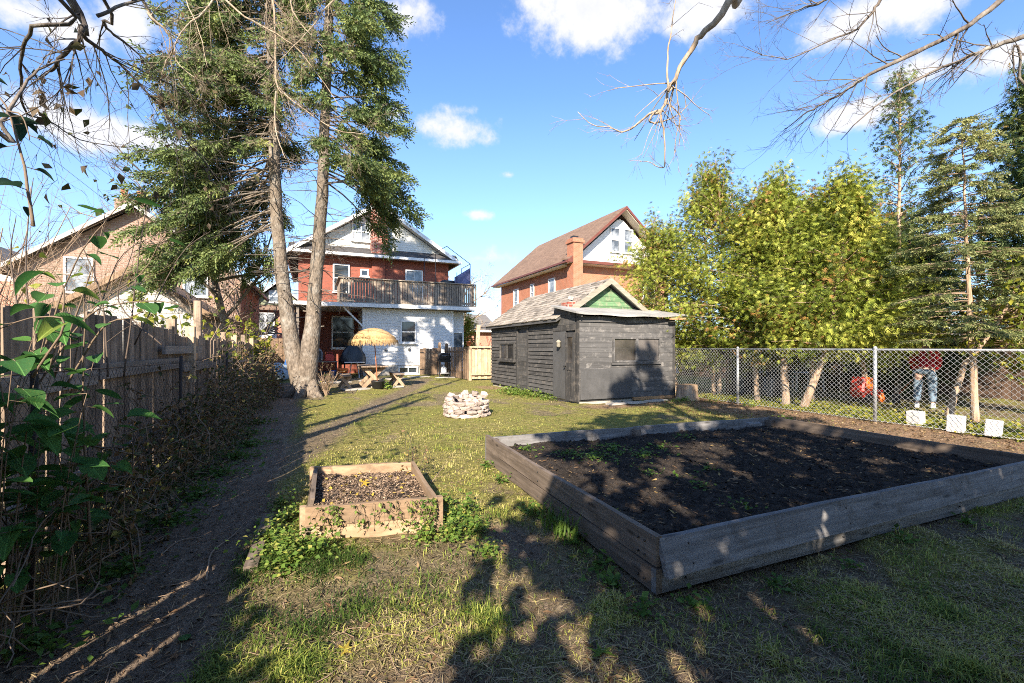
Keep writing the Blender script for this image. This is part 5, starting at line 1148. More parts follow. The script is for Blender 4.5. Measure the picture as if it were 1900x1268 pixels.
# its leafy crown (outside the picture, behind the camera)
pos, dr = [], []; w = MB(); tc_ = []
for k in range(26):
    z = 2.6 + 6.6 * k / 26; p = min(q, key=lambda c: abs(c.z - z)); p = Vector((p.x, p.y, z)); a = k * 2.4 + rg.random(); Lr = np.interp(z, [2.4, 4, 6, 8, 9.4], [1.9, 2.5, 2.1, 1.3, .6])
    grow(w, p, (math.cos(a), math.sin(a), rg.uniform(-.05, .3)), Lr, .035, 2, rg, .16, .0, (6, 8), .7, .55, tc_, 5)
o = w.build('branches', M['bark_warm'], BT); o['kind'] = 'stuff'
tc_ = [(p, d) for p, d in tc_ if p.y < -.4 - .35 * p.x and p.y < -.2]
hang_leaves('leaves', tc_, SHADE_N, .205, M['vine_leaf'], BT, rg)
# unseen shrubs added behind the camera, heights set to shade the foreground
for i, (x, y, h) in enumerate(((-3.6, -2.5, 1.9), (-2.3, -2.4, 2.3), (-.5, -2.4, 3.1), (.5, -2.3, 4.0), (1.9, -2.2, 4.1), (3.3, -2.0, 3.5), (5.0, -1.9, 2.9))):
    rg = random.Random(300 + i); T = thing('shade_shrub', (x, y, 0), ('first', 'second', 'third', 'fourth', 'fifth', 'sixth', 'seventh')[i] + ' unseen leafy shrub added behind the photographer for shade', 'shrub'); m = MB(); tp = []
    for k in range(9): grow(m, (x, y, -.05), (rg.gauss(0, .35), rg.gauss(0, .2), 1), h * rg.uniform(.75, 1), .02, 2, rg, .12, .02, (5, 7), .6, .5, tp)
    o = m.build('stems', M['stem'], T); o['kind'] = 'stuff'; hang_leaves('leaves', tp, 2300, .225, M['vine_leaf'], T, rg)
# ------------------------------------------------------------ the big raised bed
def plank(a, b, z0, z1, t, mat, parent, name='board', lean=0.0, sub=10, wav=.004, seed=0, zend=None, ends=(0, 0)):
    "a board standing on edge from a to b (2-D), leaning outward at the top by lean, its edges slightly wavy"
    rg = random.Random(seed); a = Vector(a); b = Vector(b); d = (b - a).normalized(); n = Vector((d.y, -d.x)); m = MB()
    ph = rg.uniform(0, 6)
    for i in range(sub + 1):
        u = i / sub; c = a.lerp(b, u); zt = z1 + wav * math.sin(u * 7 + ph) + rg.uniform(-1, 1) * wav * .5 + (0 if zend is None else (zend - z1) * u); zb = z0 + (0 if i else 0) + rg.uniform(-1, 1) * wav + (0 if zend is None else (zend - z1) * u)
        l0 = n * (ends[0] * (1 - u) + ends[1] * u)
        bo = c + l0; to = c + n * lean
        m.v += [(bo.x, bo.y, zb), (to.x, to.y, zt), (to.x - n.x * t, to.y - n.y * t, zt), (bo.x - n.x * t, bo.y - n.y * t, zb)]
    for i in range(sub):
        k = 4 * i
        for j in range(4): m.f.append([k + j, k + (j + 1) % 4, k + 4 + (j + 1) % 4, k + 4 + j])
    m.f += [[0, 3, 2, 1], [4 * sub, 4 * sub + 1, 4 * sub + 2, 4 * sub + 3]]
    m.f = [f[::-1] for f in m.f]; m.sm = [False] * len(m.f); return m.build(name, mat, parent)
BB = thing('raised_bed', (4.2, 3.6, 0), 'big low wooden raised bed filled with dark soil', 'planter')
A, B_, C_, E_ = [Vector(p) for p in BIGBED]
plank(A, B_, .0, .135, .04, M['bed_x'], BB, seed=1); plank(A + Vector((.02, -.006)), B_ + Vector((0, -.006)), .125, .318, .038, M['bed_x'], BB, seed=2, sub=24, wav=.005, ends=(.075, .02), lean=0.0)
plank(E_, A, .0, .14, .04, M['bed_y'], BB, seed=3); plank(E_, A, .146, .315, .04, M['bed_y'], BB, seed=4, zend=.325)
mid = E_.lerp(C_, .46)
plank(C_, mid, .0, .30, .04, M['bed_x'], BB, seed=5); plank(mid, E_, .0, .29, .04, M['bed_x'], BB, seed=6)
plank(B_, C_, .0, .14, .04, M['bed_y'], BB, seed=7); plank(B_, C_, .145, .31, .04, M['bed_y'], BB, seed=8)
for p, dx, dy in ((A, .09, .09), (B_, -.09, .09), (C_, -.09, -.09), (E_, .09, -.09), (mid, 0, -.085)): MB().box((p.x + dx, p.y + dy, .14), (.085, .085, .27)).build('corner_post', M['bed_y'], BB)
for p, q_ in ((A, (-.001, .10)), (A, (-.001, .16)), (E_, (-.001, -.10)), (E_.lerp(A, .5), (-.001, .02))):
    for z in (.05, .19, .27):
        m = MB(); m.tube([(p.x + q_[0] - .004, p.y + q_[1], z), (p.x + q_[0] + .01, p.y + q_[1], z)], .006, 6); m.build('screw', M['metal_dark'], BB)
for u in (.04, .34, .66, .97):
    for z in (.06, .17, .27):
        p = A.lerp(B_, u); of = .008 + (.075 * (1 - u) + .02 * u) * max(0, 1 - (z - .125) / .193) * (z > .13); m = MB(); m.tube([(p.x + .02, p.y - of - .002, z), (p.x + .02, p.y - of + .012, z)], .006, 6); m.build('screw', M['metal_dark'], BB)
gx = np.linspace(0, 1, 110); gy = np.linspace(0, 1, 80); uu, vv = np.meshgrid(gx, gy); ins = .045
def bedxy(u, v):
    P = [np.array([p.x, p.y]) for p in (A + Vector((ins, ins)), B_ + Vector((-ins, ins)), C_ + Vector((-ins, -ins)), E_ + Vector((ins, -ins)))]
    return (P[0][None] * ((1 - u) * (1 - v))[:, None] + P[1][None] * (u * (1 - v))[:, None] + P[2][None] * (u * v)[:, None] + P[3][None] * ((1 - u) * v)[:, None])
def soilz(x, y): return .175 + .07 * (fbm(x * 1.2, y * 1.2, 71) - .5) + .055 * (fbm(x * 4, y * 4, 72) - .5) + .03 * (fbm(x * 12, y * 12, 73) - .5)
xy = bedxy(uu.ravel(), vv.ravel()); V = np.concatenate([xy, soilz(xy[:, 0], xy[:, 1])[:, None]], 1); ii, jj = np.meshgrid(np.arange(109), np.arange(79)); q = (jj * 110 + ii).ravel()
npmesh('soil', V, np.stack([q, q + 1, q + 111, q + 110], 1), M['soil'], BB, smooth=True)
def reg_bed(rg, n): xy = bedxy(rg.random(n), rg.random(n)); return xy[:, 0], xy[:, 1]
(V, F), va = litter(2200, reg_bed, .034, 81, soilz, .008, elong=1.7)
o = npmesh('soil_debris', V, F, M['litter'], BB, attr={'v': va * .8}); o['kind'] = 'stuff'
rgn = np.random.default_rng(82)                              # soil crumbs
n = 9000; x, y = reg_bed(rgn, n); cv = np.array([[1, 0, 0], [-1, 0, 0], [0, 1, 0], [0, -1, 0], [0, 0, 1], [0, 0, -.6]]) * np.array([1, .8, .8]); cf = np.array([[0, 2, 4], [2, 1, 4], [1, 3, 4], [3, 0, 4]])
V, F = scatter(cv, cf, np.stack([x, y, soilz(x, y)], 1), frames(rgn.normal(0, 1, (n, 3)) * np.array([1, 1, .3])), np.abs(rgn.normal(0, .014, n)) + .005)
o = npmesh('soil_crumbs', V, F, M['soil'], BB, smooth=False); o['kind'] = 'stuff'
b = MB(); b.box((5.9, 4.72, .28), (.2, .07, .045), -.35, .1); tag(b.build('wood_offcut', M['bed_x'], bevel=.004), 'short wood offcut lying in the dark soil near the back board', 'wood')

# low weeds: little rosettes of leaves
def weeds(name, label, pts, n, spread, size, seed, mat='ivy', parent=None, zf=None, h=.06, val=(0, 1), round_=False):
    rg = np.random.default_rng(seed); P = []
    for (x, y, s) in pts:
        k = int(n * s); r = np.abs(rg.normal(0, 1, k)) * spread * s ** .5; a = rg.uniform(0, 6.283, k); P.append(np.stack([x + r * np.cos(a), y + r * np.sin(a)], 1))
    P = np.concatenate(P); K = len(P); z = (gz if zf is None else zf)(P[:, 0], P[:, 1]) + np.abs(rg.normal(0, h, K)) * .8 + .012
    az_ = rg.uniform(0, 6.283, K); d = np.stack([np.cos(az_), np.sin(az_), rg.normal(.1, .35, K)], 1)
    tv = LEAF_T * (np.array([1, 1.45, 1]) if round_ else 1)
    V, F = scatter(tv, LEAF_F, np.concatenate([P, z[:, None]], 1), frames(d, roll=rg.normal(0, .5, K)), size * rg.uniform(.5, 1.25, K))
    o = npmesh(name, V, F, M[mat], parent, attr={'v': np.repeat(val[0] + (val[1] - val[0]) * rg.random(K), len(LEAF_T))}); o['kind'] = 'stuff'
    if parent is None: tag(o, label, 'weeds')
    return o
weeds('bed_weeds', '', [(2.9, 4.35, 1.6), (3.3, 4.55, 1), (3.5, 4.2, .8), (2.7, 4.6, .6), (3.0, 3.5, .4), (3.1, 3.0, .3), (4.6, 4.7, .3), (2.35, 5.0, .4), (3.9, 4.4, .5), (3.0, 2.5, .25), (3.6, 3.4, .25)], 130, .18, .045, 83, 'ivy', BB, soilz, .03, (0, .6))

# ------------------------------------------------------------ the small raised bed with wood chips
SB = thing('raised_bed', (.42, 4.15, 0), 'small pine raised bed filled with wood chips', 'planter')
a, b, c, e = [Vector(p) for p in SMALLBED]
plank(a, b, .105, .245, .035, M['pine_x'], SB, seed=11, sub=8); plank(a + Vector((0, .01)), b + Vector((0, .01)), -.02, .10, .035, M['pine_x'], SB, seed=12)
plank(b, c, .10, .245, .035, M['pine_y'], SB, seed=13); plank(b, c, -.02, .095, .035, M['pine_y'], SB, seed=14)
plank(c, e, .105, .245, .035, M['pine_x'], SB, seed=15); plank(c, e, -.02, .10, .035, M['pine_x'], SB, seed=16)
plank(e, a + Vector((0, .25)), .1, .235, .035, M['bed_y'], SB, seed=17, lean=-.03); plank(e, a, -.02, .095, .035, M['bed_y'], SB, seed=18)
for p, dx, dy in ((a, -.015, .04), (b, .022, .03)): MB().box((p.x + dx, p.y + dy, .12), (.045, .05, .25)).build('corner_post', M['pine_y'], SB)
uu, vv = np.meshgrid(np.linspace(.035, .965, 40), np.linspace(.03, .97, 40)); P4 = [np.array(p) for p in SMALLBED]
def sbxy(u, v): return P4[0][None] * ((1 - u) * (1 - v))[:, None] + P4[1][None] * (u * (1 - v))[:, None] + P4[2][None] * (u * v)[:, None] + P4[3][None] * ((1 - u) * v)[:, None]
def chz(x, y): return .165 + .05 * (fbm(x * 3, y * 3, 91) - .5) + .05 * (fbm(x * 9, y * 9, 92) - .5)
xy = sbxy(uu.ravel(), vv.ravel()); V = np.concatenate([xy, chz(xy[:, 0], xy[:, 1])[:, None]], 1); ii, jj = np.meshgrid(np.arange(39), np.arange(39)); q = (jj * 40 + ii).ravel()
npmesh('soil', V, np.stack([q, q + 1, q + 41, q + 40], 1), M['soil'], SB, smooth=True)
def reg_sb(rg, n): xy = sbxy(rg.uniform(.03, .97, n), rg.uniform(.03, .97, n)); return xy[:, 0], xy[:, 1]
(V, F), va = litter(9000, reg_sb, .019, 93, chz, .006, 1.0, 1.5); o = npmesh('wood_chips', V, F, M['chips'], SB, attr={'v': va}); o['kind'] = 'stuff'
(V, F), va = litter(60, reg_sb, .05, 94, chz, .015, .7, 1.1); o = npmesh('fallen_leaves', V, F, M['litter'], SB, attr={'v': .8 + .12 * va}); o['kind'] = 'stuff'
pl = plank((-.37, 4.3), (-.40, 3.3), -.03, .028, .08, M['bed_y'], None, 'edging_timber', seed=19); tag(pl, 'half-buried grey edging timber between path and small bed', 'timber')
IV = [(-.18, 3.5, 1.5), (-.28, 3.75, 1.0), (-.2, 4.1, .8), (-.15, 3.25, .8), (.0, 3.35, .6), (1.02, 3.6, 1.4), (1.05, 3.95, .8), (.95, 3.3, 1.0), (1.15, 3.35, .7), (1.1, 2.95, .4), (.75, 3.3, .5), (-.25, 4.5, .5), (1.2, 3.7, .5)]
weeds('ground_ivy', 'round-leaved ground ivy spilling round the small pine bed', IV, 330, .11, .034, 95, 'ivy', None, None, .07, (0, 1), True)
tr = MB(); rg = random.Random(12)
IVD = []
for k in range(44):                                           # trailing shoots over the front board
    u = rg.uniform(.06, .97); p = a.lerp(b, u); q = Vector((p.x, p.y - .045 + rg.uniform(-.01, .01), .25)); pts = [Vector((p.x + .02, p.y + .08, .22)), q]
    for i in range(4): q = q + Vector((rg.gauss(0, .02), rg.gauss(-.006, .006), -rg.uniform(.025, .055))); pts.append(q.copy())
    tr.tube(pts, .0016, 3, False); IVD += pts * (3 if u < .35 or u > .7 else 1)
T = thing('trailing_ivy', (.4, 3.5, .1), 'thin ivy trails hanging over the front of the small pine bed', 'ivy')
o = tr.build('stems', M['stem'], T); o['kind'] = 'stuff'
hang_leaves('leaves', [(p, Vector((0, 0, -1))) for p in IVD], 480, .032, M['ivy'], T, rg, .5)
weeds('weed_clump', 'low weeds and long grass along the left side of the big bed', [(1.72, 3.5, 1.0), (1.75, 2.9, .8), (1.7, 2.5, .8), (1.62, 2.25, .6), (1.8, 4.4, .5), (1.85, 5.0, .5), (1.6, 1.95, .6), (1.9, 1.9, .4), (2.5, 1.85, .4), (3.2, 1.85, .3), (3.9, 1.9, .4), (4.8, 1.9, .4)], 90, .10, .05, 96, 'ivy', None, None, .04, (0, .5))
weeds('weed_clump', 'bright low weeds growing along the shed wall', [(5.75, 12.2, 2), (5.7, 12.8, 2), (5.8, 11.6, 2), (5.65, 13.3, 1.5), (5.75, 10.9, 1.5), (5.5, 12.4, 2)], 170, .22, .07, 97, 'ivy', None, None, .09, (.2, .9))
weeds('weed_clump', 'small green weeds by the stump at the shed corner', [(8.9, 9.2, 1.5), (8.6, 9.1, 1), (9.3, 8.7, .8), (9.4, 7.6, .6), (8.4, 6.0, .5)], 90, .16, .06, 98, 'ivy', None, None, .05, (.3, .9))
weeds('weed_clump', 'dark green weeds along the foot of the overgrown fence', [(-1.0, 5.2, 1.5), (-.95, 6.0, 1.5), (-.9, 6.8, 1.8), (-.85, 7.6, 1.6), (-1.05, 4.5, 1.0), (-1.1, 3.6, .8), (-.95, 8.6, 1.2), (-.9, 9.8, 1.2), (-1.2, 2.9, .8)], 190, .17, .055, 99, 'ivy', None, None, .05, (0, .35))
# tall tuft of grass by the bed, and a dead flower stalk at the chip bed
gr = MB(); rg = random.Random(5)
for k in range(90):
    x, y = 1.70 + rg.gauss(0, .05), 3.05 + rg.gauss(0, .12); a_ = rg.uniform(0, 6.28); L = rg.uniform(.1, .26); l = rg.uniform(.2, .8); w = .004; s = Vector((-math.sin(a_), math.cos(a_), 0)) * w; b0 = Vector((x, y, 0)); md = b0 + Vector((math.cos(a_) * L * l * .3, math.sin(a_) * L * l * .3, L * .6)); tp_ = b0 + Vector((math.cos(a_) * L * l, math.sin(a_) * L * l, L * (1 - .4 * l)))
    gr.add([b0 - s, b0 + s, md + s, md - s, tp_], [(0, 1, 2, 3), (3, 2, 4)])
me = gr.build('grass_tuft', M['ivy']); at = me.data.attributes.new('v', 'FLOAT', 'POINT'); at.data.foreach_set('value', np.random.default_rng(1).uniform(.1, .5, len(me.data.vertices)).astype(np.float32)); tag(me, 'long bright grass tuft against the left side of the big bed', 'grass', kind='stuff')
T = thing('dried_flower', (.98, 4.75, 0), 'dry brown flower stalks at the far corner of the small bed', 'plant'); m = MB(); tp = []
for k in range(9): grow(m, (.95 + rg.gauss(0, .04), 4.72 + rg.gauss(0, .04), 0), (rg.gauss(0, .22), rg.gauss(0, .2), 1), rg.uniform(.3, .52), .004, 1, rg, .12, .02, (2, 4), .5, .4, tp)
o = m.build('stems', M['twig_dark'], T); o['kind'] = 'stuff'; hang_leaves('leaves', tp, 110, .035, M['vine_leaf'], T, rg, .6)

# ------------------------------------------------------------ fire pit: ring of stacked stones
FP = thing('fire_pit', (2.9, 9.0, 0), 'round fire pit of stacked pale stones on the lawn', 'fire pit')
cx, cy = 2.9, 9.0; rg = random.Random(66)
STM = []
for k in range(6):
    bmv = []; r2 = random.Random(500 + k)
    m = MB(); n = 7
    for z, s in ((-.5, .86), (-.15, 1.0), (.25, 1.0), (.5, .8)):
        for i in range(n): a_ = 6.283 * i / n; rr = s * (1 + r2.uniform(-.16, .16)); m.v.append((.5 * rr * math.cos(a_) * 1.1, .5 * rr * math.sin(a_) * 1.0, z + r2.uniform(-.09, .09)))
    for j in range(3):
        for i in range(n): m.f.append([j * n + i, j * n + (i + 1) % n, (j + 1) * n + (i + 1) % n, (j + 1) * n + i])
    m.f += [list(range(n))[::-1], [3 * n + i for i in range(n)]]
    me = bpy.data.meshes.new('stone'); me.from_pydata(m.v, [], m.f); me.materials.append(M['stone']); STM.append(me)
for row in range(5):
    n = 13; r_ = .425 - .010 * row
    for i in range(n):
        a_ = 6.283 * (i + .5 * (row % 2)) / n + rg.uniform(-.06, .06)
        if row == 4 and rg.random() < .42: continue
        sx, sy, sz = rg.uniform(.15, .25), rg.uniform(.10, .16), rg.uniform(.060, .085)
        Mx = Matrix.Translation((cx + math.cos(a_) * (r_ + rg.uniform(-.015, .015)), cy + math.sin(a_) * (r_ + rg.uniform(-.015, .015)), .045 + row * .078)) @ Matrix.Rotation(a_ + math.pi / 2 + rg.uniform(-.2, .2), 4, 'Z') @ Matrix.Rotation(rg.uniform(-.1, .1), 4, 'X') @ Matrix.Rotation(rg.uniform(-.12, .12), 4, 'Y') @ Matrix.Diagonal((sx, sy, sz, 1))
        inst('stone', rg.choice(STM), Mx, FP)
for dx, dy, z, rx, s in ((.06, .30, .43, 1.1, .17), (-.12, -.30, .42, .2, .15), (-.3, .12, .42, .5, .16), (.33, -.12, .43, .9, .15), (.26, .25, .42, .2, .18)):
    inst('stone', rg.choice(STM), Matrix.Translation((cx + dx, cy + dy, z)) @ Matrix.Rotation(rg.uniform(0, 3), 4, 'Z') @ Matrix.Rotation(rx, 4, 'X') @ Matrix.Diagonal((s, s * .8, .09, 1)), FP)
ash = MB(); ash.lathe((cx, cy, -.01), [(.42, 0), (.40, .06), (.2, .09), (.02, .10)], 14); ash.build('ash_bed', M['soil'], FP)

# ------------------------------------------------------------ picnic table, benches, thatched umbrella
PT = thing('picnic_table', (1.95, 17.2, 0), 'weathered picnic table with crossed legs beneath the thatched umbrella', 'table')
for k in range(5): MB().bx(1.52 + k * .176, 1.52 + k * .176 + .166, 16.35, 18.1, .715, .755).build('table_board', M['picnic'], PT)
for y in (16.6, 17.85):
    for s in (-1, 1): b = MB(); b.bar((1.95 - s * .36, y + .03 * s, .0), (1.95 + s * .34, y + .03 * s, .712), .045, .13, (0, 1, 0)) if False else b.bar((1.95 - s * .36, y + .03 * s, .0), (1.95 + s * .34, y + .03 * s, .712), .05, .13); b.build('leg', M['picnic_z'], PT)
    MB().bx(1.56, 2.36, y + .06, y + .10, .62, .712).build('cleat', M['picnic_z'], PT)
for x, y0, y1, lab in ((1.02, 16.1, 17.6, 'low wooden bench with crossed legs left of the picnic table'), (2.85, 16.6, 18.1, 'low wooden bench with crossed legs right of the picnic table')):
    T = thing('picnic_bench', (x, (y0 + y1) / 2, 0), lab, 'bench', 'benches at the picnic table')
    for k in range(2): MB().bx(x - .17 + k * .175, x - .17 + k * .175 + .165, y0, y1, .43, .468).build('seat_board', M['picnic'], T)
    for y in (y0 + .2, y1 - .2):
        for s in (-1, 1): b = MB(); b.bar((x - s * .17, y + .025 * s, 0), (x + s * .15, y + .025 * s, .428), .045, .10); b.build('leg', M['picnic_z'], T)
UM = thing('thatched_umbrella', (1.9, 16.0, 0), 'round fringed thatched umbrella over the picnic table', 'umbrella')
m = MB(); m.tube([(2.02, 16.1, .05), (1.96, 16.15, 1.1), (1.9, 16.2, 2.02)], .018, 8); m.build('pole', M['bamboo'], UM)
c = MB(); rg = random.Random(2); n = 48
prof_ = [(.02, 2.06), (.25, 2.03), (.5, 1.93), (.68, 1.79), (.78, 1.66), (.80, 1.60)]
for j, (r_, z) in enumerate(prof_):
    for i in range(n): a_ = 6.283 * i / n; pan = 1 - .03 * abs(math.sin(a_ * 4)); c.v.append((1.9 + r_ * pan * math.cos(a_), 16.2 + r_ * pan * math.sin(a_), z + rg.uniform(-.006, .006) - .012 * abs(math.cos(a_ * 4)) * j / 5))
for j in range(len(prof_) - 1):
    for i in range(n): c.f.append([j * n + i, (j + 1) * n + i, (j + 1) * n + (i + 1) % n, j * n + (i + 1) % n]); c.sm.append(True)
cn = c.build('canopy', M['thatch'], UM)
fr_ = MB()
for k in range(900):
    a_ = rg.uniform(0, 6.283); lev = rg.random(); r_, z = ((.79, 1.66) if lev < .6 else (.66, 1.80)); L = rg.uniform(.12, .22) if lev < .6 else rg.uniform(.08, .15); w = rg.uniform(.006, .014)
    p = Vector((1.9 + (r_ + .012) * math.cos(a_), 16.2 + (r_ + .012) * math.sin(a_), z)); s = Vector((-math.sin(a_), math.cos(a_), 0)) * w; o_ = Vector((math.cos(a_), math.sin(a_), 0)) * (.03 if lev < .6 else .085)
    fr_.add([p - s, p + s, p + o_ + s * .3 + Vector((0, 0, -L)), p + o_ - s * .3 + Vector((0, 0, -L))], [(0, 1, 2, 3)])
fo = fr_.build('fringe', M['thatch'], UM); fo['kind'] = 'stuff'
for k in range(8): a_ = k * .785 + .2; b = MB(); b.tube([(1.9, 16.2, 1.78), (1.9 + .74 * math.cos(a_), 16.2 + .74 * math.sin(a_), 1.655)], .008, 4); b.build('rib', M['bamboo'], UM)
m = MB(); m.lathe((2.03, 16.05, 0), [(.15, 0), (.19, .02), (.22, .24), (.24, .25), (.24, .28), (.2, .28), (.19, .2)], 16); tag(m.build('umbrella_pot', M['black']), 'black pot holding the foot of the umbrella pole', 'pot')
weeds('potted_plant', 'leafy green plant growing beside the black umbrella pot', [(2.35, 15.95, 1)], 90, .1, .12, 101, 'ivy', None, None, .16)

# ------------------------------------------------------------ clutter on the porch
T = thing('work_bench', (.35, 22.9, 0), 'cluttered dark bench on the porch right of the spruce trunk', 'table')
MB().bx(-.35, 1.05, 22.6, 23.2, .72, .76).build('bench_top', M['picnic'], T); MB().bx(-.3, 1.0, 22.65, 23.15, .28, .31).build('shelf', M['metal_dark'], T)
for x in (-.3, 1.0):
    for y in (22.65, 23.15): MB().bx(x - .025, x + .025, y - .025, y + .025, 0, .72).build('leg', M['metal_dark'], T)
T = thing('backpack', (.2, 22.9, .76), 'black and grey backpack standing on the porch bench', 'bag')
m = MB(); m.prism([(-.0, 22.8, .77), (.42, 22.8, .77), (.44, 22.8, 1.1), (.36, 22.8, 1.32), (.21, 22.8, 1.38), (.06, 22.8, 1.32), (-.02, 22.8, 1.1)], (0, .22, 0)); m.build('bag_body', M['copper'], T, bevel=.05)
for x in (.08, .27): MB().bx(x, x + .07, 22.77, 22.796, .82, 1.25).build('strap', M['black'], T)
T = thing('fuel_can', (.72, 22.85, .76), 'red plastic fuel can on the porch bench', 'fuel can')
m = MB(); m.prism([(.52, 22.74, .77), (.92, 22.74, .77), (.92, 22.74, .98), (.84, 22.74, 1.1), (.60, 22.74, 1.1), (.52, 22.74, 1.0)], (0, .2, 0)); m.build('can_body', M['red'], T, bevel=.025)
m = MB(); m.tube([(.60, 22.84, 1.08), (.60, 22.84, 1.16), (.72, 22.84, 1.18), (.84, 22.84, 1.16), (.84, 22.84, 1.08)], .016, 6); m.build('handle', M['red'], T)
m = MB(); m.tube([(.56, 22.84, 1.06), (.52, 22.82, 1.2)], [.022, .012], 8); m.build('spout', M['yellow_leaf'] if False else M['orange'], T)
T = thing('covered_grill', (1.75, 22.9, 0), 'bulky barbecue under a black tarpaulin on the porch', 'barbecue')
m = MB(); rg = random.Random(4); n, k = 18, 7
for j in range(k + 1):
    u = j / k; z = .62 + .92 * u; r_ = (.60 - .1 * u - .33 * u ** 3)
    for i in range(n): a_ = 6.283 * i / n; f = 1 + .07 * math.sin(3 * a_ + 4 * u) + .05 * math.sin(7 * a_ + u * 3); m.v.append((1.72 + r_ * f * math.cos(a_), 22.95 + .62 * r_ * f * math.sin(a_), z + .03 * math.sin(5 * a_)))
for j in range(k):
    for i in range(n): m.f.append([j * n + i, j * n + (i + 1) % n, (j + 1) * n + (i + 1) % n, (j + 1) * n + i]); m.sm.append(True)
m.f += [list(range(n))[::-1], [k * n + i for i in range(n)]]; m.sm += [False, True]; m.build('cover', M['black_tarp'], T)
for x in (1.35, 2.05): MB().bx(x, x + .05, 22.8, 23.1, 0, .66).build('leg', M['metal_dark'], T)
T = thing('folding_table', (1.75, 22.25, 0), 'pale folding table before the tarpaulin-covered barbecue', 'table')
MB().bx(1.32, 2.18, 21.95, 22.5, .70, .73).build('table_top', M['white_pl'], T)
for s in (-1, 1):
    b = MB(); b.bar((1.75 + s * .22, 22.05, 0), (1.75 + s * .12, 22.4, .70), .03, .03); b.build('leg', M['galv'], T)
    b = MB(); b.bar((1.75 + s * .22, 22.4, 0), (1.75 + s * .12, 22.05, .70), .03, .03); b.build('leg', M['galv'], T)
def bucket(x, y, r, h, mat, lab, nm='bucket'):
    T = thing(nm, (x, y, 0), lab, 'bucket'); m = MB(); m.lathe((x, y, .0), [(r * .84, 0), (r * .98, h * .88), (r * 1.06, h * .89), (r * 1.06, h * .95), (r, h * .95), (r, h), (r * .92, h), (r * .8, .03)], 18); m.build('bucket_body', M[mat], T)
    m = MB(); m.tube([(x - r * 1.05, y, h * .9), (x - r * .9, y - r * .75, h * .55), (x, y - r * 1.05, h * .42), (x + r * .9, y - r * .75, h * .55), (x + r * 1.05, y, h * .9)], .006, 4); m.build('handle', M['galv'], T)
bucket(1.22, 21.9, .23, .46, 'orange', 'bright orange bucket on the ground before the porch')
bucket(.86, 22.05, .13, .36, 'blue', 'small blue bucket left of the orange bucket')
T = thing('storage_tote', (.2, 22.45, 0), 'dark plastic tote on the ground beneath the porch bench', 'box'); m = MB(); m.prism([(-.15, 22.3, 0), (.55, 22.3, 0), (.6, 22.3, .26), (-.2, 22.3, .26)], (0, .4, 0)); m.build('tote_body', M['black'], T); MB().bx(-.22, .62, 22.27, 22.73, .262, .285).build('lid', M['metal_dark'], T)
# pale bundles of tarpaulin left of the spruce
for i, (x, y, z, sx, sy, sz, rz, lab) in enumerate(((-1.35, 21.6, .22, .55, .35, .25, .3, 'pale crumpled tarpaulin bundle at the path end'), (-1.75, 22.0, .24, .32, .3, .22, -.4, 'smaller striped pale sack left of the tarpaulin bundle'), (-1.5, 22.4, .5, .55, .3, .22, .5, 'grey cushion-like bundle on top of the pale tarpaulins'))):
    m = MB(); r2 = random.Random(i + 9); nn, kk = 20, 12
    for j in range(kk + 1):
        th = math.pi * j / kk
        for q_ in range(nn):
            ph = 6.283 * q_ / nn; rr = 1 + .11 * math.sin(3 * ph + 5 * th + i) + .06 * math.sin(9 * ph - 3 * th) + .04 * math.sin(15 * th + 4 * ph); v = Vector((sx * rr * math.sin(th) * math.cos(ph), sy * rr * math.sin(th) * math.sin(ph), sz * rr * math.cos(th))); v.rotate(Matrix.Rotation(rz, 3, 'Z')); m.v.append((x + v.x, y + v.y, max(0, z + v.z)))
    for j in range(kk):
        for q_ in range(nn): m.f.append([j * nn + q_, (j + 1) * nn + q_, (j + 1) * nn + (q_ + 1) % nn, j * nn + (q_ + 1) % nn]); m.sm.append(True)
    tag(m.build('tarp_bundle', M['bag']), lab, 'tarpaulin')
T = thing('wheelbarrow', (-1.0, 23.3, 0), 'tilted dark wheelbarrow leaning against the porch post', 'wheelbarrow')
m = MB(); m.prism([(-1.25, 23.0, .35), (-.95, 23.0, .3), (-.75, 23.0, 1.3), (-1.0, 23.0, 1.45)], (0, .5, 0)); m.build('tray', M['blue'], T, bevel=.02)
for y in (22.98, 23.52): m = MB(); m.tube([(-1.25, y, .05), (-1.0, y, .8), (-.8, y, 1.6)], .018, 6); m.build('handle', M['galv'], T)
m = MB(); m.tube([(-1.22, 23.2, .18), (-1.22, 23.3, .18)], .17, 14); m.build('wheel', M['black'], T)
# small barbecue on a cart by the gate
GX_, GY_ = 5.72, 21.3
T = thing('cart_grill', (GX_, GY_, 0), 'small black barbecue on a cart beside the gate', 'barbecue')
m = MB(); m.prism([(GX_ - .28, GY_ - .2, .84), (GX_ + .28, GY_ - .2, .84), (GX_ + .30, GY_ - .2, .98), (GX_ + .2, GY_ - .2, 1.12), (GX_ - .1, GY_ - .2, 1.15), (GX_ - .26, GY_ - .2, 1.05)], (0, .4, 0)); ld = m.build('lid', M['black'], T, bevel=.03)
m = MB(); m.tube([(GX_ - .18, GY_ - .25, 1.0), (GX_ + .18, GY_ - .25, 1.0)], .012, 6); m.build('handle', M['galv'], ld)
MB().bx(GX_ - .28, GX_ + .28, GY_ - .19, GY_ + .19, .70, .835).build('firebox', M['black'], T)
MB().bx(GX_ - .42, GX_ - .285, GY_ - .17, GY_ + .17, .78, .80).build('side_shelf', M['metal_dark'], T)
for x in (-.25, .25):
    for y in (-.16, .16): MB().bx(GX_ + x - .02, GX_ + x + .02, GY_ + y - .02, GY_ + y + .02, .06, .70).build('leg', M['metal_dark'], T)
MB().bx(GX_ - .26, GX_ + .26, GY_ - .17, GY_ + .17, .16, .20).build('base_shelf', M['galv'], T)
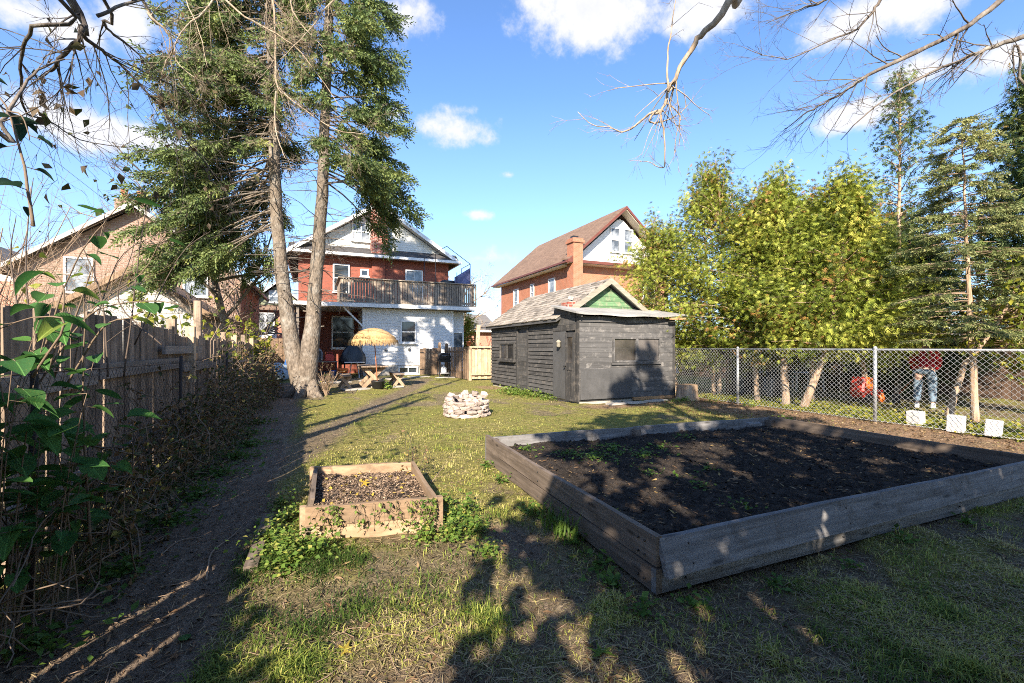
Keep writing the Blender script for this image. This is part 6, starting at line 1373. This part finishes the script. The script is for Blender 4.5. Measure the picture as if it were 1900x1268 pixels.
m = MB(); m.lathe((GX_, GY_, .20), [(.13, 0), (.15, .05), (.15, .2), (.1, .27), (.03, .29), (.03, .34)], 12); m.build('gas_bottle', M['white_pl'], T)
for x in (-.25, .25): m = MB(); m.tube([(GX_ + x - .02, GY_ - .2, .07), (GX_ + x + .02, GY_ - .2, .07)], .07, 12); m.build('wheel', M['black'], T)
# flagstones before the house and the shed
for i, (x, y, sx, sy, rz) in enumerate(((1.3, 16.0, .9, .5, .2), (2.4, 16.5, 1.1, .45, -.1), (.9, 19.4, 1.0, .5, .3), (2.2, 19.9, .9, .5, 0), (3.4, 20.6, .9, .5, .2), (4.6, 21.6, 1.0, .5, .1), (5.6, 20.6, .9, .4, -.2), (6.85, 9.3, .55, .22, .05), (7.45, 9.35, .6, .25, -.05), (8.2, 9.45, .7, .22, .1))):
    rg = random.Random(i); m = MB(); pl_ = [(x + math.cos(rz) * a_ * sx / 2 - math.sin(rz) * b_ * sy / 2, y + math.sin(rz) * a_ * sx / 2 + math.cos(rz) * b_ * sy / 2, 0) for a_, b_ in ((-1 + rg.random() * .2, -1), (.2, -1 - rg.random() * .2), (1, -.8 + rg.random() * .3), (.9, .9), (-.1, 1.1), (-1, .8))]
    m.prism(pl_, (0, 0, .035)); tag(m.build('flagstone', M['concrete']), ('pale flagstone under the left picnic bench', 'pale flagstone under the front of the picnic table', 'flagstone left of the orange bucket before the porch', 'flagstone between orange bucket and picnic table', 'flagstone before the white house wall', 'flagstone lying just before the brown gate', 'flagstone in the worn earth beside the board fence', 'paving slab at the shed door corner', 'paving slab below the black panel of the shed', 'paving slab at the right of the shed front')[i], 'paving stone', 'flagstones')

# ------------------------------------------------------------ stump, blocks and the neighbouring yard
T = thing('tree_stump', (9.25, 9.45, 0), 'sawn tree stump at the right corner of the black shed', 'stump')
m = MB(); r2 = random.Random(3); n = 22; ring = [1 + .07 * math.sin(3 * k * .285 + 1) + r2.uniform(-.03, .03) for k in range(n)]
for z, s in ((-.02, 1.22), (.08, 1.06), (.25, 1.0), (.40, .98)):
    for k in range(n): a_ = 6.283 * k / n; m.v.append((9.25 + .27 * s * ring[k] * math.cos(a_), 9.42 + .27 * s * ring[k] * math.sin(a_), z))
for j in range(3):
    for k in range(n): m.f.append([j * n + k, j * n + (k + 1) % n, (j + 1) * n + (k + 1) % n, (j + 1) * n + k]); m.sm.append(True)
m.build('stump_bark', M['cedar_bark'], T)
m = MB(); m.add([(9.25 + .262 * ring[k] * math.cos(6.283 * k / n), 9.42 + .262 * ring[k] * math.sin(6.283 * k / n), .40) for k in range(n)] + [(9.25 + .24 * ring[k] * math.cos(6.283 * k / n), 9.42 + .24 * ring[k] * math.sin(6.283 * k / n), .405) for k in range(n)], [tuple(range(n, 2 * n))] + [(k, (k + 1) % n, n + (k + 1) % n, n + k) for k in range(n)]); m.build('cut_face', M['pine_x'], T)
for i, (px, py) in enumerate(((1696, 790), (1771, 801), (1841, 810))):
    g = GR(px, py); g.x = max(g.x, 9.78)
    m = MB(); m.box((g.x + .05, g.y, .125), (.16, .22 - .015 * i, .26 + .02 * (i % 2)), .16 * (i - 1) + .1, .03 * i, .05 * (i - 1))
    tag(m.build('concrete_block', M['block'], bevel=.008), ('left', 'middle', 'right')[i] + ' one of three pale concrete blocks at the chain link fence', 'block', 'concrete blocks by the fence')
T = thing('garden_table', (13.7, 11.2, 0), 'white plastic garden table on the neighbouring lawn', 'table')
tx, ty = PX(1503, 700, 14.6).x, PX(1503, 700, 14.6).y
T.location = (tx, ty, 0); WL[T.name] = Vector((tx, ty, 0))
m = MB(); m.bx(tx - .34, tx + .34, ty - .3, ty + .3, .58, .615); m.build('table_top', M['white_pl'], T, bevel=.012)
for x in (-.28, .28):
    for y in (-.24, .24): m = MB(); m.bar((tx + x * 1.05, ty + y * 1.05, 0), (tx + x * .95, ty + y * .95, .58), .055, .04); m.build('leg', M['white_pl'], T)
c = PX(1475, 700, 15.6); T = thing('garden_chair', (c.x, c.y, 0), 'green plastic garden chair behind the white garden table', 'chair')
MB().box((c.x, c.y, .42), (.5, .5, .03)).build('seat', M['green_pl'], T); m = MB(); m.prism([(c.x - .25, c.y + .24, .44), (c.x + .25, c.y + .24, .44), (c.x + .24, c.y + .3, .88), (c.x, c.y + .31, .95), (c.x - .24, c.y + .3, .88)], (0, .03, 0)); m.build('backrest', M['green_pl'], T)
for x in (-.21, .21):
    for y in (-.21, .21): MB().box((c.x + x, c.y + y, .21), (.045, .045, .42)).build('leg', M['white_pl'], T)
def covered(px, D, w, h, lab):
    c = PX(px, 700, D); T = thing('covered_grill', (c.x, c.y, 0), lab, 'barbecue'); m = MB(); n, k = 16, 6
    for j in range(k + 1):
        u = j / k
        for i in range(n): a_ = 6.283 * i / n; f = (1 - .25 * u ** 3) * (1 + .05 * math.sin(4 * a_ + 3 * u)); sq = 1 / max(abs(math.cos(a_)), abs(math.sin(a_))) ** .6; m.v.append((c.x + w / 2 * f * sq * math.cos(a_), c.y + .3 * f * sq * math.sin(a_), .08 + (h - .08) * u + (.04 * math.cos(a_) if j == k else 0)))
    for j in range(k):
        for i in range(n): m.f.append([j * n + i, j * n + (i + 1) % n, (j + 1) * n + (i + 1) % n, (j + 1) * n + i]); m.sm.append(True)
    m.f.append([k * n + i for i in range(n)]); m.sm.append(True); m.build('cover', M['black_tarp'], T)
    for s in (-1, 1): MB().bx(c.x + s * w * .3 - .04, c.x + s * w * .3 + .04, c.y - .2, c.y + .2, 0, .1).build('foot', M['black'], T)
covered(1376, 13.6, .85, 1.15, 'tall dark covered barbecue beside the first fence post'); covered(1432, 13.0, .95, .72, 'low dark covered barbecue behind the cedar trunks')
c = PX(1461, 690, 14.2); m = MB(); m.lathe((c.x, c.y, .66), [(.07, 0), (.1, .14), (.12, .15), (.12, .19), (.09, .19)], 12); o = tag(m.build('flower_pot', M['terra']), 'orange pot on a stand between the cedar trunks', 'pot')
o2 = MB(); o2.lathe((c.x, c.y, 0), [(.16, 0), (.13, .03), (.05, .06), (.05, .6), (.13, .63), (.13, .655)], 12); tag(o2.build('plant_stand', M['metal_dark']), 'slim dark plant stand under the orange pot', 'stand')
# red and orange ride-on toy
c = PX(1622, 720, 11.6); T = thing('ride_on_toy', (c.x, c.y, 0), 'red and orange plastic ride-on toy on the neighbouring lawn', 'toy')
m = MB(); m.prism([(c.x - .4, c.y, .12), (c.x + .35, c.y, .12), (c.x + .42, c.y, .34), (c.x + .05, c.y, .32), (c.x - .05, c.y, .62), (c.x - .38, c.y, .66), (c.x - .46, c.y, .3)], (0, .34, 0)); m.build('toy_body', M['red'], T, bevel=.04)
MB().box((c.x - .22, c.y - .02, .5), (.3, .05, .3), 0, 0, .1).build('side_panel', M['orange'], T, bevel=.02)
for x in (-.28, .26):
    for y in (-.03, .35): m = MB(); m.tube([(c.x + x, c.y + y - .03, .12), (c.x + x, c.y + y + .03, .12)], .12, 14); m.build('wheel', M['orange' if x > 0 else 'black'], T)
m = MB(); m.tube([(c.x - .05, c.y + .17, .6), (c.x + .05, c.y + .17, .78)], .015, 6); m.build('steering_column', M['black'], T)
# parked car on the raised drive beyond the dark fence
MBk = MB(); MBk.prism([(18.2, -8, 0), (18.6, -8, 1.05), (34, -8, 1.05), (36, -8, 0)], (0, 34, 0)); tag(MBk.build('raised_drive', M['concrete']), kind='structure')
c = PX(1775, 700, 21.5); cx, cy = c.x, c.y; rz = R(-62)
T = thing('parked_car', (cx, cy, 1.05), 'silver white car glimpsed through leaves beyond the fences', 'car')
def carpart(name, mat, poly, w0, w1, off=0.0, par=None):
    m = MB(); dx = Vector((math.cos(rz), math.sin(rz), 0)); dy = Vector((-math.sin(rz), math.cos(rz), 0)); o_ = Vector((cx, cy, 1.05))
    m.prism([o_ + dx * a_ + dy * w0 + Vector((0, 0, b_)) for a_, b_ in poly], dy * (w1 - w0)); return m.build(name, M[mat], par or T, bevel=off)
carpart('body', 'car', [(-2.1, .25), (2.1, .25), (2.15, .6), (2.0, .85), (1.1, .95), (-1.6, .98), (-2.1, .9), (-2.15, .5)], -.85, .85, .06)
cab = carpart('cabin', 'car', [(-1.7, .96), (1.0, .96), (.45, 1.42), (-.1, 1.50), (-1.1, 1.48)], -.72, .72, .05)
for a_, b_ in ((-1.35, -.45), (-.35, .55)):
    for s in (-1, 1): carpart('side_window', 'glass', [(a_, 1.0), (b_, 1.0), (b_ - .12, 1.38), (a_ + .12, 1.38)], s * .722, s * .735, 0, cab)
for a_ in (-1.3, 1.35):
    for s in (-1, 1):
        dx = Vector((math.cos(rz), math.sin(rz), 0)); dy = Vector((-math.sin(rz), math.cos(rz), 0)); p = Vector((cx, cy, 1.05)) + dx * a_ + Vector((0, 0, .32)); m = MB(); m.tube([p + dy * s * .7, p + dy * s * .88], .32, 16); w_ = m.build('wheel', M['black'], T); m = MB(); m.tube([p + dy * s * .875, p + dy * s * .89], .19, 12); m.build('rim', M['galv'], w_)
# leafy shrub at the right in front of the car
def bush(label, x, y, h, r_, n, mat, seed, size=.1, z0=.0, name='shrub', cat='shrub', stemmat='twig', kids=(4, 6)):
    rg = random.Random(seed); T = thing(name, (x, y, z0), label, cat); m = MB(); tp = []
    for k in range(12): a_ = rg.uniform(0, 6.28); grow(m, (x, y, z0 - .03), (math.cos(a_) * r_ / h * rg.random(), math.sin(a_) * r_ / h * rg.random(), 1), h * rg.uniform(.6, 1), .014, 2, rg, .16, .0, kids, .75, .5, tp)
    o = m.build('stems', M[stemmat], T); o['kind'] = 'stuff'; hang_leaves('leaves', tp, n, size, M[mat], T, rg, .35); return T
bush('pale yellow-green shrub at the right edge before the dark cedars', 13.6, 4.0, 2.7, 1.9, 2600, 'lime_leaf', 401, .11)
bush('yellow-leaved vine growing on the fence end below the bare tree', -1.9, 15.8, 2.3, .9, 700, 'lime_leaf', 402, .13)
bush('yellow-green leaves hanging over the fence before the garage', -2.2, 10.2, 2.2, 1.0, 420, 'lime_leaf', 403, .13)
bush('dense brown dead vine hanging round the leaning bare tree', -2.2, 18.6, 4.6, 1.0, 500, 'shade_leaf', 411, .07, kids=(6, 8))
bush('tall bare-stemmed thicket before the tan house window', -4.6, 9.5, 4.4, 1.6, 40, 'shade_leaf', 412, .09, kids=(5, 7))
bush('bare-stemmed thicket behind the garage ridge', -5.6, 15.5, 4.9, 1.5, 30, 'shade_leaf', 413, .09, kids=(5, 7))
bush('brown twiggy dead vine heaped beside the garage roof', -2.7, 17.6, 3.9, 1.1, 500, 'shade_leaf', 404, .07, kids=(6, 8))
bush('dry weed stalks at the right foot of the spruce trunk', .35, 14.3, .85, .35, 160, 'vine_leaf', 405, .05)
bush('thin tall bare-stemmed shrub before the tan house', -3.2, 6.6, 3.4, 1.2, 60, 'lime_leaf', 406, .1)
bush('thin bare-stemmed shrub at the far left edge', -3.9, 5.2, 3.0, 1.0, 40, 'shade_leaf', 407, .1)
bush('orange-leaved low bush glowing behind the left fence', -2.6, 2.9, 1.2, .9, 900, 'litter', 408, .1)
bush('low green bush beside the neighbour\'s dark covered barbecues', 12.5, 10.5, 1.0, .6, 700, 'lime_leaf', 409, .09)

# ------------------------------------------------------------ person in a red jacket, bent over with the back turned
def skin(name, verts, edges, rad, mat, parent, sub=2, root=0):
    lo = np.array(verts).mean(0); me = bpy.data.meshes.new(name); me.from_pydata([tuple(np.array(v) - lo) for v in verts], edges, []); me.materials.append(M[mat]); o = bpy.data.objects.new(name, me); place(o, lo, parent)
    sk = o.modifiers.new('skin', 'SKIN'); sk.use_smooth_shade = True
    lay = me.skin_vertices[0] if me.skin_vertices else None
    if lay is None:
        bpy.context.view_layer.objects.active = o; bpy.ops.mesh.customdata_skin_add(); lay = me.skin_vertices[0]
    for i, r_ in enumerate(rad): lay.data[i].radius = (r_, r_) if not hasattr(r_, '__len__') else r_; lay.data[i].use_root = (i == root)
    o.modifiers.new('sub', 'SUBSURF').levels = sub; o.modifiers['sub'].render_levels = sub; return o
g0 = GR(1716, 757); pf = Vector((.911, .412, 0)); ps = Vector((.412, -.911, 0))
def pp(f, s, z): z = z * (1.05 if z < .9 else 1.085); v = Vector((g0.x, g0.y, 0)) + pf * f + ps * s; return (v.x, v.y, z)
PS = thing('person', (g0.x, g0.y, 0), 'person in red jacket and jeans bending over behind the chain link fence', 'person')
J = [pp(0, 0, .86), pp(.12, 0, 1.00), pp(.27, 0, 1.13), pp(.42, 0, 1.22), pp(.50, 0, 1.29), pp(.57, 0, 1.36), pp(.63, 0, 1.34),
     pp(.40, .19, 1.18), pp(.50, .25, .98), pp(.62, .18, .82), pp(.66, .15, .76), pp(.40, -.19, 1.18), pp(.50, -.25, .98), pp(.62, -.18, .82), pp(.66, -.15, .76),
     pp(0, .11, .80), pp(.05, .13, .46), pp(.0, .14, .09), pp(.13, .15, .04), pp(0, -.11, .80), pp(.02, -.13, .46), pp(-.06, -.14, .09), pp(.07, -.15, .04)]
E = [(0, 1), (1, 2), (2, 3), (3, 4), (4, 5), (5, 6), (3, 7), (7, 8), (8, 9), (9, 10), (3, 11), (11, 12), (12, 13), (13, 14), (0, 15), (15, 16), (16, 17), (17, 18), (0, 19), (19, 20), (20, 21), (21, 22)]
skin('body', J, E, [.13, .12, .125, .10, .055, .09, .08, .065, .045, .036, .03, .065, .045, .036, .03, .09, .06, .042, .038, .09, .06, .042, .038], 'skin', PS)
skin('jacket', [J[0], J[1], J[2], J[3], J[7], J[8], J[9], J[11], J[12], J[13]], [(0, 1), (1, 2), (2, 3), (3, 4), (4, 5), (5, 6), (3, 7), (7, 8), (8, 9)], [(.19, .16), (.19, .165), (.20, .17), (.16, .13), .10, .075, .06, .10, .075, .06], 'red_cloth', PS, root=1)
skin('jeans', [pp(.0, 0, .84), pp(-.01, .02, .78), J[15], J[16], pp(.0, .14, .12), J[19], J[20], pp(-.06, -.14, .12)], [(0, 1), (0, 2), (2, 3), (3, 4), (0, 5), (5, 6), (6, 7)], [(.175, .155), .14, .125, .09, .07, .125, .09, .07], 'denim', PS)
for s, f in ((.14, .0), (-.14, -.06)):
    m = MB(); m.prism([pp(f - .10, s - .045, 0), pp(f + .19, s - .045, 0), pp(f + .2, s - .045, .05), pp(f + .05, s - .045, .10), pp(f - .09, s - .045, .12)], Vector(ps) * .09); m.build('shoe', M['shoe'], PS, bevel=.02)
m = MB(); hx = Vector(pp(.58, 0, 1.385)); m.lathe(hx, [(.118, -.02), (.12, .03), (.105, .08), (.06, .11), (.01, .118)], 14); m.build('cap', M['cap'], PS)
for s in (1, -1):                                             # hands: palm and five fingers closing on the tool handle
    w = Vector(pp(.66, s * .15, .76)); hv = [w, w + Vector((pf.x * .04, pf.y * .04, -.05))]; he = [(0, 1)]; hr = [.026, .030]
    for i in range(5):
        o_ = Vector(ps) * (-.03 + .018 * i) if i < 4 else Vector(ps) * (-s * .045); L = (.055, .065, .062, .05, .042)[i]; b0 = hv[1] + o_ * .8; k_ = len(hv); hv += [b0 + Vector((pf.x * L * .5, pf.y * L * .5, -.02)), b0 + Vector((pf.x * L * .6, pf.y * L * .6, -.055)), b0 + Vector((pf.x * L * .1, pf.y * L * .1, -.07))]; he += [(1, k_), (k_, k_ + 1), (k_ + 1, k_ + 2)]; hr += [.010, .009, .008]
    skin('hand', [tuple(v) for v in hv], he, hr, 'skin', PS, 1)
T = thing('garden_spade', pp(.7, 0, 0), 'wooden handled tool held by the person in red', 'tool'); m = MB(); m.tube([pp(.70, .17, .69), pp(.70, -.17, .66), pp(.62, -.5, .2)], .016, 7); m.build('handle', M['bamboo'], T); MB().box(Vector(pp(.60, -.54, .12)), (.16, .015, .24), math.atan2(pf.y, pf.x) + math.pi / 2).build('blade', M['metal_dark'], T)

# ------------------------------------------------------------ tangled vines on the left fence
rg = random.Random(88); vm = MB(); vp = []
for k in range(1500):
    y = 2.6 + 14.6 * rg.random() ** .9; x = -1.40 + abs(rg.gauss(0, .13)); far_ = min(1, max(0, (y - 4) / 6)); z = rg.uniform(0, .85 + .45 * far_) * rg.random() ** .5
    d = Vector((rg.gauss(.15, .35), rg.gauss(0, 1), rg.gauss(.1, .6))).normalized(); p = Vector((x, y, max(.02, z))); pts = [p]
    for i in range(5):
        d = (d + rvec(rg) * .4 + Vector((0, 0, -.05))).normalized(); p = p + d * rg.uniform(.06, .16); p.x = min(max(p.x, -1.52), -1.0 + .12 * far_); p.z = min(max(p.z, .01), 1.45); pts.append(p.copy())
    vm.tube(pts, [rg.uniform(.002, .006)] * 6, 3, False); vp += [(q, d) for q in pts[1:]]
T = thing('vine_tangle', (-1.3, 10, 0), 'dense tangle of dead vines and dark leaves covering the left fence', 'vine')
o = vm.build('stems', M['stem'], T); o['kind'] = 'stuff'
keep = [(p, d) for p, d in vp if p.y > 3.2]
hang_leaves('leaves', keep, 17000, .05, M['vine_leaf'], T, rg, .5)
# ------------------------------------------------------------ broad-leaved shrub at the near left
def leafmesh(nm, mat, L=1.0, W=.52, fold=.12, curl=.18, seed=0, lobes=None):
    r2 = random.Random(seed); m = MB(); n = 7
    for i in range(n + 1):
        u = i / n; w = W / 2 * (math.sin(math.pi * min(1, u ** .72 * 1.0)) ** .8 if 0 < u < 1 else .0) * (1 + r2.uniform(-.06, .06)); z = -curl * u * u
        m.v += [(u * L, -w, z + fold * w / W * 2 + r2.uniform(-.01, .01)), (u * L, 0, z), (u * L, w, z + fold * w / W * 2 + r2.uniform(-.01, .01))]
    for i in range(n): k = 3 * i; m.f += [[k, k + 3, k + 4, k + 1], [k + 1, k + 4, k + 5, k + 2]]
    me = bpy.data.meshes.new(nm); me.from_pydata(m.v, [], m.f); me.polygons.foreach_set('use_smooth', [True] * len(m.f)); me.materials.append(mat); return me
BL = [leafmesh('leaf', M['big_leaf'], W=w, curl=c, fold=f, seed=i) for i, (w, c, f) in enumerate(((.62, .2, .1), (.55, .35, .2), (.7, .1, .05), (.58, -.1, .15)))]
PL = [leafmesh('leaf', M['pale_leaf'], W=w, curl=c, fold=f, seed=i) for i, (w, c, f) in enumerate(((.42, .3, .2), (.35, .1, .3), (.5, .2, .1)))]
DL = [leafmesh('leaf', M['dark_leaf'], W=.42, curl=c, fold=.2, seed=i) for i, c in enumerate((.3, .1, .5))]
def leaf_at(p, d, s, mesh, parent, roll=0.0):
    d = Vector(d).normalized(); up = Vector((0, 0, 1)) if abs(d.z) < .95 else Vector((1, 0, 0)); sd = up.cross(d).normalized(); n = d.cross(sd)
    Rm = Matrix((d, sd, n)).transposed().to_4x4() @ Matrix.Rotation(roll, 4, 'X'); return inst('leaf', mesh, Matrix.Translation(p) @ Rm @ Matrix.Scale(s, 4), parent)
def shrub(label, stems, parent_loc, leafspec, rg, name='leafy_shrub', dens=.11):
    T = thing(name, parent_loc, label, 'shrub')
    for pts, r0, (z0, z1), meshes, ls in stems:
        pts = [Vector(p) for p in pts]; m = MB(); P = limb(m, pts, r0, r0 * .35, rg, 0, sides=6); m.build('stem', M['stem'], T); s = 0; k = 0
        for a_, b_ in zip(P[:-1], P[1:]):
            s += (b_ - a_).length
            if s > dens and z0 < b_.z < z1:
                s = 0; k += 1; az_ = k * 2.4 + rg.uniform(-.4, .4); d = Vector((math.cos(az_), math.sin(az_), rg.uniform(-.55, .1))); pe = b_ + d * .03; pm_ = MB(); pm_.tube([b_, pe + d * .02], .002, 3, False); pm_.build('leaf_stalk', M['stem'], T)
                leaf_at(pe, d, ls * rg.uniform(.5, 1.25), rg.choice(meshes), T, rg.uniform(-.4, .4))
    return T
rg = random.Random(101); st = []
for k in range(26):
    x = rg.uniform(-1.42, -1.05); y = rg.uniform(2.72, 3.2) if k < 21 else rg.uniform(3.2, 3.6); h = rg.uniform(.6, 1.75); lx, ly = rg.uniform(-.1, .15), rg.uniform(-.15, .25)
    if k < 10: x -= .08
    st.append(([(x, y, 0), (x + lx * .3, y + ly * .3, h * .35), (x + lx * .7, y + ly * .7, h * .7), (x + lx * 1.3, y + ly * 1.3, h)], .0045, (.3, 9), BL, .15))
shrub('broad green-leaved shrub filling the near left edge of the fence', st, (-1.3, 3.0, 0), None, rg, dens=.058)
st = [([PX(168, 1010, 2.55), PX(158, 850, 2.5), PX(155, 700, 2.45), PX(158, 540, 2.4)], .008, (1.5, 1.56), PL, .12)]
for pxs, D, ls in (([(60, 720), (110, 560), (150, 470), (205, 400), (240, 360)], 2.6, .13), ([(60, 730), (150, 600), (215, 565), (300, 560), (345, 570)], 2.9, .13), ([(90, 690), (120, 560), (95, 500), (55, 505)], 2.3, .15), ([(120, 720), (190, 610), (240, 590), (270, 575)], 2.5, .15), ([(100, 700), (150, 560), (180, 470), (195, 395)], 2.8, .12), ([(60, 700), (120, 600), (60, 590), (0, 610)], 2.1, .16), ([(130, 740), (160, 590), (260, 510), (300, 440)], 3.4, .13)):
    st.append(([PX(a_, b_, D) for a_, b_ in pxs], .006, (1.35, 9), BL[1:] + PL[:1], ls))
shrub('arching stems with long pale green leaves over the near fence top', st, (-1.25, 3.1, 0), None, rg, 'arching_shrub', .10)
st = [([PX(62, 420, 1.9), PX(48, 330, 1.9), PX(30, 250, 1.9), PX(0, 180, 1.9), PX(-60, 120, 1.9)], .007, (1.9, 9), DL, .13), ([PX(-40, 150, 1.9), PX(5, 200, 1.85), PX(40, 215, 1.85), PX(55, 260, 1.85)], .005, (1.9, 9), DL, .13)]
T = shrub('dark insect-eaten leaves hanging on a stem at the upper left edge', st, (-1.15, 2.5, 1.9), None, rg, 'hanging_branch', .055)
# thin upright stems over the near fence
T = thing('thin_stems', (-1.5, 3.9, 0), 'thin dark bare stems standing above the near fence', 'shrub'); m = MB()
for pxs, D in (([(230, 700), (250, 540), (265, 420), (275, 380)], 3.6), ([(200, 700), (190, 560), (150, 450), (110, 380)], 3.3), ([(300, 640), (220, 560), (245, 470), (262, 390)], 3.8), ([(80, 700), (52, 560), (50, 430), (62, 330)], 3.0), ([(250, 640), (330, 480), (390, 430)], 4.6), ([(170, 640), (190, 560), (230, 470), (320, 425)], 4.2), ([(40, 620), (20, 480), (30, 400)], 3.2)):
    limb(m, [PX(a_, b_, D) for a_, b_ in pxs], .007, .002, rg, 5, .35, 1, None, .05, (1, 3), sides=5)
o = m.build('stems', M['twig_dark'], T); o['kind'] = 'stuff'

# ------------------------------------------------------------ fallen leaves and sticks one can pick out
def star_leaf(nm, mat):
    m = MB(); n = 5; m.v.append((0, 0, .0)); tips_ = []
    for k in range(n):
        a_ = math.pi * (.5 + (k - 2) * .33) - math.pi / 2
        for da, r_ in ((-.26, .42), (-.1, .62), (0, 1.0 - .09 * abs(k - 2)), (.1, .62), (.26, .42)): m.v.append((r_ * math.cos(a_ + da), r_ * math.sin(a_ + da), .05 * math.sin(r_ * 6 + k)))
    tot = len(m.v); m.f = [[0, i, i + 1] for i in range(1, tot - 1)]
    me = bpy.data.meshes.new(nm); me.from_pydata(m.v, [], m.f); me.materials.append(mat); return me
YL, XL, KL = star_leaf('leaf', M['yellow_leaf']), star_leaf('leaf', M['dead_leaf']), star_leaf('leaf', M['pale_leaf'])
for px, py, s, me, lab in ((347, 1187, .075, BL[2], 'round green leaf lying on the shaded path'), (640, 1211, .07, YL, 'yellow maple leaf on the ground near the bottom edge'), (888, 1146, .10, KL, 'pale green leaf on the grass before the big bed'), (1118, 1212, .085, KL, 'pale curled leaf on the dirt below the big bed corner'), (1068, 1027, .05, YL, 'small yellow leaf beside the big bed corner'), (1610, 1080, .075, XL, 'large tan leaf on the dark ground right of the bed'), (328, 1212, .05, XL, 'crumpled brown leaf beside the round green leaf'), (603, 1222, .05, XL, 'brown leaf left of the yellow maple leaf'), (270, 1145, .05, XL, 'brown leaf in the middle of the dirt path'), (648, 1015, .045, XL, 'reddish leaf in the grass before the small bed'), (762, 1262, .04, XL, 'brown leaf at the bottom picture edge'), (690, 1060, .06, BL[0], 'dark green leaf in the grass below the small bed')):
    g = GR(px, py); g.z = float(gz(np.array(g.x), np.array(g.y))) + .016; r2 = random.Random(px)
    o = inst('fallen_leaf', me, Matrix.Translation(g) @ Matrix.Rotation(r2.uniform(0, 6), 4, 'Z') @ Matrix.Rotation(r2.uniform(-.15, .15), 4, 'X') @ Matrix.Scale(s, 4), None); tag(o, lab, 'leaf')
for px, py, s, me, lab in ((1362, 889, .08, XL, 'orange brown leaf in the middle of the dark soil'), (1340, 943, .06, XL, 'tan leaf on the dark soil near the front board'), (1142, 951, .05, KL, 'pale curled leaf on the dark soil near the left board'), (1208, 975, .05, XL, 'orange leaf on the dark soil by the near corner'), (1628, 842, .05, XL, 'pale leaf on the dark soil near the back right')):
    g = GR(px, py, .18); g.z = float(soilz(np.array(g.x), np.array(g.y))) + .012; r2 = random.Random(px)
    o = inst('fallen_leaf', me, Matrix.Translation(g) @ Matrix.Rotation(r2.uniform(0, 6), 4, 'Z') @ Matrix.Rotation(.2, 4, 'X') @ Matrix.Scale(s, 4), None); tag(o, lab, 'leaf')
g = Vector((.42, 4.3, 0)); g.z = float(chz(np.array(.42), np.array(4.3))) + .03
for k in range(1): tag(inst('fallen_leaf', YL, Matrix.Translation(g) @ Matrix.Rotation(.4, 4, 'X') @ Matrix.Scale(.07, 4), None), 'bright yellow leaf on the wood chips of the small bed', 'leaf')
rg = random.Random(55)
for pts, r_, lab, tw in (([(300, 1022), (330, 1000), (360, 992), (374, 995)], .006, 'long pale stick across the shaded path', 0), ([(383, 1070), (393, 1020), (430, 990), (455, 962)], .007, 'crooked reddish branch lying along the path edge', 3), ([(452, 930), (480, 935), (505, 945)], .005, 'thin forked twig sticking up beside the ivy', 5), ([(205, 1000), (250, 975), (290, 960)], .004, 'thin stick at the foot of the vine tangle', 0), ([(800, 902), (815, 893), (832, 880)], .005, 'pale twig leaning on the right side of the small bed', 0), ([(225, 790), (265, 780), (290, 775)], .005, 'slender dry shoot bending out of the vine tangle', 2)):
    P = [GR(a_, b_) for a_, b_ in pts]
    for i, p in enumerate(P): p.z = float(gz(np.array(p.x), np.array(p.y))) + .012 + (.06 * i if 'sticking' in lab or 'leaning' in lab else 0)
    if P[0].x < -2: continue
    m = MB(); limb(m, P, r_, r_ * .4, rg, tw, .14, 0, None, .02, (1, 2), sides=5, t0=.3); tag(m.build('stick', M['twig']), lab, 'stick')

# ------------------------------------------------------------ overhead lines
for a_, b_, r_, lab in ((PX(1000, 560, 44), PX(2250, 10, 11), .011, 'thin dark power line crossing the sky above the cedars'), (PX(-200, 60, 9), PX(520, 600, 44), .006, 'thin grey wire dropping across the left sky'), (PX(-200, 30, 9), PX(560, 560, 44), .006, 'upper one of two faint wires in the left sky')):
    P = [a_.lerp(b_, t) - Vector((0, 0, .5 * math.sin(math.pi * t))) for t in np.linspace(0, 1, 14)]; m = MB(); m.tube(P, r_, 4); tag(m.build('overhead_wire', M['black']), lab, 'wire')
